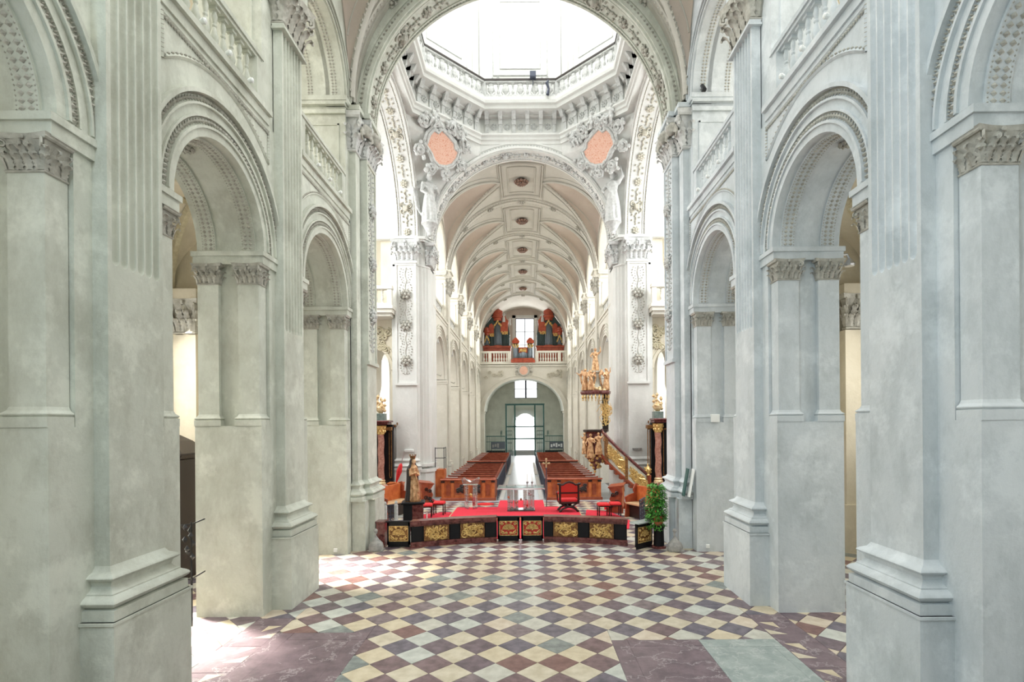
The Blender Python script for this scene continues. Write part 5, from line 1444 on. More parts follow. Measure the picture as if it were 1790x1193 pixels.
def stool(x, y, rz, label, grp):
    r = empty('stool', (x, y, 0.012), rz); tag(r, label, 'stool', grp)
    m = MB(); m.bbox(-0.2, 0.2, -0.2, 0.2, 0.40, 0.48, 0.035); put('cushion', m, 'fabric_red', r)
    m = MB(); m.box(-0.2, 0.2, -0.2, 0.2, 0.36, 0.40); put('seat_frame', m, 'dark_wood', r)
    for sx in (-1, 1):
        for sy in (-1, 1):
            m = MB(); m.lathe([(0.018, 0), (0.024, 0.08), (0.015, 0.12), (0.024, 0.2), (0.018, 0.3), (0.02, 0.36)], 8, (sx * 0.17, sy * 0.17, 0)); put('leg', m, 'dark_wood', r)
stool(2.82, 18.8, 0.05, 'red cushioned stool before the carved prayer desk, nearest the armchair', None)
stool(3.26, 18.95, 0.02, 'red cushioned stool before the carved prayer desk, nearest the choir bench', None)
stool(-3.42, 19.0, 0.1, 'red cushioned stool half hidden behind the statue pedestal', None)
stool(-3.05, 19.5, -0.05, 'red cushioned stool beside the pedestal of the crowned statue, towards the lectern', None)
m = MB(); m.lathe([(0.09, 0), (0.05, 0.05), (0.03, 0.1), (0.05, 0.16), (0.02, 0.22), (0.02, 0.42)], 10); o = put('candlestick', m, 'wax', None, (-3.12, 17.4, 0.012), smooth=40); tag(o, 'small cream candlestick standing on the red carpet by the statue pedestal', 'candlestick')

# ================================================================ crowned statue on its pedestal
root = empty('statue_pedestal', (-3.45, 16.9, 0.0), radians(8)); tag(root, 'black and dark brown wooden pedestal under the crowned statue', 'pedestal')
m = MB(); m.bbox(-0.3, 0.3, -0.27, 0.27, 0.06, 0.82, 0.015); put('body', m, 'black_lacquer', root)
m = MB(); m.bbox(-0.02, 0.305, -0.28, -0.26, 0.08, 0.8, 0.004); put('front_panel', m, 'marble_red', root)
m = MB(); m.bbox(-0.36, 0.36, -0.33, 0.33, 0.82, 0.88, 0.02); put('top_slab', m, 'black_lacquer', root)
m = MB(); m.bbox(-0.35, 0.35, -0.32, 0.32, 0.012, 0.07, 0.01); put('plinth', m, 'black_lacquer', root)
root = empty('crowned_statue', (-3.46, 16.9, 0.88), radians(62)); tag(root, 'gilded robed statue with dark veil and crown standing on a black pedestal', 'statue')
m = MB(); H = 1.36
robe(m, H, 0.21, 11, 0.14, 0, 0.9, zt=0.6, sway=0.02)
m.loft([[(0.15 * a * cos(q), 0.125 * a * sin(q) , z * H) for q in [2 * pi * i / 18 for i in range(18)]] for z, a in ((0.52, 1.0), (0.6, 0.95), (0.7, 1.05), (0.78, 1.1), (0.83, 0.7), (0.86, 0.38), (0.89, 0.34))])
for pts in ([(-0.13, 0, 0.76 * H), (-0.19, -0.06, 0.62 * H), (-0.03, -0.17, 0.66 * H)], [(0.13, 0, 0.76 * H), (0.19, -0.06, 0.6 * H), (0.05, -0.18, 0.62 * H)]): m.tube(pts, [0.065, 0.06, 0.03], 8); m.blob(pts[2], 0.035, 0.03, 0.04)
for k in range(7): m.tube([(-0.12 + 0.02 * k, -0.13, (0.68 - 0.03 * k) * H), (0.02, -0.20, (0.45 - 0.04 * k) * H), (0.15, -0.12, (0.32 - 0.03 * k) * H)], 0.02, 5)
put('robe', remeshed(m, 0.014, 'robe', 'gilt_robe'), None, root)
m = MB(); m.blob((0, -0.02, 0.92 * H), 0.075, 0.085, 0.1, 12, 10); m.octa((0, -0.105, 0.915 * H), 0.014, 0.02, 0.022); m.tube([(0, 0, 0.84 * H), (0, -0.01, 0.92 * H)], 0.045, 8)
for sx in (-1, 1): m.blob((sx * 0.03, -0.09, 0.93 * H), 0.012, 0.01, 0.008)
m.blob((0, -0.095, 0.885 * H), 0.022, 0.012, 0.008)
put('head', remeshed(m, 0.009, 'head', 'flesh_gilt'), None, root)
m = MB()
def half(r, d, z, a0, a1, n=22): return [(r * cos(a), d * sin(a), z * H) for a in [a0 + (a1 - a0) * i / n for i in range(n + 1)]]
rows = []
for z, r in ((0.02, 0.27), (0.2, 0.235), (0.4, 0.21), (0.6, 0.20), (0.72, 0.2), (0.8, 0.175), (0.85, 0.115), (0.9, 0.105), (0.96, 0.095), (1.0, 0.05)):
    rows.append([(x * (1 + 0.06 * cos(9 * i)), y, zz) for i, (x, y, zz) in enumerate(half(r, r * 0.95, z, -0.25, pi + 0.25))])
m.grid(rows)
inner = [[(x * 0.93, y * 0.93, z) for x, y, z in r] for r in rows]; m.grid(inner)
put('veil', m, 'dark_wood', root, smooth=60)
m = MB(); m.lathe([(0.085, 0.985 * H), (0.08, 1.0 * H), (0.1, 1.05 * H), (0.085, 1.05 * H)], 14)
for k in range(8): a = 2 * pi * k / 8; m.octa((0.1 * cos(a), 0.1 * sin(a), 1.07 * H), 0.022, 0.022, 0.03)
put('crown', m, 'gold_dark', root)
m = MB(); m.lathe([(0.26, 0), (0.25, 0.04)], 16); put('base', m, 'gold_dark', root)

# ================================================================ choir benches, prayer desks, iron grilles
def scroll_end(m, x, d, h):
    pts = [(0, 0), (d, 0), (d, h * 0.55), (d * 0.72, h * 0.62), (d * 0.78, h * 0.8), (d * 0.55, h * 0.92), (d * 0.3, h), (0, h)]
    m.prism([(u, v) for u, v in pts], 'x', x, x + 0.06)
def bench(x, y, rz, w, label):
    r = empty('choir_bench', (x, y, 0.0), rz); tag(r, label, 'bench')
    m = MB(); m.bbox(-w / 2, w / 2, -0.22, 0.28, 0.46, 0.52, 0.01); put('seat', m, 'wood_pale', r)
    m = MB(); m.bbox(-w / 2, w / 2, 0.26, 0.32, 0.3, 1.08, 0.01); put('backrest', m, 'wood_orange', r)
    for e in (-1, 1):
        q = MB(); xx = e * w / 2 - 0.03
        q.prism([(-0.25, 0), (0.34, 0), (0.34, 1.12), (0.22, 1.16), (0.12, 0.98), (0.16, 0.82), (-0.05, 0.78), (-0.25, 0.7), (-0.2, 0.5)], 'x', xx, xx + 0.06); put('end_panel', q, 'wood_red', r)
    m = MB(); m.bbox(-w / 2 + 0.05, w / 2 - 0.05, -0.1, 0.2, 0.0, 0.44, 0.01); put('base', m, 'dark_wood', r)
bench(4.15, 18.2, radians(-62), 1.5, 'orange-brown choir bench with carved ends behind the potted plant')
bench(-4.65, 19.4, radians(70), 1.6, 'orange-brown choir bench with carved ends behind the iron grille by the crowned statue')
def prayer_desk(x, y, rz, label):
    r = empty('prayer_desk', (x, y, 0.0), rz); tag(r, label, 'prayer desk')
    for e in (-1, 1):
        q = MB(); q.prism([(-0.3, 0), (0.3, 0), (0.3, 0.12), (0.12, 0.3), (0.2, 0.5), (0.1, 0.72), (0.22, 0.9), (-0.24, 1.0), (-0.28, 0.7), (-0.2, 0.45), (-0.3, 0.2)], 'x', e * 0.5 - 0.03, e * 0.5 + 0.03); p = put('carved_end', q, 'wood_red', r)
        m = MB(); scrollwork(m, (e * 0.5 + e * 0.035, 0, 0.5), (0, 1, 0), (0, 0, 1), (e, 0, 0), 0.4, 0.7, random.Random(5), 7, 0.02); put('carving', m, 'dark_wood', p)
    m = MB(); m.bbox(-0.5, 0.5, -0.26, -0.2, 0.15, 0.95, 0.01); put('front_panel', m, 'wood_orange', r)
    m = MB(); m.prism([(-0.32, 0.98), (0.25, 0.9), (0.25, 0.94), (-0.32, 1.02)], 'x', -0.54, 0.54); put('desk_top', m, 'wood_red', r)
    m = MB(); m.bbox(-0.48, 0.48, 0.1, 0.4, 0.1, 0.2, 0.02); put('kneeler', m, 'fabric_red', r)
prayer_desk(3.5, 20.1, radians(75), 'carved red-brown prayer desk behind the red stools')
prayer_desk(-3.95, 21.7, radians(-70), 'carved red-brown prayer desk behind the crowned statue')
def grille(name, p, q, h, label, mat='iron_blue', n=6, posts=True):
    p = Vector(p); q = Vector(q); d = (q - p); L = d.length; ang = atan2(d.y, d.x)
    r = empty(name, (p.x, p.y, 0), ang); tag(r, label, 'grille')
    m = MB(); m.box(0, L, -0.015, 0.015, 0.08, 0.11); m.box(0, L, -0.015, 0.015, h - 0.06, h - 0.03); m.box(0, L, -0.025, 0.025, h - 0.03, h); put('rails', m, mat, r)
    for k in range(n + 1):
        m = MB(); x = L * k / n; m.box(x - 0.012, x + 0.012, -0.012, 0.012, 0, h); put('bar', m, mat, r)
    for k in range(n):
        m = MB(); xm = L * (k + 0.5) / n; w = L / n
        for zc in [0.1 + (h - 0.15) * (i + 0.5) / 3 for i in range(3)]:
            for sg in (-1, 1):
                R = min(w * 0.42, (h - 0.15) / 7)
                m.tube([(xm + sg * (R * (1 - t * 0.8) * cos(t * 7)), 0, zc + sg * (R * 0.6) + R * (1 - t * 0.8) * sin(t * 7)) for t in [i / 9 for i in range(10)]], 0.011, 4)
        put('scroll_infill', m, mat, r)
    return r
grille('iron_grille', (-4.4, 16.1), (-3.9, 16.4), 0.86, 'dark wrought-iron grille with scrolls beside the statue pedestal', n=4)
grille('iron_grille', (3.55, 16.2), (3.86, 16.9), 0.95, 'dark wrought-iron grille with scrolls behind the potted plant', n=3)
for i, x in enumerate((-4.0, -3.72)):
    m = MB(); m.lathe([(0.06, 0), (0.06, 0.86), (0.04, 0.88), (0.05, 0.94), (0.02, 0.99)], 8); o = put('grille_post', m, 'ornament_white', None, (x - 0.12, 16.05 + i * 0.2, 0)); tag(o, 'pale turned post in front of the iron grille by the statue', 'post', 'posts of the iron grille')

# ================================================================ potted plant, stones, small fittings
root = empty('plant_stand', (3.60, 14.1, 0)); tag(root, 'tall black stand under the potted plant', 'plant stand')
m = MB(); m.lathe([(0.16, 0), (0.17, 0.04), (0.14, 0.06), (0.13, 0.5), (0.16, 0.56), (0.16, 0.6)], 16); put('column', m, 'black_lacquer', root, smooth=40)
m = MB(); m.lathe([(0.19, 0), (0.19, 0.05), (0.15, 0.06)], 16); put('foot', m, 'marble_red', root)
root = empty('potted_plant', (3.60, 14.1, 0.6)); tag(root, 'bushy green plant in a terracotta pot on a black stand', 'plant')
m = MB(); m.lathe([(0.1, 0), (0.15, 0.2), (0.165, 0.2), (0.165, 0.25), (0.14, 0.25)], 16); put('pot', m, 'terracotta', root, smooth=40)
rnd = random.Random(8); m = MB(); st = MB()
for k in range(1700):
    a = rnd.uniform(0, 2 * pi); t = rnd.random(); zz = 0.95 * t - 0.25 * (rnd.random() < 0.3)
    R = 0.30 * (1 - 0.55 * max(0, t - 0.55)) * sqrt(rnd.uniform(0.1, 1))
    c = Vector((R * cos(a) - 0.06, R * sin(a), 0.12 + zz)); sz = rnd.uniform(0.035, 0.065)
    d = Vector((cos(a), sin(a), rnd.uniform(-0.9, 0.5))).normalized(); u = d.cross(Vector((0, 0, 1))).normalized()
    nn = u.cross(d)
    m.add([c - d * sz, c + u * sz * 0.5 + nn * sz * 0.15, c + d * sz, c - u * sz * 0.5 + nn * sz * 0.15], [(0, 1, 2), (0, 2, 3)])
lf = put('foliage', m, 'leaf_green', root); lf['kind'] = 'stuff'
for k in range(7):
    a = k * 0.9; st.tube([(0.03 * cos(a), 0.03 * sin(a), 0.2), (0.1 * cos(a), 0.1 * sin(a), 0.6), (0.16 * cos(a) - 0.04, 0.16 * sin(a), 0.95)], 0.008, 4)
put('stem', st, 'leaf_green', root)
for s, x, y in ((-1, -3.83, 14.02), (1, 3.92, 13.72)):
    m = MB(); m.lathe([(0.05, 0.0), (0.19, 0.02), (0.2, 0.1), (0.17, 0.2), (0.08, 0.29), (0.035, 0.36)], 14)
    m.tube([(0, 0, 0.34), (-0.02, 0, 0.42), (-0.01 * s, 0, 0.48)], [0.035, 0.022, 0.03], 8); m.blob((-0.01, 0, 0.52), 0.055, 0.035, 0.06, 8, 6); m.box(-0.16, 0.2, -0.14, 0.14, 0, 0.05)
    o = put('door_weight', m, 'stone_grey', None, (x, y, 0), smooth=40); tag(o, 'grey stone weight with knobbed neck at the pier foot, ' + ('grey-green side' if s < 0 else 'by the potted plant'), 'stone weight')
for k, (dx, mt) in enumerate(((0, 'iron_green'), (0.16, 'white_plastic'))):
    m = MB(); m.box(-0.012, 0.012, -0.1, 0.1, 0, 0.72); o = put('leaning_board', m, mt, None, (4.16 + dx * 0.6, 13.80 - dx, 1.40 if k == 0 else 1.40), (0, radians(10), 0))
    tag(o, 'narrow %s board leaning on the pier pedestal beside the potted plant' % ('dark green' if k == 0 else 'white'), 'board')
m = MB(); m.bbox(-0.11, 0.11, -0.09, 0.09, 0, 0.2, 0.01); m.box(-0.09, 0.09, -0.095, -0.09, 0.02, 0.18); o = put('junction_box', m, 'white_plastic', None, (4.93, 13.66, 3.3)); tag(o, 'white box on the ledge of the blue-grey pier', 'box')
for s, x, z in ((-1, -4.75, 0.07), (1, 4.72, 0.10)):
    m = MB(); m.bbox(-0.045, 0.045, -0.02, 0.03, 0, 0.09, 0.006); m.lathe([(0.02, 0), (0.02, 0.01)], 8, (0, -0.015, 0.04)); o = put('wall_socket', m, 'white_plastic', None, (x, 13.605, z)); tag(o, 'white socket low on the %s pier' % ('grey-green' if s < 0 else 'blue-grey'), 'socket')

# ================================================================ pews
ORD = ['first', 'second', 'third', 'fourth', 'fifth', 'sixth', 'seventh', 'eighth', 'ninth', 'tenth', 'eleventh', 'twelfth']
def make_pew(w):
    """pew facing -Y (towards the altar), centred in x"""
    r = empty('pew', (0, 0, 0))
    m = MB(); m.bbox(-w / 2, w / 2, 0.30, 0.72, 0.42, 0.46, 0.01); put('seat', m, 'wood_red', r)
    m = MB(); m.bbox(-w / 2, w / 2, 0.74, 0.79, 0.10, 0.88, 0.01); put('backrest', m, 'wood_red', r)
    m = MB(); m.prism([(0.70, 0.87), (0.98, 0.85), (0.98, 0.89), (0.70, 0.91)], 'x', -w / 2, w / 2); put('book_ledge', m, 'wood_top', r)
    m = MB(); m.bbox(-w / 2, w / 2, 0.02, 0.16, 0.12, 0.17, 0.01); put('kneeler', m, 'wood_top', r)
    for e in (-1, 1):
        m = MB(); x = e * w / 2
        m.prism([(0.0, 0.05), (0.95, 0.05), (0.95, 0.86), (0.70, 0.93), (0.62, 0.74), (0.3, 0.62), (0.22, 0.5), (0.0, 0.3)], 'x', x - 0.035, x + 0.035); put('end_panel', m, 'wood_red', r)
    m = MB(); m.box(-w / 2 - 0.06, w / 2 + 0.06, -0.02, 1.0, 0.0, 0.06); put('platform', m, 'wood_red', r)
    return r
PW = 2.2
protos = {}
for s in (-1, 1):
    cx = -2.38 if s < 0 else 2.2
    sd = 'on the pulpit side' if s > 0 else 'across from the pulpit'
    # panelled front
    f = empty('pew_screen', (cx, 23.05, 0)); tag(f, 'panelled reddish-brown pew front with carved square panels, ' + sd, 'pew screen')
    m = MB(); m.bbox(-PW / 2 - 0.05, PW / 2 + 0.05, -0.02, 0.05, 0.1, 0.88, 0.01); put('board', m, 'wood_orange', f)
    m = MB(); m.bbox(-PW / 2 - 0.1, PW / 2 + 0.1, -0.10, 0.14, 0.88, 0.93, 0.01); put('top_rail', m, 'wood_top', f)
    m = MB(); m.bbox(-PW / 2 - 0.1, PW / 2 + 0.1, -0.1, 0.08, 0.0, 0.12, 0.01); put('plinth', m, 'wood_red', f)
    for x in (-1.08, -0.67, 0.0, 0.67, 1.08):
        m = MB(); m.bbox(x - 0.06, x + 0.06, -0.07, 0.0, 0.12, 0.88, 0.008); put('stile', m, 'wood_orange', f)
    for x in (-0.85, 0.85):
        m = MB(); n = 10; m.prism([(x - 0.09, 0.22)] + [(x - 0.09 * cos(pi * i / n), 0.62 + 0.09 * sin(pi * i / n)) for i in range(n + 1)] + [(x + 0.09, 0.22)], 'y', -0.035, -0.015); put('arched_niche', m, 'wood_red', f)
    for x in (-0.36, 0.36):
        m = MB(); m.box(x - 0.2, x + 0.2, -0.045, -0.01, 0.28, 0.74); p = put('square_panel', m, 'wood_red', f)
        m = MB(); scrollwork(m, (x, -0.05, 0.51), (1, 0, 0), (0, 0, 1), (0, -1, 0), 0.38, 0.4, random.Random(2), 14, 0.017); put('carving', m, 'dark_wood', p)
    for x in (-1.08, -0.67, 0.67, 1.08):
        m = MB(); m.box(x - 0.08, x + 0.08, -0.09, 0.0, 0.78, 0.86); put('stile_bracket', m, 'dark_wood', f)
    f2 = empty('pew_screen', (cx, 34.1, 0)); tag(f2, 'plain dark pew screen before the rear pews, ' + sd, 'pew screen')
    m = MB(); m.bbox(-PW / 2 - 0.05, PW / 2 + 0.05, -0.02, 0.05, 0.0, 0.88, 0.01); put('board', m, 'wood_red', f2)
    m = MB(); m.bbox(-PW / 2 - 0.15, PW / 2 + 0.15, -0.16, 0.16, 0.88, 0.95, 0.01); put('top_rail', m, 'wood_top', f2)
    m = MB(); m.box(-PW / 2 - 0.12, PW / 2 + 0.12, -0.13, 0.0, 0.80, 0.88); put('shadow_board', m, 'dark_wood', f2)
    proto = make_pew(PW)
    m = MB(); xo = s * (PW / 2 - 0.25); m.prism([(0.70, 0.912), (0.97, 0.892), (0.97, 0.912), (0.70, 0.932)], 'x', xo - 0.25, xo + 0.27); put('pale_strip', m, 'stucco_white', proto)  # pale strip on the outer end of each book ledge
    ys = [23.2 + 1.05 * k for k in range(9)] + [34.2 + 1.05 * k for k in range(10)]
    for k, y in enumerate(ys):
        blk, idx = ('front', k) if k < 9 else ('rear', k - 9)
        o = proto if k == 0 else copy_tree(proto)
        o.location = (cx, y, 0)
        tag(o, '%s pew of the %s block counted from the altar, %s' % (ORD[idx], blk, sd), 'pew', 'wooden pews, ' + ('pulpit side' if s > 0 else 'opposite side'))
    xr = cx - s * (PW / 2 + 0.16)
    for (ya, yb, nm) in ((23.1, 32.6, 'front'), (34.35, 44.6, 'rear')):
        grille('iron_railing', (xr, ya), (xr, yb), 0.92, 'long dark wrought-iron railing along the aisle beside the %s pews, %s' % (nm, sd), 'iron_blue', 14)
        m = MB(); m.box(-0.09, 0.09, 0, yb - ya, 0.0, 0.05); o = put('aisle_kerb', m, 'stucco_white', None, (xr - s * 0.16, ya, 0.002)); tag(o, 'pale stone kerb along the aisle in front of the %s iron railing, %s' % (nm, sd), 'kerb')

# ================================================================ pulpit with sounding board and stair
P0 = Vector((3.12, 23.25, 0))
root = empty('pulpit', P0); tag(root, 'carved pulpit with gilded figures, pendant base and gilt stair on the crossing pier', 'pulpit')
def octo(r, z, ox=0, oy=0, n=10): return [(ox + r * cos(2 * pi * i / n), oy + r * sin(2 * pi * i / n), z) for i in range(n)]
m = MB(); m.loft([octo(0.04, 1.26), octo(0.1, 1.34), octo(0.12, 1.42), octo(0.22, 1.56, 0.04, 0.04), octo(0.42, 1.78, .06, .06), octo(0.46, 1.85, .06, .06), octo(0.42, 1.92, .06, .06), octo(0.45, 2.4, .06, .06), octo(0.44, 2.85, .06, .06), octo(0.52, 2.92, .06, .06)]); put('basin', m, 'marble_red', root)
m = MB(); m.loft([octo(0.55, 2.92, .06, .06), octo(0.56, 3.0, .06, .06), octo(0.5, 3.02, .06, .06)]); put('rim', m, 'dark_wood', root)
for k, (a, z, h) in enumerate(((3.3, 1.95, 0.95), (4.1, 1.8, 1.05), (4.8, 1.95, 0.95), (5.6, 1.8, 1.05))):
    fg = figure(h, (A_OPEN, A_DOWN, A_RAISE, A_OPEN)[k], seed=k, folds=7, name='gilt_figure', mat='gilt_robe', voxel=0.022)
    put('gilt_figure', fg, None, root, (0.06 + 0.5 * cos(a), 0.06 + 0.5 * sin(a), z), (0, 0, a + pi / 2))
m = MB(); rnd = random.Random(3)
for k in range(26):
    a = rnd.uniform(pi * 0.9, 2.05 * pi); z = rnd.uniform(1.35, 1.95); r = 0.12 + (z - 1.3) * 0.55
    m.blob((0.05 + r * cos(a), 0.05 + r * sin(a), z), 0.07, 0.07, 0.07)
m.lathe([(0.02, 1.12), (0.06, 1.2), (0.03, 1.26), (0.1, 1.34)], 8)
put('gilt_foliage', m, 'gold', root, smooth=60)
m = MB(); m.box(0.3, 0.52, 0.05, 0.4, 2.3, 3.0); put('red_drape', m, 'fabric_red', root)
m = MB(); m.bbox(0.36, 0.62, 0.1, 0.25, 3.0, 4.55, 0.02); p = put('back_panel', m, 'dark_wood', root)
m = MB(); gold_relief(m, 0.22, 1.4, 12, 16, 0.02); m.xf(Matrix.Translation((0.49, 0.09, 3.78))); put('gilt_relief', m, 'gold', p, smooth=60)
# stair along the pier
def st_pt(t):     # top edge of the parapet, from the pulpit down to the floor side
    x = 0.22 + 2.03 * t; return Vector((x, -0.42 - 0.18 * sin(pi * t), 3.0 - 2.02 * (t ** 0.85)))
m = MB(); rows = []
N = 18
for i in range(N + 1):
    p = st_pt(i / N); hh = 1.02 - 0.12 * i / N
    rows.append([(p.x, p.y, p.z), (p.x, p.y, p.z - hh)])
m.loft([[(r[0][0], r[0][1], r[0][2]), (r[0][0], r[0][1] + 0.06, r[0][2]), (r[1][0], r[1][1] + 0.06, r[1][2]), (r[1][0], r[1][1], r[1][2])] for r in rows]); put('stair_parapet', m, 'entry_plaster', root)
m = MB(); m.tube([st_pt(i / N) + Vector((0, 0.03, 0.03)) for i in range(N + 1)], 0.07, 8); put('handrail', m, 'marble_red', root, smooth=60)
m = MB(); m.tube([Vector(rows[i][1]) + Vector((0, 0.03, 0)) for i in range(N + 1)], 0.06, 8); put('lower_rail', m, 'wood_red', root, smooth=60)
for a, b_ in ((0.06, 0.14), (0.48, 0.54), (0.94, 1.0)):
    m = MB(); i0, i1 = a, b_
    p, q = st_pt(a), st_pt(b_); m.loft([[(p.x, p.y - 0.03, p.z), (p.x, p.y + 0.06, p.z), (p.x, p.y + 0.06, p.z - 1.0), (p.x, p.y - 0.03, p.z - 1.0)], [(q.x, q.y - 0.03, q.z), (q.x, q.y + 0.06, q.z), (q.x, q.y + 0.06, q.z - 0.94), (q.x, q.y - 0.03, q.z - 0.94)]]); put('stair_post', m, 'gold_dark', root)
for k, (a, b_) in enumerate(((0.16, 0.47), (0.56, 0.93))):
    m = MB(); p, q = st_pt(a), st_pt(b_); W = (q - p).length * 0.92
    gold_relief(m, W, 0.66, 30 + k, 34, 0.034)
    for i in range(16):
        m.blob((random.Random(i + k).uniform(-0.3, 0.3) * W, -0.01, random.Random(i * 3 + k).uniform(-0.22, 0.22)), 0.06, 0.03, 0.06)
    sh = (q.z - p.z) / (q.x - p.x)
    m.v = [((p.x + q.x) / 2 + x, (p.y + q.y) / 2 - 0.03 + y, (p.z + q.z) / 2 - 0.5 + z + x * sh) for x, y, z in m.v]
    put('gilt_relief', m, 'gold', root, smooth=60)
m = MB()
for i in range(10):
    t = (i + 0.5) / 10; p = st_pt(t); m.box(p.x - 0.12, p.x + 0.12, p.y + 0.06, p.y + 0.5, p.z - 0.98 - 0.1, p.z - 0.9)
put('stair_steps', m, 'wood_red', root)
pe = st_pt(1.0)
m = MB(); m.bbox(pe.x - 0.08, pe.x + 0.08, pe.y - 0.06, pe.y + 0.1, 0, pe.z + 0.08, 0.01); put('newel_post', m, 'wood_red', root)
m = MB(); m.lathe([(0.1, 0), (0.06, 0.06), (0.12, 0.18), (0.13, 0.26), (0.05, 0.38), (0.02, 0.5)], 10, (pe.x - 0.05, pe.y, pe.z + 0.08))
for k in range(10): m.octa((pe.x - 0.05 + 0.12 * cos(k), pe.y + 0.12 * sin(k), pe.z + 0.2 + 0.02 * k), 0.05, 0.05, 0.06)
put('gilt_finial', m, 'gold', root)
# sounding board
root = empty('sounding_board', P0 + Vector((0, 0, 4.3))); tag(root, 'pulpit canopy with gilded angels, gold tassels and crowning statue', 'canopy')
m = MB(); m.loft([octo(0.5, 0.22, .06, .06), octo(0.62, 0.24, .06, .06), octo(0.66, 0.30, .06, .06), octo(0.66, 0.38, .06, .06), octo(0.58, 0.4, .06, .06)]); put('cornice', m, 'marble_red', root)
for k in range(22):
    a = 2 * pi * k / 22; m = MB(); m.octa((0.06 + 0.58 * cos(a), 0.06 + 0.58 * sin(a), 0.13), 0.035, 0.035, 0.12); m.octa((0.06 + 0.58 * cos(a), 0.06 + 0.58 * sin(a), 0.0), 0.02, 0.02, 0.04); put('tassel', m, 'gold', root)
m = MB(); m.loft([octo(0.42, 0.4, .06, .06), octo(0.34, 0.55, .06, .06), octo(0.26, 0.9, .06, .06), octo(0.22, 1.15, .06, .06), octo(0.3, 1.2, .06, .06), octo(0.3, 1.26, .06, .06)]); put('dome', m, 'entry_plaster', root)
m = MB(); rnd = random.Random(14)
for k in range(34):
    a = rnd.uniform(0, 2 * pi); rr = rnd.uniform(0.32, 0.5); m.blob((0.06 + rr * cos(a), 0.06 + rr * sin(a), 0.4 + rnd.uniform(0, 0.35) * (0.6 - rr) * 4), 0.1, 0.1, 0.08)
put('gilt_clouds', m, 'gold_pale', root, smooth=60)
for k, (x, y, h, ar, rz) in enumerate(((-0.42, -0.2, 0.95, A_OPEN, -0.5), (-0.2, -0.42, 0.85, A_RAISE, 0.1), (0.48, -0.25, 0.95, A_RAISE, 0.6))):
    put('gilt_angel', figure(h, ar, wings=True, seed=7 + k, folds=7, name='gilt_angel', mat='gilt_robe', voxel=0.022), None, root, (x, y, 0.4), (0, 0, rz))
put('crowning_statue', figure(1.0, A_RAISE, seed=12, folds=9, name='crowning_statue', mat='gilt_robe', voxel=0.02), None, root, (0.06, 0.06, 1.26), (0, 0, 0))

# ================================================================ side altars in the transepts
for s, xc in ((-1, -6.05), (1, 5.76)):
    sd = 'behind the crowned statue' if s < 0 else 'behind the pulpit stair'
    root = empty('side_altar', (xc + s * 0.5, 22.85, 0)); tag(root, 'dark side altar with pink marble columns and gilt urns ' + sd, 'altar')
    m = MB(); m.bbox(-0.74, 0.95, -0.25, 0.45, 0, 0.75, 0.02) if s > 0 else m.bbox(-0.95, 0.95, -0.25, 0.45, 0, 0.75, 0.02); put('pedestal', m, 'marble_pink', root)
    m = MB(); m.box(-0.74 if s > 0 else -0.95, 0.95, 0.12, 0.4, 0.75, 3.3); put('black_backing', m, 'black_lacquer', root)
    for x in (-0.5, 0.5):
        m = MB(); rings = []
        for k in range(25):
            z = 0.95 + 1.95 * k / 24; t = k / 24 * 5 * pi; r = 0.135
            rings.append([(x + 0.012 * cos(t) + r * cos(q), -0.06 + 0.012 * sin(t) + r * sin(q), z) for q in [2 * pi * i / 12 for i in range(12)]])
        m.loft(rings); c_ = put('column', m, 'marble_pink', root, smooth=60)
        m = MB(); m.lathe([(0.2, 0.75), (0.2, 0.82), (0.16, 0.86), (0.18, 0.92), (0.14, 0.96)], 14, (x, -0.06, 0)); put('column_base', m, 'gold_pale', c_)
        m = MB(); m.lathe([(0.14, 2.88), (0.16, 2.92), (0.15, 3.0), (0.22, 3.2), (0.24, 3.26)], 14, (x, -0.06, 0))
        for k in range(8): m.octa((x + 0.17 * cos(k * pi / 4), -0.06 + 0.17 * sin(k * pi / 4), 3.02), 0.05, 0.05, 0.09); m.octa((x + 0.2 * cos(k * pi / 4 + .4), -0.06 + 0.2 * sin(k * pi / 4 + .4), 3.15), 0.05, 0.05, 0.08)
        put('column_capital', m, 'gold', c_)
        m = MB(); m.bbox(x - 0.2, x + 0.2, -0.24, 0.15, 3.48, 3.78, 0.01); put('blocking_course', m, 'marble_green', root)
        m = MB(); m.lathe([(0.08, 3.78), (0.18, 3.9), (0.2, 4.02), (0.1, 4.15), (0.06, 4.25)], 12, (x, -0.05, 0))
        for k in range(14): m.octa((x + 0.17 * cos(k * 1.3), -0.05 + 0.17 * sin(k * 1.3), 3.9 + 0.045 * k), 0.08, 0.08, 0.1)
        put('gilt_urn', m, 'gold_pale', root)
    m = MB(); m.bbox(-0.72, 0.85, -0.32, 0.4, 3.3, 3.40, 0.02); m.bbox(-0.76, 0.92, -0.38, 0.4, 3.40, 3.48, 0.02); put('entablature', m, 'marble_red', root)
    for x in (-0.5 - 0.36, 0.0, 0.86):
        w = 0.5 if x == 0 else 0.12
        m = MB()
        for a, b_, c, d in ((x - w / 2, x + w / 2, 1.0, 1.06), (x - w / 2, x + w / 2, 3.0, 3.06), (x - w / 2, x - w / 2 + 0.03, 1.0, 3.06), (x + w / 2 - 0.03, x + w / 2, 1.0, 3.06)): m.box(a, b_, 0.08, 0.13, c, d)
        put('gilt_frame', m, 'gold_dark', root)
    m = MB(); m.bbox(-0.95, -0.6, -0.05, 0.3, 3.05, 3.2, 0.01) if s > 0 else m.bbox(0.6, 0.95, -0.05, 0.3, 3.05, 3.2, 0.01); put('side_cornice', m, 'gold_dark', root)
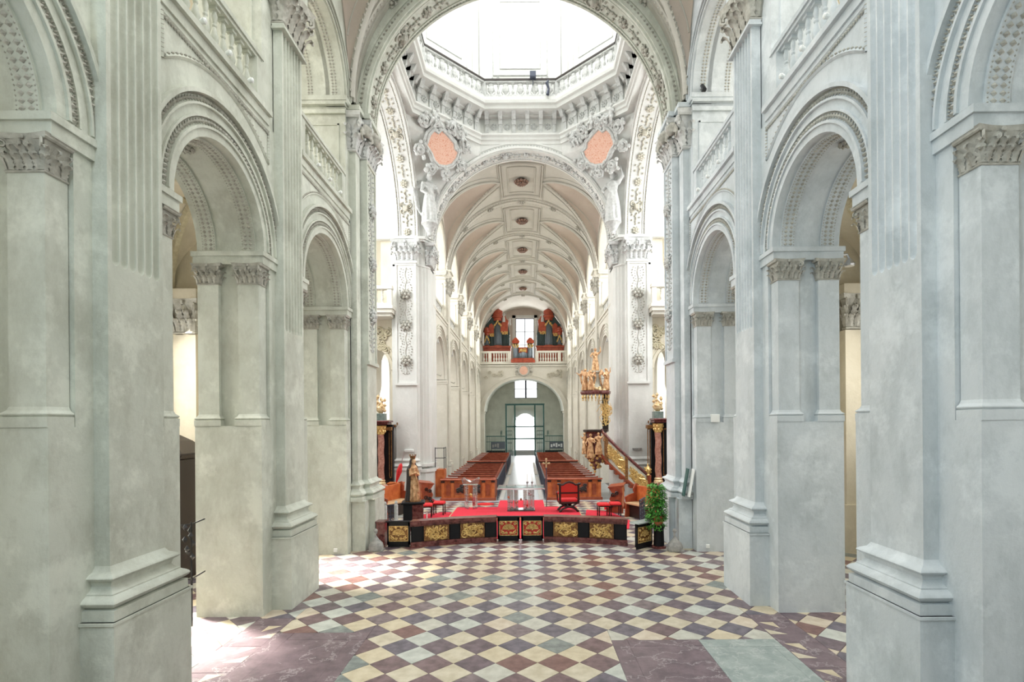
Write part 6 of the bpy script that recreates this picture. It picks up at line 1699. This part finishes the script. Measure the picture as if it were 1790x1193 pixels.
# folded red umbrella and orange board near the left altar
root = empty('folded_umbrella', (-5.02, 21.2, 1.02), 0); root.rotation_euler = (0.1, radians(16), 0); tag(root, 'folded red umbrella with steel shaft leaning by the side altar', 'umbrella')
m = MB(); m.lathe([(0.02, 0.0), (0.05, 0.12), (0.11, 0.45), (0.07, 0.72), (0.02, 0.78)], 10); put('canopy', m, 'fabric_red', root, smooth=60)
m = MB(); m.lathe([(0.014, 0.7), (0.014, 1.3)], 8); put('shaft', m, 'steel', root)
m = MB(); m.tube([(0, 0, 0.03), (0, 0, -0.03), (-0.05, 0, -0.08), (-0.1, 0, -0.03)], 0.018, 6); put('handle', m, 'dark_wood', root)
m = MB(); m.bbox(-0.28, 0.28, -0.25, 0.25, 0, 0.96, 0.01); m.box(-0.3, 0.3, -0.27, 0.27, 0.96, 1.0); o = put('credence_table', m, 'wood_orange', None, (-5.05, 21.25, 0)); tag(o, 'orange-brown wooden cabinet by the side altar under the red umbrella', 'cabinet')
# wall sconces, plaques, holy-water rail
for s in (-1, 1):
    root = empty('sconce', (s * 5.66, 23.60, 3.25)); tag(root, 'brass two-armed sconce on the crossing pier, ' + ('pulpit side' if s > 0 else 'across from the pulpit'), 'sconce')
    m = MB(); m.lathe([(0.05, -0.05), (0.06, 0.0), (0.05, 0.05)], 8); put('back_plate', m, 'gold_dark', root)
    for e in (-1, 1):
        m = MB(); m.tube([(0, 0, 0), (e * 0.08, -0.12, -0.06), (e * 0.16, -0.18, 0.03)], 0.012, 6); m.lathe([(0.01, 0.03), (0.035, 0.05), (0.03, 0.14)], 8, (e * 0.16, -0.18, 0)); put('arm', m, 'gold_dark', root)
    m = MB(); m.bbox(-0.2, 0.2, -0.06, 0.05, 0, 0.05, 0.008); m.box(-0.19, 0.19, -0.05, 0.05, -0.05, 0.0); o = put('wall_ledge', m, 'stone_grey' if s > 0 else 'white_plastic', None, (s * 5.0, 23.45, 2.15)); tag(o, 'small %s ledge on the crossing pier, %s' % ('grey' if s > 0 else 'white', 'below the pulpit canopy' if s > 0 else 'above the crowned statue'), 'ledge')
root = empty('cantor_stand', (-3.8, 24.6, 0)); tag(root, 'dark iron railing around a small wooden cantor stand by the front pews', 'stand')
m = MB(); m.bbox(-0.22, 0.22, -0.3, 0.3, 0, 1.25, 0.01); put('wooden_box', m, 'wood_orange', root)
for x, y in ((-0.2, -0.28), (0.2, -0.28), (0.2, 0.28)):
    m = MB(); m.box(x - 0.015, x + 0.015, y - 0.015, y + 0.015, 1.25, 2.25); put('post', m, 'iron_black', root)
m = MB()
for z in (1.75, 2.2): m.box(-0.2, 0.2, -0.295, -0.265, z, z + 0.03); m.box(0.185, 0.215, -0.28, 0.28, z, z + 0.03)
put('rails', m, 'iron_black', root)

# ================================================================ confessional and barrier seen through the left arch, aisle fittings
root = empty('confessional', (-7.75, 11.7, 0)); tag(root, 'dark carved confessional with pointed roof in the aisle behind the grey-green pier', 'confessional')
m = MB(); m.bbox(-0.52, 0.52, -0.4, 0.4, 0, 2.6, 0.02); put('body', m, 'dark_wood', root)
m = MB(); m.loft([[(-w_, -d_, z_), (w_, -d_, z_), (w_, d_, z_), (-w_, d_, z_)] for w_, d_, z_ in ((0.55, 0.42, 2.6), (0.64, 0.48, 2.68), (0.64, 0.48, 2.72), (0.4, 0.28, 2.98), (0.06, 0.06, 3.2))]); put('roof', m, 'dark_wood', root)
for x in (-0.5, 0.5):
    m = MB(); m.lathe([(0.07, 0.05), (0.05, 0.12), (0.07, 1.0), (0.04, 1.05), (0.06, 2.2)], 10, (x, -0.44, 0)); put('column', m, 'dark_wood', root)
m = MB(); m.lathe([(0.03, 3.2), (0.07, 3.27), (0.02, 3.35)], 8); put('finial', m, 'gold_dark', root)
m = MB(); m.box(-0.4, 0.4, -0.42, -0.4, 0.3, 2.0); put('door', m, 'black_lacquer', root)
root = empty('iron_barrier', (-5.42, 8.82, 0)); tag(root, 'thin iron barrier with two bars in the arch between the grey-green piers', 'barrier')
m = MB(); m.tube([(0, 0, 0), (0, 0, 1.72)], 0.014, 6); put('post', m, 'iron_black', root)
for z in (0.78, 1.68):
    m = MB(); m.tube([(-0.5, -0.25, z), (0.0, 0, z), (-0.02, 0.40, z + 0.02)], 0.012, 6); put('bar', m, 'iron_black', root)
m = MB()
for k in range(8): m.octa((-0.04 + 0.06 * cos(k * 2.4), 0.06 * sin(k * 2.4), 1.15 + 0.07 * k), 0.05, 0.05, 0.06)
put('iron_leaf_ornament', m, 'iron_black', root)
m = MB(); m.tube([(0, 0, 0), (0.12, 0, 0.02), (0.16, 0, -0.06)], 0.02, 6); m.lathe([(0.03, -0.06), (0.09, -0.16), (0.08, -0.19)], 10, (0.16, 0, 0)); o = put('spot_lamp', m, 'steel', None, (5.63, 9.35, 6.2)); tag(o, 'small chrome spot lamp at the impost of the blue-grey pier', 'lamp')

# ================================================================ west end: organ gallery arch, organ, entrance
YW = 51.9
m = MB(); n = 36; hw, zi, ry = 3.85, 4.5, 0.83
pts = [(-4.5, 0), (-4.5, 9.2), (4.5, 9.2), (4.5, 0), (hw, 0), (hw, zi)] + [(hw * cos(pi * i / n), zi + hw * ry * sin(pi * i / n)) for i in range(n + 1)] + [(-hw, zi), (-hw, 0)]
m.prism(pts, 'y', YW, YW + 0.6)
ww = put('wall_west', m, 'stucco_nave'); struct(ww, 'organ gallery wall with wide low arch')
m = MB()
for r0, r1, pj in ((0.0, 0.12, 0.05), (0.35, 0.45, 0.08)):
    for i in range(1): m.arc(0, zi, [(hw + r0, YW), (hw + r0, YW - pj), (hw + r1, YW - pj), (hw + r1, YW)], 'y', n=40, ry=ry)
for s in (-1, 1): m.box(s * 4.17 - 0.4, s * 4.17 + 0.4, YW - 0.1, YW + 0.6, zi - 0.2, zi)
m.box(-4.5, 4.5, YW - 0.12, YW, 8.85, 8.98); m.box(-4.5, 4.5, YW - 0.2, YW, 9.08, 9.2)
put('arch_moulding', m, 'stucco_nave', ww)
m = MB(); scrollwork(m, (-2.9, YW - 0.02, 8.1), (1, 0, 0), (0, 0, 1), (0, -1, 0), 2.2, 0.9, random.Random(1), 10, 0.05); scrollwork(m, (2.9, YW - 0.02, 8.1), (1, 0, 0), (0, 0, 1), (0, -1, 0), 2.2, 0.9, random.Random(2), 10, 0.05); put('carved_scrollwork', m, 'ornament_cream', ww)
r2 = empty('gallery_cartouche', (0, YW - 0.02, 8.45)); tag(r2, 'oval red cartouche with scrolled frame below the organ', 'cartouche')
m = MB(); n = 16; m.add([(0.42 * cos(2 * pi * i / n), -0.14, 0.42 * sin(2 * pi * i / n)) for i in range(n)] + [(0, -0.2, 0)], [(i, (i + 1) % n, n) for i in range(n)]); put('field', m, 'cartouche_red', r2)
m = MB(); m.tube([(0.48 * cos(2 * pi * i / n), -0.1, 0.5 * sin(2 * pi * i / n)) for i in range(n + 1)], 0.09, 6, cap=False)
for s in (-1, 1):
    for zz in (0.45, -0.2): m.tube([(s * (0.65 + 0.18 * cos(t)), -0.08, zz + 0.2 * sin(t)) for t in [k * 0.8 for k in range(8)]], 0.07, 5)
put('scroll_frame', m, 'ornament', r2)
m = MB(); m.box(-4.5, 4.5, YW + 0.3, 58.2, 8.95, 9.2); struct(put('floor_organ_gallery', m, 'stucco_nave'), 'floor of the organ gallery')
# walls of the west bay
m = MB()
for s in (-1, 1): m.box(min(s * 4.2, s * 4.6), max(s * 4.2, s * 4.6), YW + 0.6, 58.2, 0, 9.0); m.box(min(s * 4.4, s * 4.7), max(s * 4.4, s * 4.7), YW + 0.9, 58.2, 9.0, 16)
o = put('wall_west_bay', m, 'entry_plaster'); struct(o, 'grey-green side walls under the organ gallery')
m = MB(); m.arc(0, 4.6, [(3.95, YW + 0.6), (3.95, 58.1), (4.15, 58.1), (4.15, YW + 0.6)], 'y', n=28, ry=0.86); put('entry_vault', m, 'entry_plaster', o, smooth=50)
m = MB(); m.arc(0, 11.6, [(4.22, NV_PIL[-1]), (4.22, 58.1), (4.6, 58.1), (4.6, NV_PIL[-1])], 'y', n=36); struct(put('ceiling_west', m, 'stucco_nave', smooth=50), 'vault over the organ gallery')
# end wall with door and two windows
YE = 58.0
DX0, DX1, DZ = -0.95, 1.15, 3.35
WX0, WX1, WZ0, WZ1 = -1.05, 1.45, 6.05, 8.1
OX0, OX1, OZ0, OZ1 = -0.85, 1.15, 10.4, 14.75
m = MB(); cx = (DX0 + DX1) / 2; r = (DX1 - DX0) / 2; n = 16
m.box(-4.7, DX0, YE, YE + 0.5, 0, 5.4); m.box(DX1, 4.7, YE, YE + 0.5, 0, 5.4)
m.prism([(DX0, 5.4), (DX0, DZ)] + [(cx - r * cos(pi * i / n), DZ + r * sin(pi * i / n)) for i in range(n + 1)] + [(DX1, 5.4)], 'y', YE, YE + 0.5)
m.box(-4.7, WX0, YE, YE + 0.5, 5.4, 9); m.box(WX1, 4.7, YE, YE + 0.5, 5.4, 9); m.box(WX0, WX1, YE, YE + 0.5, 5.4, WZ0); m.box(WX0, WX1, YE, YE + 0.5, WZ1, 9)
o = put('wall_end', m, 'entry_plaster'); struct(o, 'entrance wall under the organ')
m = MB(); m.arc(cx, DZ, [(r + 0.02, YE), (r + 0.02, YE - 0.12), (r + 0.42, YE - 0.12), (r + 0.42, YE)], 'y', n=20); put('door_surround', m, 'stucco_white', o)
m = MB(); m.box(-4.7, OX0, YE, YE + 0.5, 9, 17); m.box(OX1, 4.7, YE, YE + 0.5, 9, 17); m.box(OX0, OX1, YE, YE + 0.5, 9, OZ0); m.box(OX0, OX1, YE, YE + 0.5, OZ1, 17); struct(put('wall_end_upper', m, 'vault_field'), 'beige end wall behind the organ')
def window(name, x0, x1, z0, z1, y, nx, nz, label, mat='iron_blue', fr=0.07):
    w = MB()
    for a, b_, c, d in ((x0, x1, z0, z0 + fr), (x0, x1, z1 - fr, z1), (x0, x0 + fr, z0, z1), (x1 - fr, x1, z0, z1)): w.box(a, b_, y - 0.04, y + 0.04, c, d)
    o = put(name, w, mat); struct(o, label)
    for k in range(1, nx): x = x0 + (x1 - x0) * k / nx; q = MB(); q.box(x - 0.04, x + 0.04, y - 0.03, y + 0.03, z0, z1); put('mullion', q, mat, o)
    for k in range(1, nz): z = z0 + (z1 - z0) * k / nz; q = MB(); q.box(x0, x1, y - 0.025, y + 0.025, z - 0.03, z + 0.03); put('transom', q, mat, o)
    for i in range(nx):
        for j in range(nz):
            q = MB(); q.box(x0 + (x1 - x0) * i / nx + 0.04, x0 + (x1 - x0) * (i + 1) / nx - 0.04, y - 0.004, y + 0.004, z0 + (z1 - z0) * j / nz + 0.04, z0 + (z1 - z0) * (j + 1) / nz - 0.04); put('pane', q, 'window_glass', o)
    return o
window('window_1', OX0, OX1, OZ0, OZ1, YE + 0.2, 2, 3, 'bright window between the organ cases')
wo = window('window_2', WX0, WX1, WZ0, WZ1, YE + 0.2, 2, 2, 'bright window above the entrance door')
q = MB(); q.box(0.1, 0.3, YE + 0.1, YE + 0.3, WZ0, WZ1); put('centre_mullion', q, 'iron_blue', wo)
# white splayed niche around the organ window
m = MB()
for a, b_, c, d in ((OX0 - 0.35, OX0, 9.2, OZ1 + 0.3), (OX1, OX1 + 0.35, 9.2, OZ1 + 0.3), (OX0 - 0.35, OX1 + 0.35, OZ1, OZ1 + 0.3)): m.box(a, b_, YE - 0.08, YE, c, d)
put('window_surround', m, 'stucco_white', bpy.data.objects['window_1'])
# doorway: steps, glass porch, gates, notice boards
m = MB()
for k in range(4): m.box(-1.3, 1.5, 55.6 + 0.3 * k, 58.0, 0.12 * k, 0.12 * (k + 1))
struct(put('entrance_steps', m, 'stone_grey'), 'grey stone steps up to the entrance door')
root = empty('glass_porch', (0.1, 54.9, 0)); tag(root, 'dark steel framed glass porch before the entrance door', 'porch')
m = MB()
X_ = [-1.95, -1.05, 1.0, 1.9]
for x in X_: m.box(x - 0.07, x + 0.07, -0.05, 0.05, 0, 5.3)
for z in (3.0, 5.25, 1.75): m.box(X_[0], X_[-1], -0.05, 0.05, z - 0.07, z + 0.07)
m.box(X_[0] - 0.1, X_[-1] + 0.1, -0.07, 0.07, 5.25, 5.35)
put('frame', m, 'iron_green', root)
for i in range(3):
    for z0, z1 in ((0.0, 1.71), (1.79, 2.96), (3.04, 5.2)):
        if i == 1 and z0 < 2.9: continue
        q = MB(); q.box(X_[i] + 0.05, X_[i + 1] - 0.05, -0.006, 0.006, z0, z1); put('pane', q, 'window_glass', root)
for s in (-1, 1):
    x0, x1 = (-3.85, -1.95) if s < 0 else (2.1, 3.9)
    sd = 'across from the pulpit' if s < 0 else 'pulpit side'
    g = empty('entrance_fence', (x0, 54.2, 0)); tag(g, 'green iron fence beside the entrance porch, ' + sd, 'fence')
    L = x1 - x0
    m = MB(); m.box(0, L, -0.03, 0.03, 2.0, 2.08); m.box(0, L, -0.03, 0.03, 1.45, 1.5); m.box(0, L, -0.03, 0.03, 0.3, 0.36); put('rails', m, 'iron_green', g)
    for k in range(13):
        q = MB(); q.box(L * k / 12 - 0.015, L * k / 12 + 0.015, -0.015, 0.015, 0, 2.04); put('bar', q, 'iron_green', g)
    m = MB()
    for k in range(4): m.tube([(L * 0.8 * (1 if s < 0 else 0.2) + 0.1 * cos(t) * (1 - t / 9), 0, 2.2 + 0.1 * k + 0.1 * sin(t)) for t in [i * 0.8 for i in range(8)]], 0.02, 4)
    put('scroll_crest', m, 'iron_green', g)
    b_ = empty('notice_board', ((x0 + x1) / 2 + 0.25, 54.05, 0.5)); tag(b_, 'notice board on the entrance fence, ' + sd, 'notice board')
    m = MB(); m.box(-0.7, 0.7, -0.03, 0.03, 0.25, 0.95); put('board', m, 'bulletin', b_)
    for k in range(5 if s > 0 else 3):
        q = MB(); xx = -0.5 + 0.25 * k; q.box(xx - 0.09, xx + 0.09, -0.04, -0.03, 0.4 + 0.08 * (k % 2), 0.7 + 0.06 * (k % 3)); put('poster', q, 'paper' if s > 0 else 'stone_grey', b_)
    m = MB(); m.box(-0.72, -0.66, -0.03, 0.03, -0.5, 0.25); m.box(0.66, 0.72, -0.03, 0.03, -0.5, 0.25); put('legs', m, 'iron_black', b_)
    t = empty('low_cupboard', ((x0 + x1) / 2, 54.9, 0)); tag(t, 'low black cupboard behind the entrance fence, ' + sd, 'cupboard')
    m = MB(); m.bbox(-L / 2, L / 2, -0.25, 0.25, 0.05, 0.55, 0.02); put('body', m, 'black_lacquer', t); m = MB(); m.box(-L / 2 + 0.03, L / 2 - 0.03, -0.22, 0.22, 0, 0.05); put('plinth', m, 'dark_wood', t)
    gl = grille('entrance_gate', ((-1.9 if s < 0 else 1.25), 54.3), ((-1.25 if s < 0 else 1.9), 54.55), 2.6, 'green wrought-iron gate leaf before the porch, ' + sd, 'iron_green', 4)

# gallery balustrade in front of the organ
for s in (-1, 1):
    x0, x1 = (-4.35, -1.25) if s < 0 else (1.15, 4.25)
    root = empty('gallery_balustrade', ((x0 + x1) / 2, YW + 0.1, 9.2)); tag(root, 'cream stone balustrade of the organ gallery, ' + ('across from the pulpit' if s < 0 else 'pulpit side'), 'balustrade')
    h = (x1 - x0) / 2
    m = MB(); m.box(-h, h, -0.15, 0.15, 0, 0.12); put('plinth', m, 'stucco_nave', root)
    m = MB(); m.box(-h, h, -0.18, 0.18, 0.98, 1.15); put('handrail', m, 'stucco_nave', root)
    for e in (-h, 0.4 * h * s, h - 0.3):
        m = MB(); m.box(e, e + 0.3, -0.14, 0.14, 0.12, 0.98); put('post', m, 'stucco_nave', root)
    for k in range(10):
        x = -h + 0.5 + (2 * h - 0.9) * k / 9
        if abs(x - 0.4 * h * s - 0.15) < 0.2: continue
        put('baluster', BALW, None, root, (x, 0, 0.12), scale=(1.4, 1.4, 1.43))
# organ cases
def pipe_tower(root, x, y, z0, n, w, hmax, arch, mat='pipe_tin'):
    for k in range(n):
        t = (k + 0.5) / n - 0.5; xx = x + t * w; yy = y - 0.18 * cos(t * pi)
        h = hmax * (1 - arch * abs(t) * 1.1); r = w / n * 0.44
        m = MB(); m.lathe([(r * 0.3, 0), (r, 0.3), (r, h * 0.999), (r * 0.9, h)], 8, (xx, yy, z0)); put('organ_pipe', m, mat, root, smooth=50)
for s in (-1, 1):
    root = empty('organ_case', (s * 2.65 if s > 0 else -2.7, 54.2, 9.2)); tag(root, 'red and gold organ case with tin pipes beside the gallery window, ' + ('pulpit side' if s > 0 else 'across from the pulpit'), 'organ')
    sg = s
    m = MB(); m.bbox(-1.35, 1.4, -0.3, 0.6, 0.0, 1.75, 0.02); put('lower_case', m, 'organ_red', root)
    for k in range(5):
        q = MB(); q.box(-1.25 + 0.53 * k, -0.82 + 0.53 * k, -0.33, -0.3, 0.2, 1.3); put('case_panel', q, 'organ_red', root)
    m = MB(); m.bbox(-1.4, 1.45, -0.42, 0.6, 1.75, 1.95, 0.03); put('impost_cornice', m, 'organ_red', root)
    m = MB()
    prof = [(-1.3, 1.95), (1.3, 1.95), (1.3, 3.2), (1.15, 4.1), (0.55, 4.9), (0.35, 5.6), (-0.35, 5.6), (-0.55, 4.9), (-1.15, 4.1), (-1.3, 3.2)]
    if s > 0: prof = [(-u, v) for u, v in prof]
    m.prism(prof, 'y', 0.15, 0.6); put('back_case', m, 'pipe_dark', root)
    # big central tower, outer tower, inner flat
    tx, ox, ix = 0.1 * -sg, 1.0 * sg, -0.85 * sg
    for (x, w, z1, zc) in ((tx, 0.86, 4.9, 5.75), (ox, 0.5, 3.4, 3.95)):
        n_ = 10
        q = MB(); q.loft([[(x + w / 2 * f * cos(pi + pi * i / n_), 0.1 - 0.34 * f * sin(pi * i / n_), z) for i in range(n_ + 1)] + [(x + w / 2 * f, 0.4, z), (x - w / 2 * f, 0.4, z)] for z, f in ((1.55, 0.5), (1.8, 0.9), (1.95, 1.05), (2.05, 1.0))]); put('tower_foot', q, 'organ_red', root)
        q = MB(); q.loft([[(x + w / 2 * f * cos(pi + pi * i / n_), 0.1 - 0.34 * f * sin(pi * i / n_), z) for i in range(n_ + 1)] + [(x + w / 2 * f, 0.4, z), (x - w / 2 * f, 0.4, z)] for z, f in ((z1 - 0.35, 0.95), (z1 - 0.1, 1.0), (z1, 1.3), (z1 + 0.12, 1.36), (z1 + 0.2, 1.1), (zc - 0.2, 1.15), (zc, 0.35))]); put('tower_crown', q, 'organ_red', root)
        q = MB(); rnd = random.Random(int(x * 10))
        for k in range(14):
            t = k / 13 - 0.5
            q.blob((x + t * w * 0.95, -0.2 * cos(t * pi), z1 - 0.42 - 1.1 * abs(t) + rnd.uniform(-.08, .08)), 0.06, 0.05, 0.13)
        put('gilt_foliage', q, 'gold', root)
    pipe_tower(root, tx, 0.1, 2.0, 6, 0.74, 2.6, 0.5); pipe_tower(root, ox, 0.12, 2.0, 5, 0.46, 1.4, 0.4)
    pipe_tower(root, 0.55 * sg, 0.18, 2.0, 4, 0.4, 0.95, 0.0, 'pipe_dark'); pipe_tower(root, ix, 0.18, 2.0, 6, 0.8, 1.2, 0.0, 'pipe_dark')
    for x, z, w in ((0.55 * sg, 3.55, 0.5), (ix + 0.1 * sg, 3.75, 0.75)):
        q = MB(); q.prism([(x - w / 2, z + 0.5), (x, z + 0.75), (x + w / 2, z + 0.5), (x + w / 2, z - 0.35), (x + w * 0.2, z - 0.55), (x - w * 0.2, z - 0.55), (x - w / 2, z - 0.35)], 'y', -0.05, 0.15); put('red_panel', q, 'organ_red', root)
        q = MB(); gold_relief(q, w, 0.35, 3, 8, 0.03); q.xf(Matrix.Translation((x, -0.06, z - 0.45))); put('gilt_relief', q, 'gold', root)
    q = MB(); q.prism([(ix - 0.35, 4.55), (ix - 0.15, 4.7), (ix, 5.1), (ix + 0.15, 4.7), (ix + 0.35, 4.55), (ix + 0.3, 4.2), (ix - 0.3, 4.2)], 'y', 0.0, 0.2); put('star_crest', q, 'organ_red', root)
    for (x, z, h) in ((ix - sg * 0.5, 4.1, 0.75), (tx - sg * 0.62, 4.4, 0.95)):
        put('white_angel', figure(h, A_RAISE, seed=5, folds=6, name='white_angel', mat='ornament_white', voxel=0.03), None, root, (x, 0.0, z))
root = empty('positive_organ', (-0.05, YW + 0.05, 9.2)); tag(root, 'small red and gold positive organ set into the gallery balustrade', 'organ')
m = MB(); m.bbox(-1.15, 1.15, -0.35, 0.45, 0.0, 0.3, 0.02); m.bbox(-1.0, 1.0, -0.25, 0.45, 0.3, 0.45, 0.02); put('base', m, 'organ_red', root)
m = MB(); m.box(-0.95, 0.95, 0.12, 0.42, 0.45, 1.55); put('back_case', m, 'pipe_dark', root)
for s in (-1, 1):
    pipe_tower(root, s * 0.7, 0.1, 0.45, 5, 0.46, 1.25, 0.3)
    q = MB(); q.loft([[(s * 0.7 + a * 0.28, -0.1 - 0.1 * f, z), (s * 0.7 + a * 0.28, 0.4, z), (s * 0.7 - a * 0.28, 0.4, z), (s * 0.7 - a * 0.28, -0.1 - 0.1 * f, z)] for z, a, f in ((1.9, 1.0, 0.5), (2.05, 1.35, 1.0), (2.2, 1.1, 0.6), (2.45, 0.3, 0))]); put('tower_crown', q, 'organ_red', root)
    q = MB(); q.box(s * 0.7 - 0.27, s * 0.7 + 0.27, 0.1, 0.42, 0.45, 1.9); put('tower_back', q, 'pipe_dark', root)
    q = MB()
    for k in range(8): q.blob((s * 0.7 + (k / 7 - 0.5) * 0.5, -0.08, 1.75 - 0.12 * (k % 3)), 0.07, 0.05, 0.1)
    put('gilt_foliage', q, 'gold', root)
pipe_tower(root, 0, 0.08, 0.45, 9, 0.8, 0.6, 0.3)
m = MB(); m.box(-0.42, 0.42, -0.05, 0.1, 0.98, 1.5); put('red_panel', m, 'organ_red', root)
m = MB(); gold_relief(m, 0.7, 0.4, 9, 12, 0.03); m.xf(Matrix.Translation((0, -0.07, 1.25))); put('gilt_relief', m, 'gold', root)
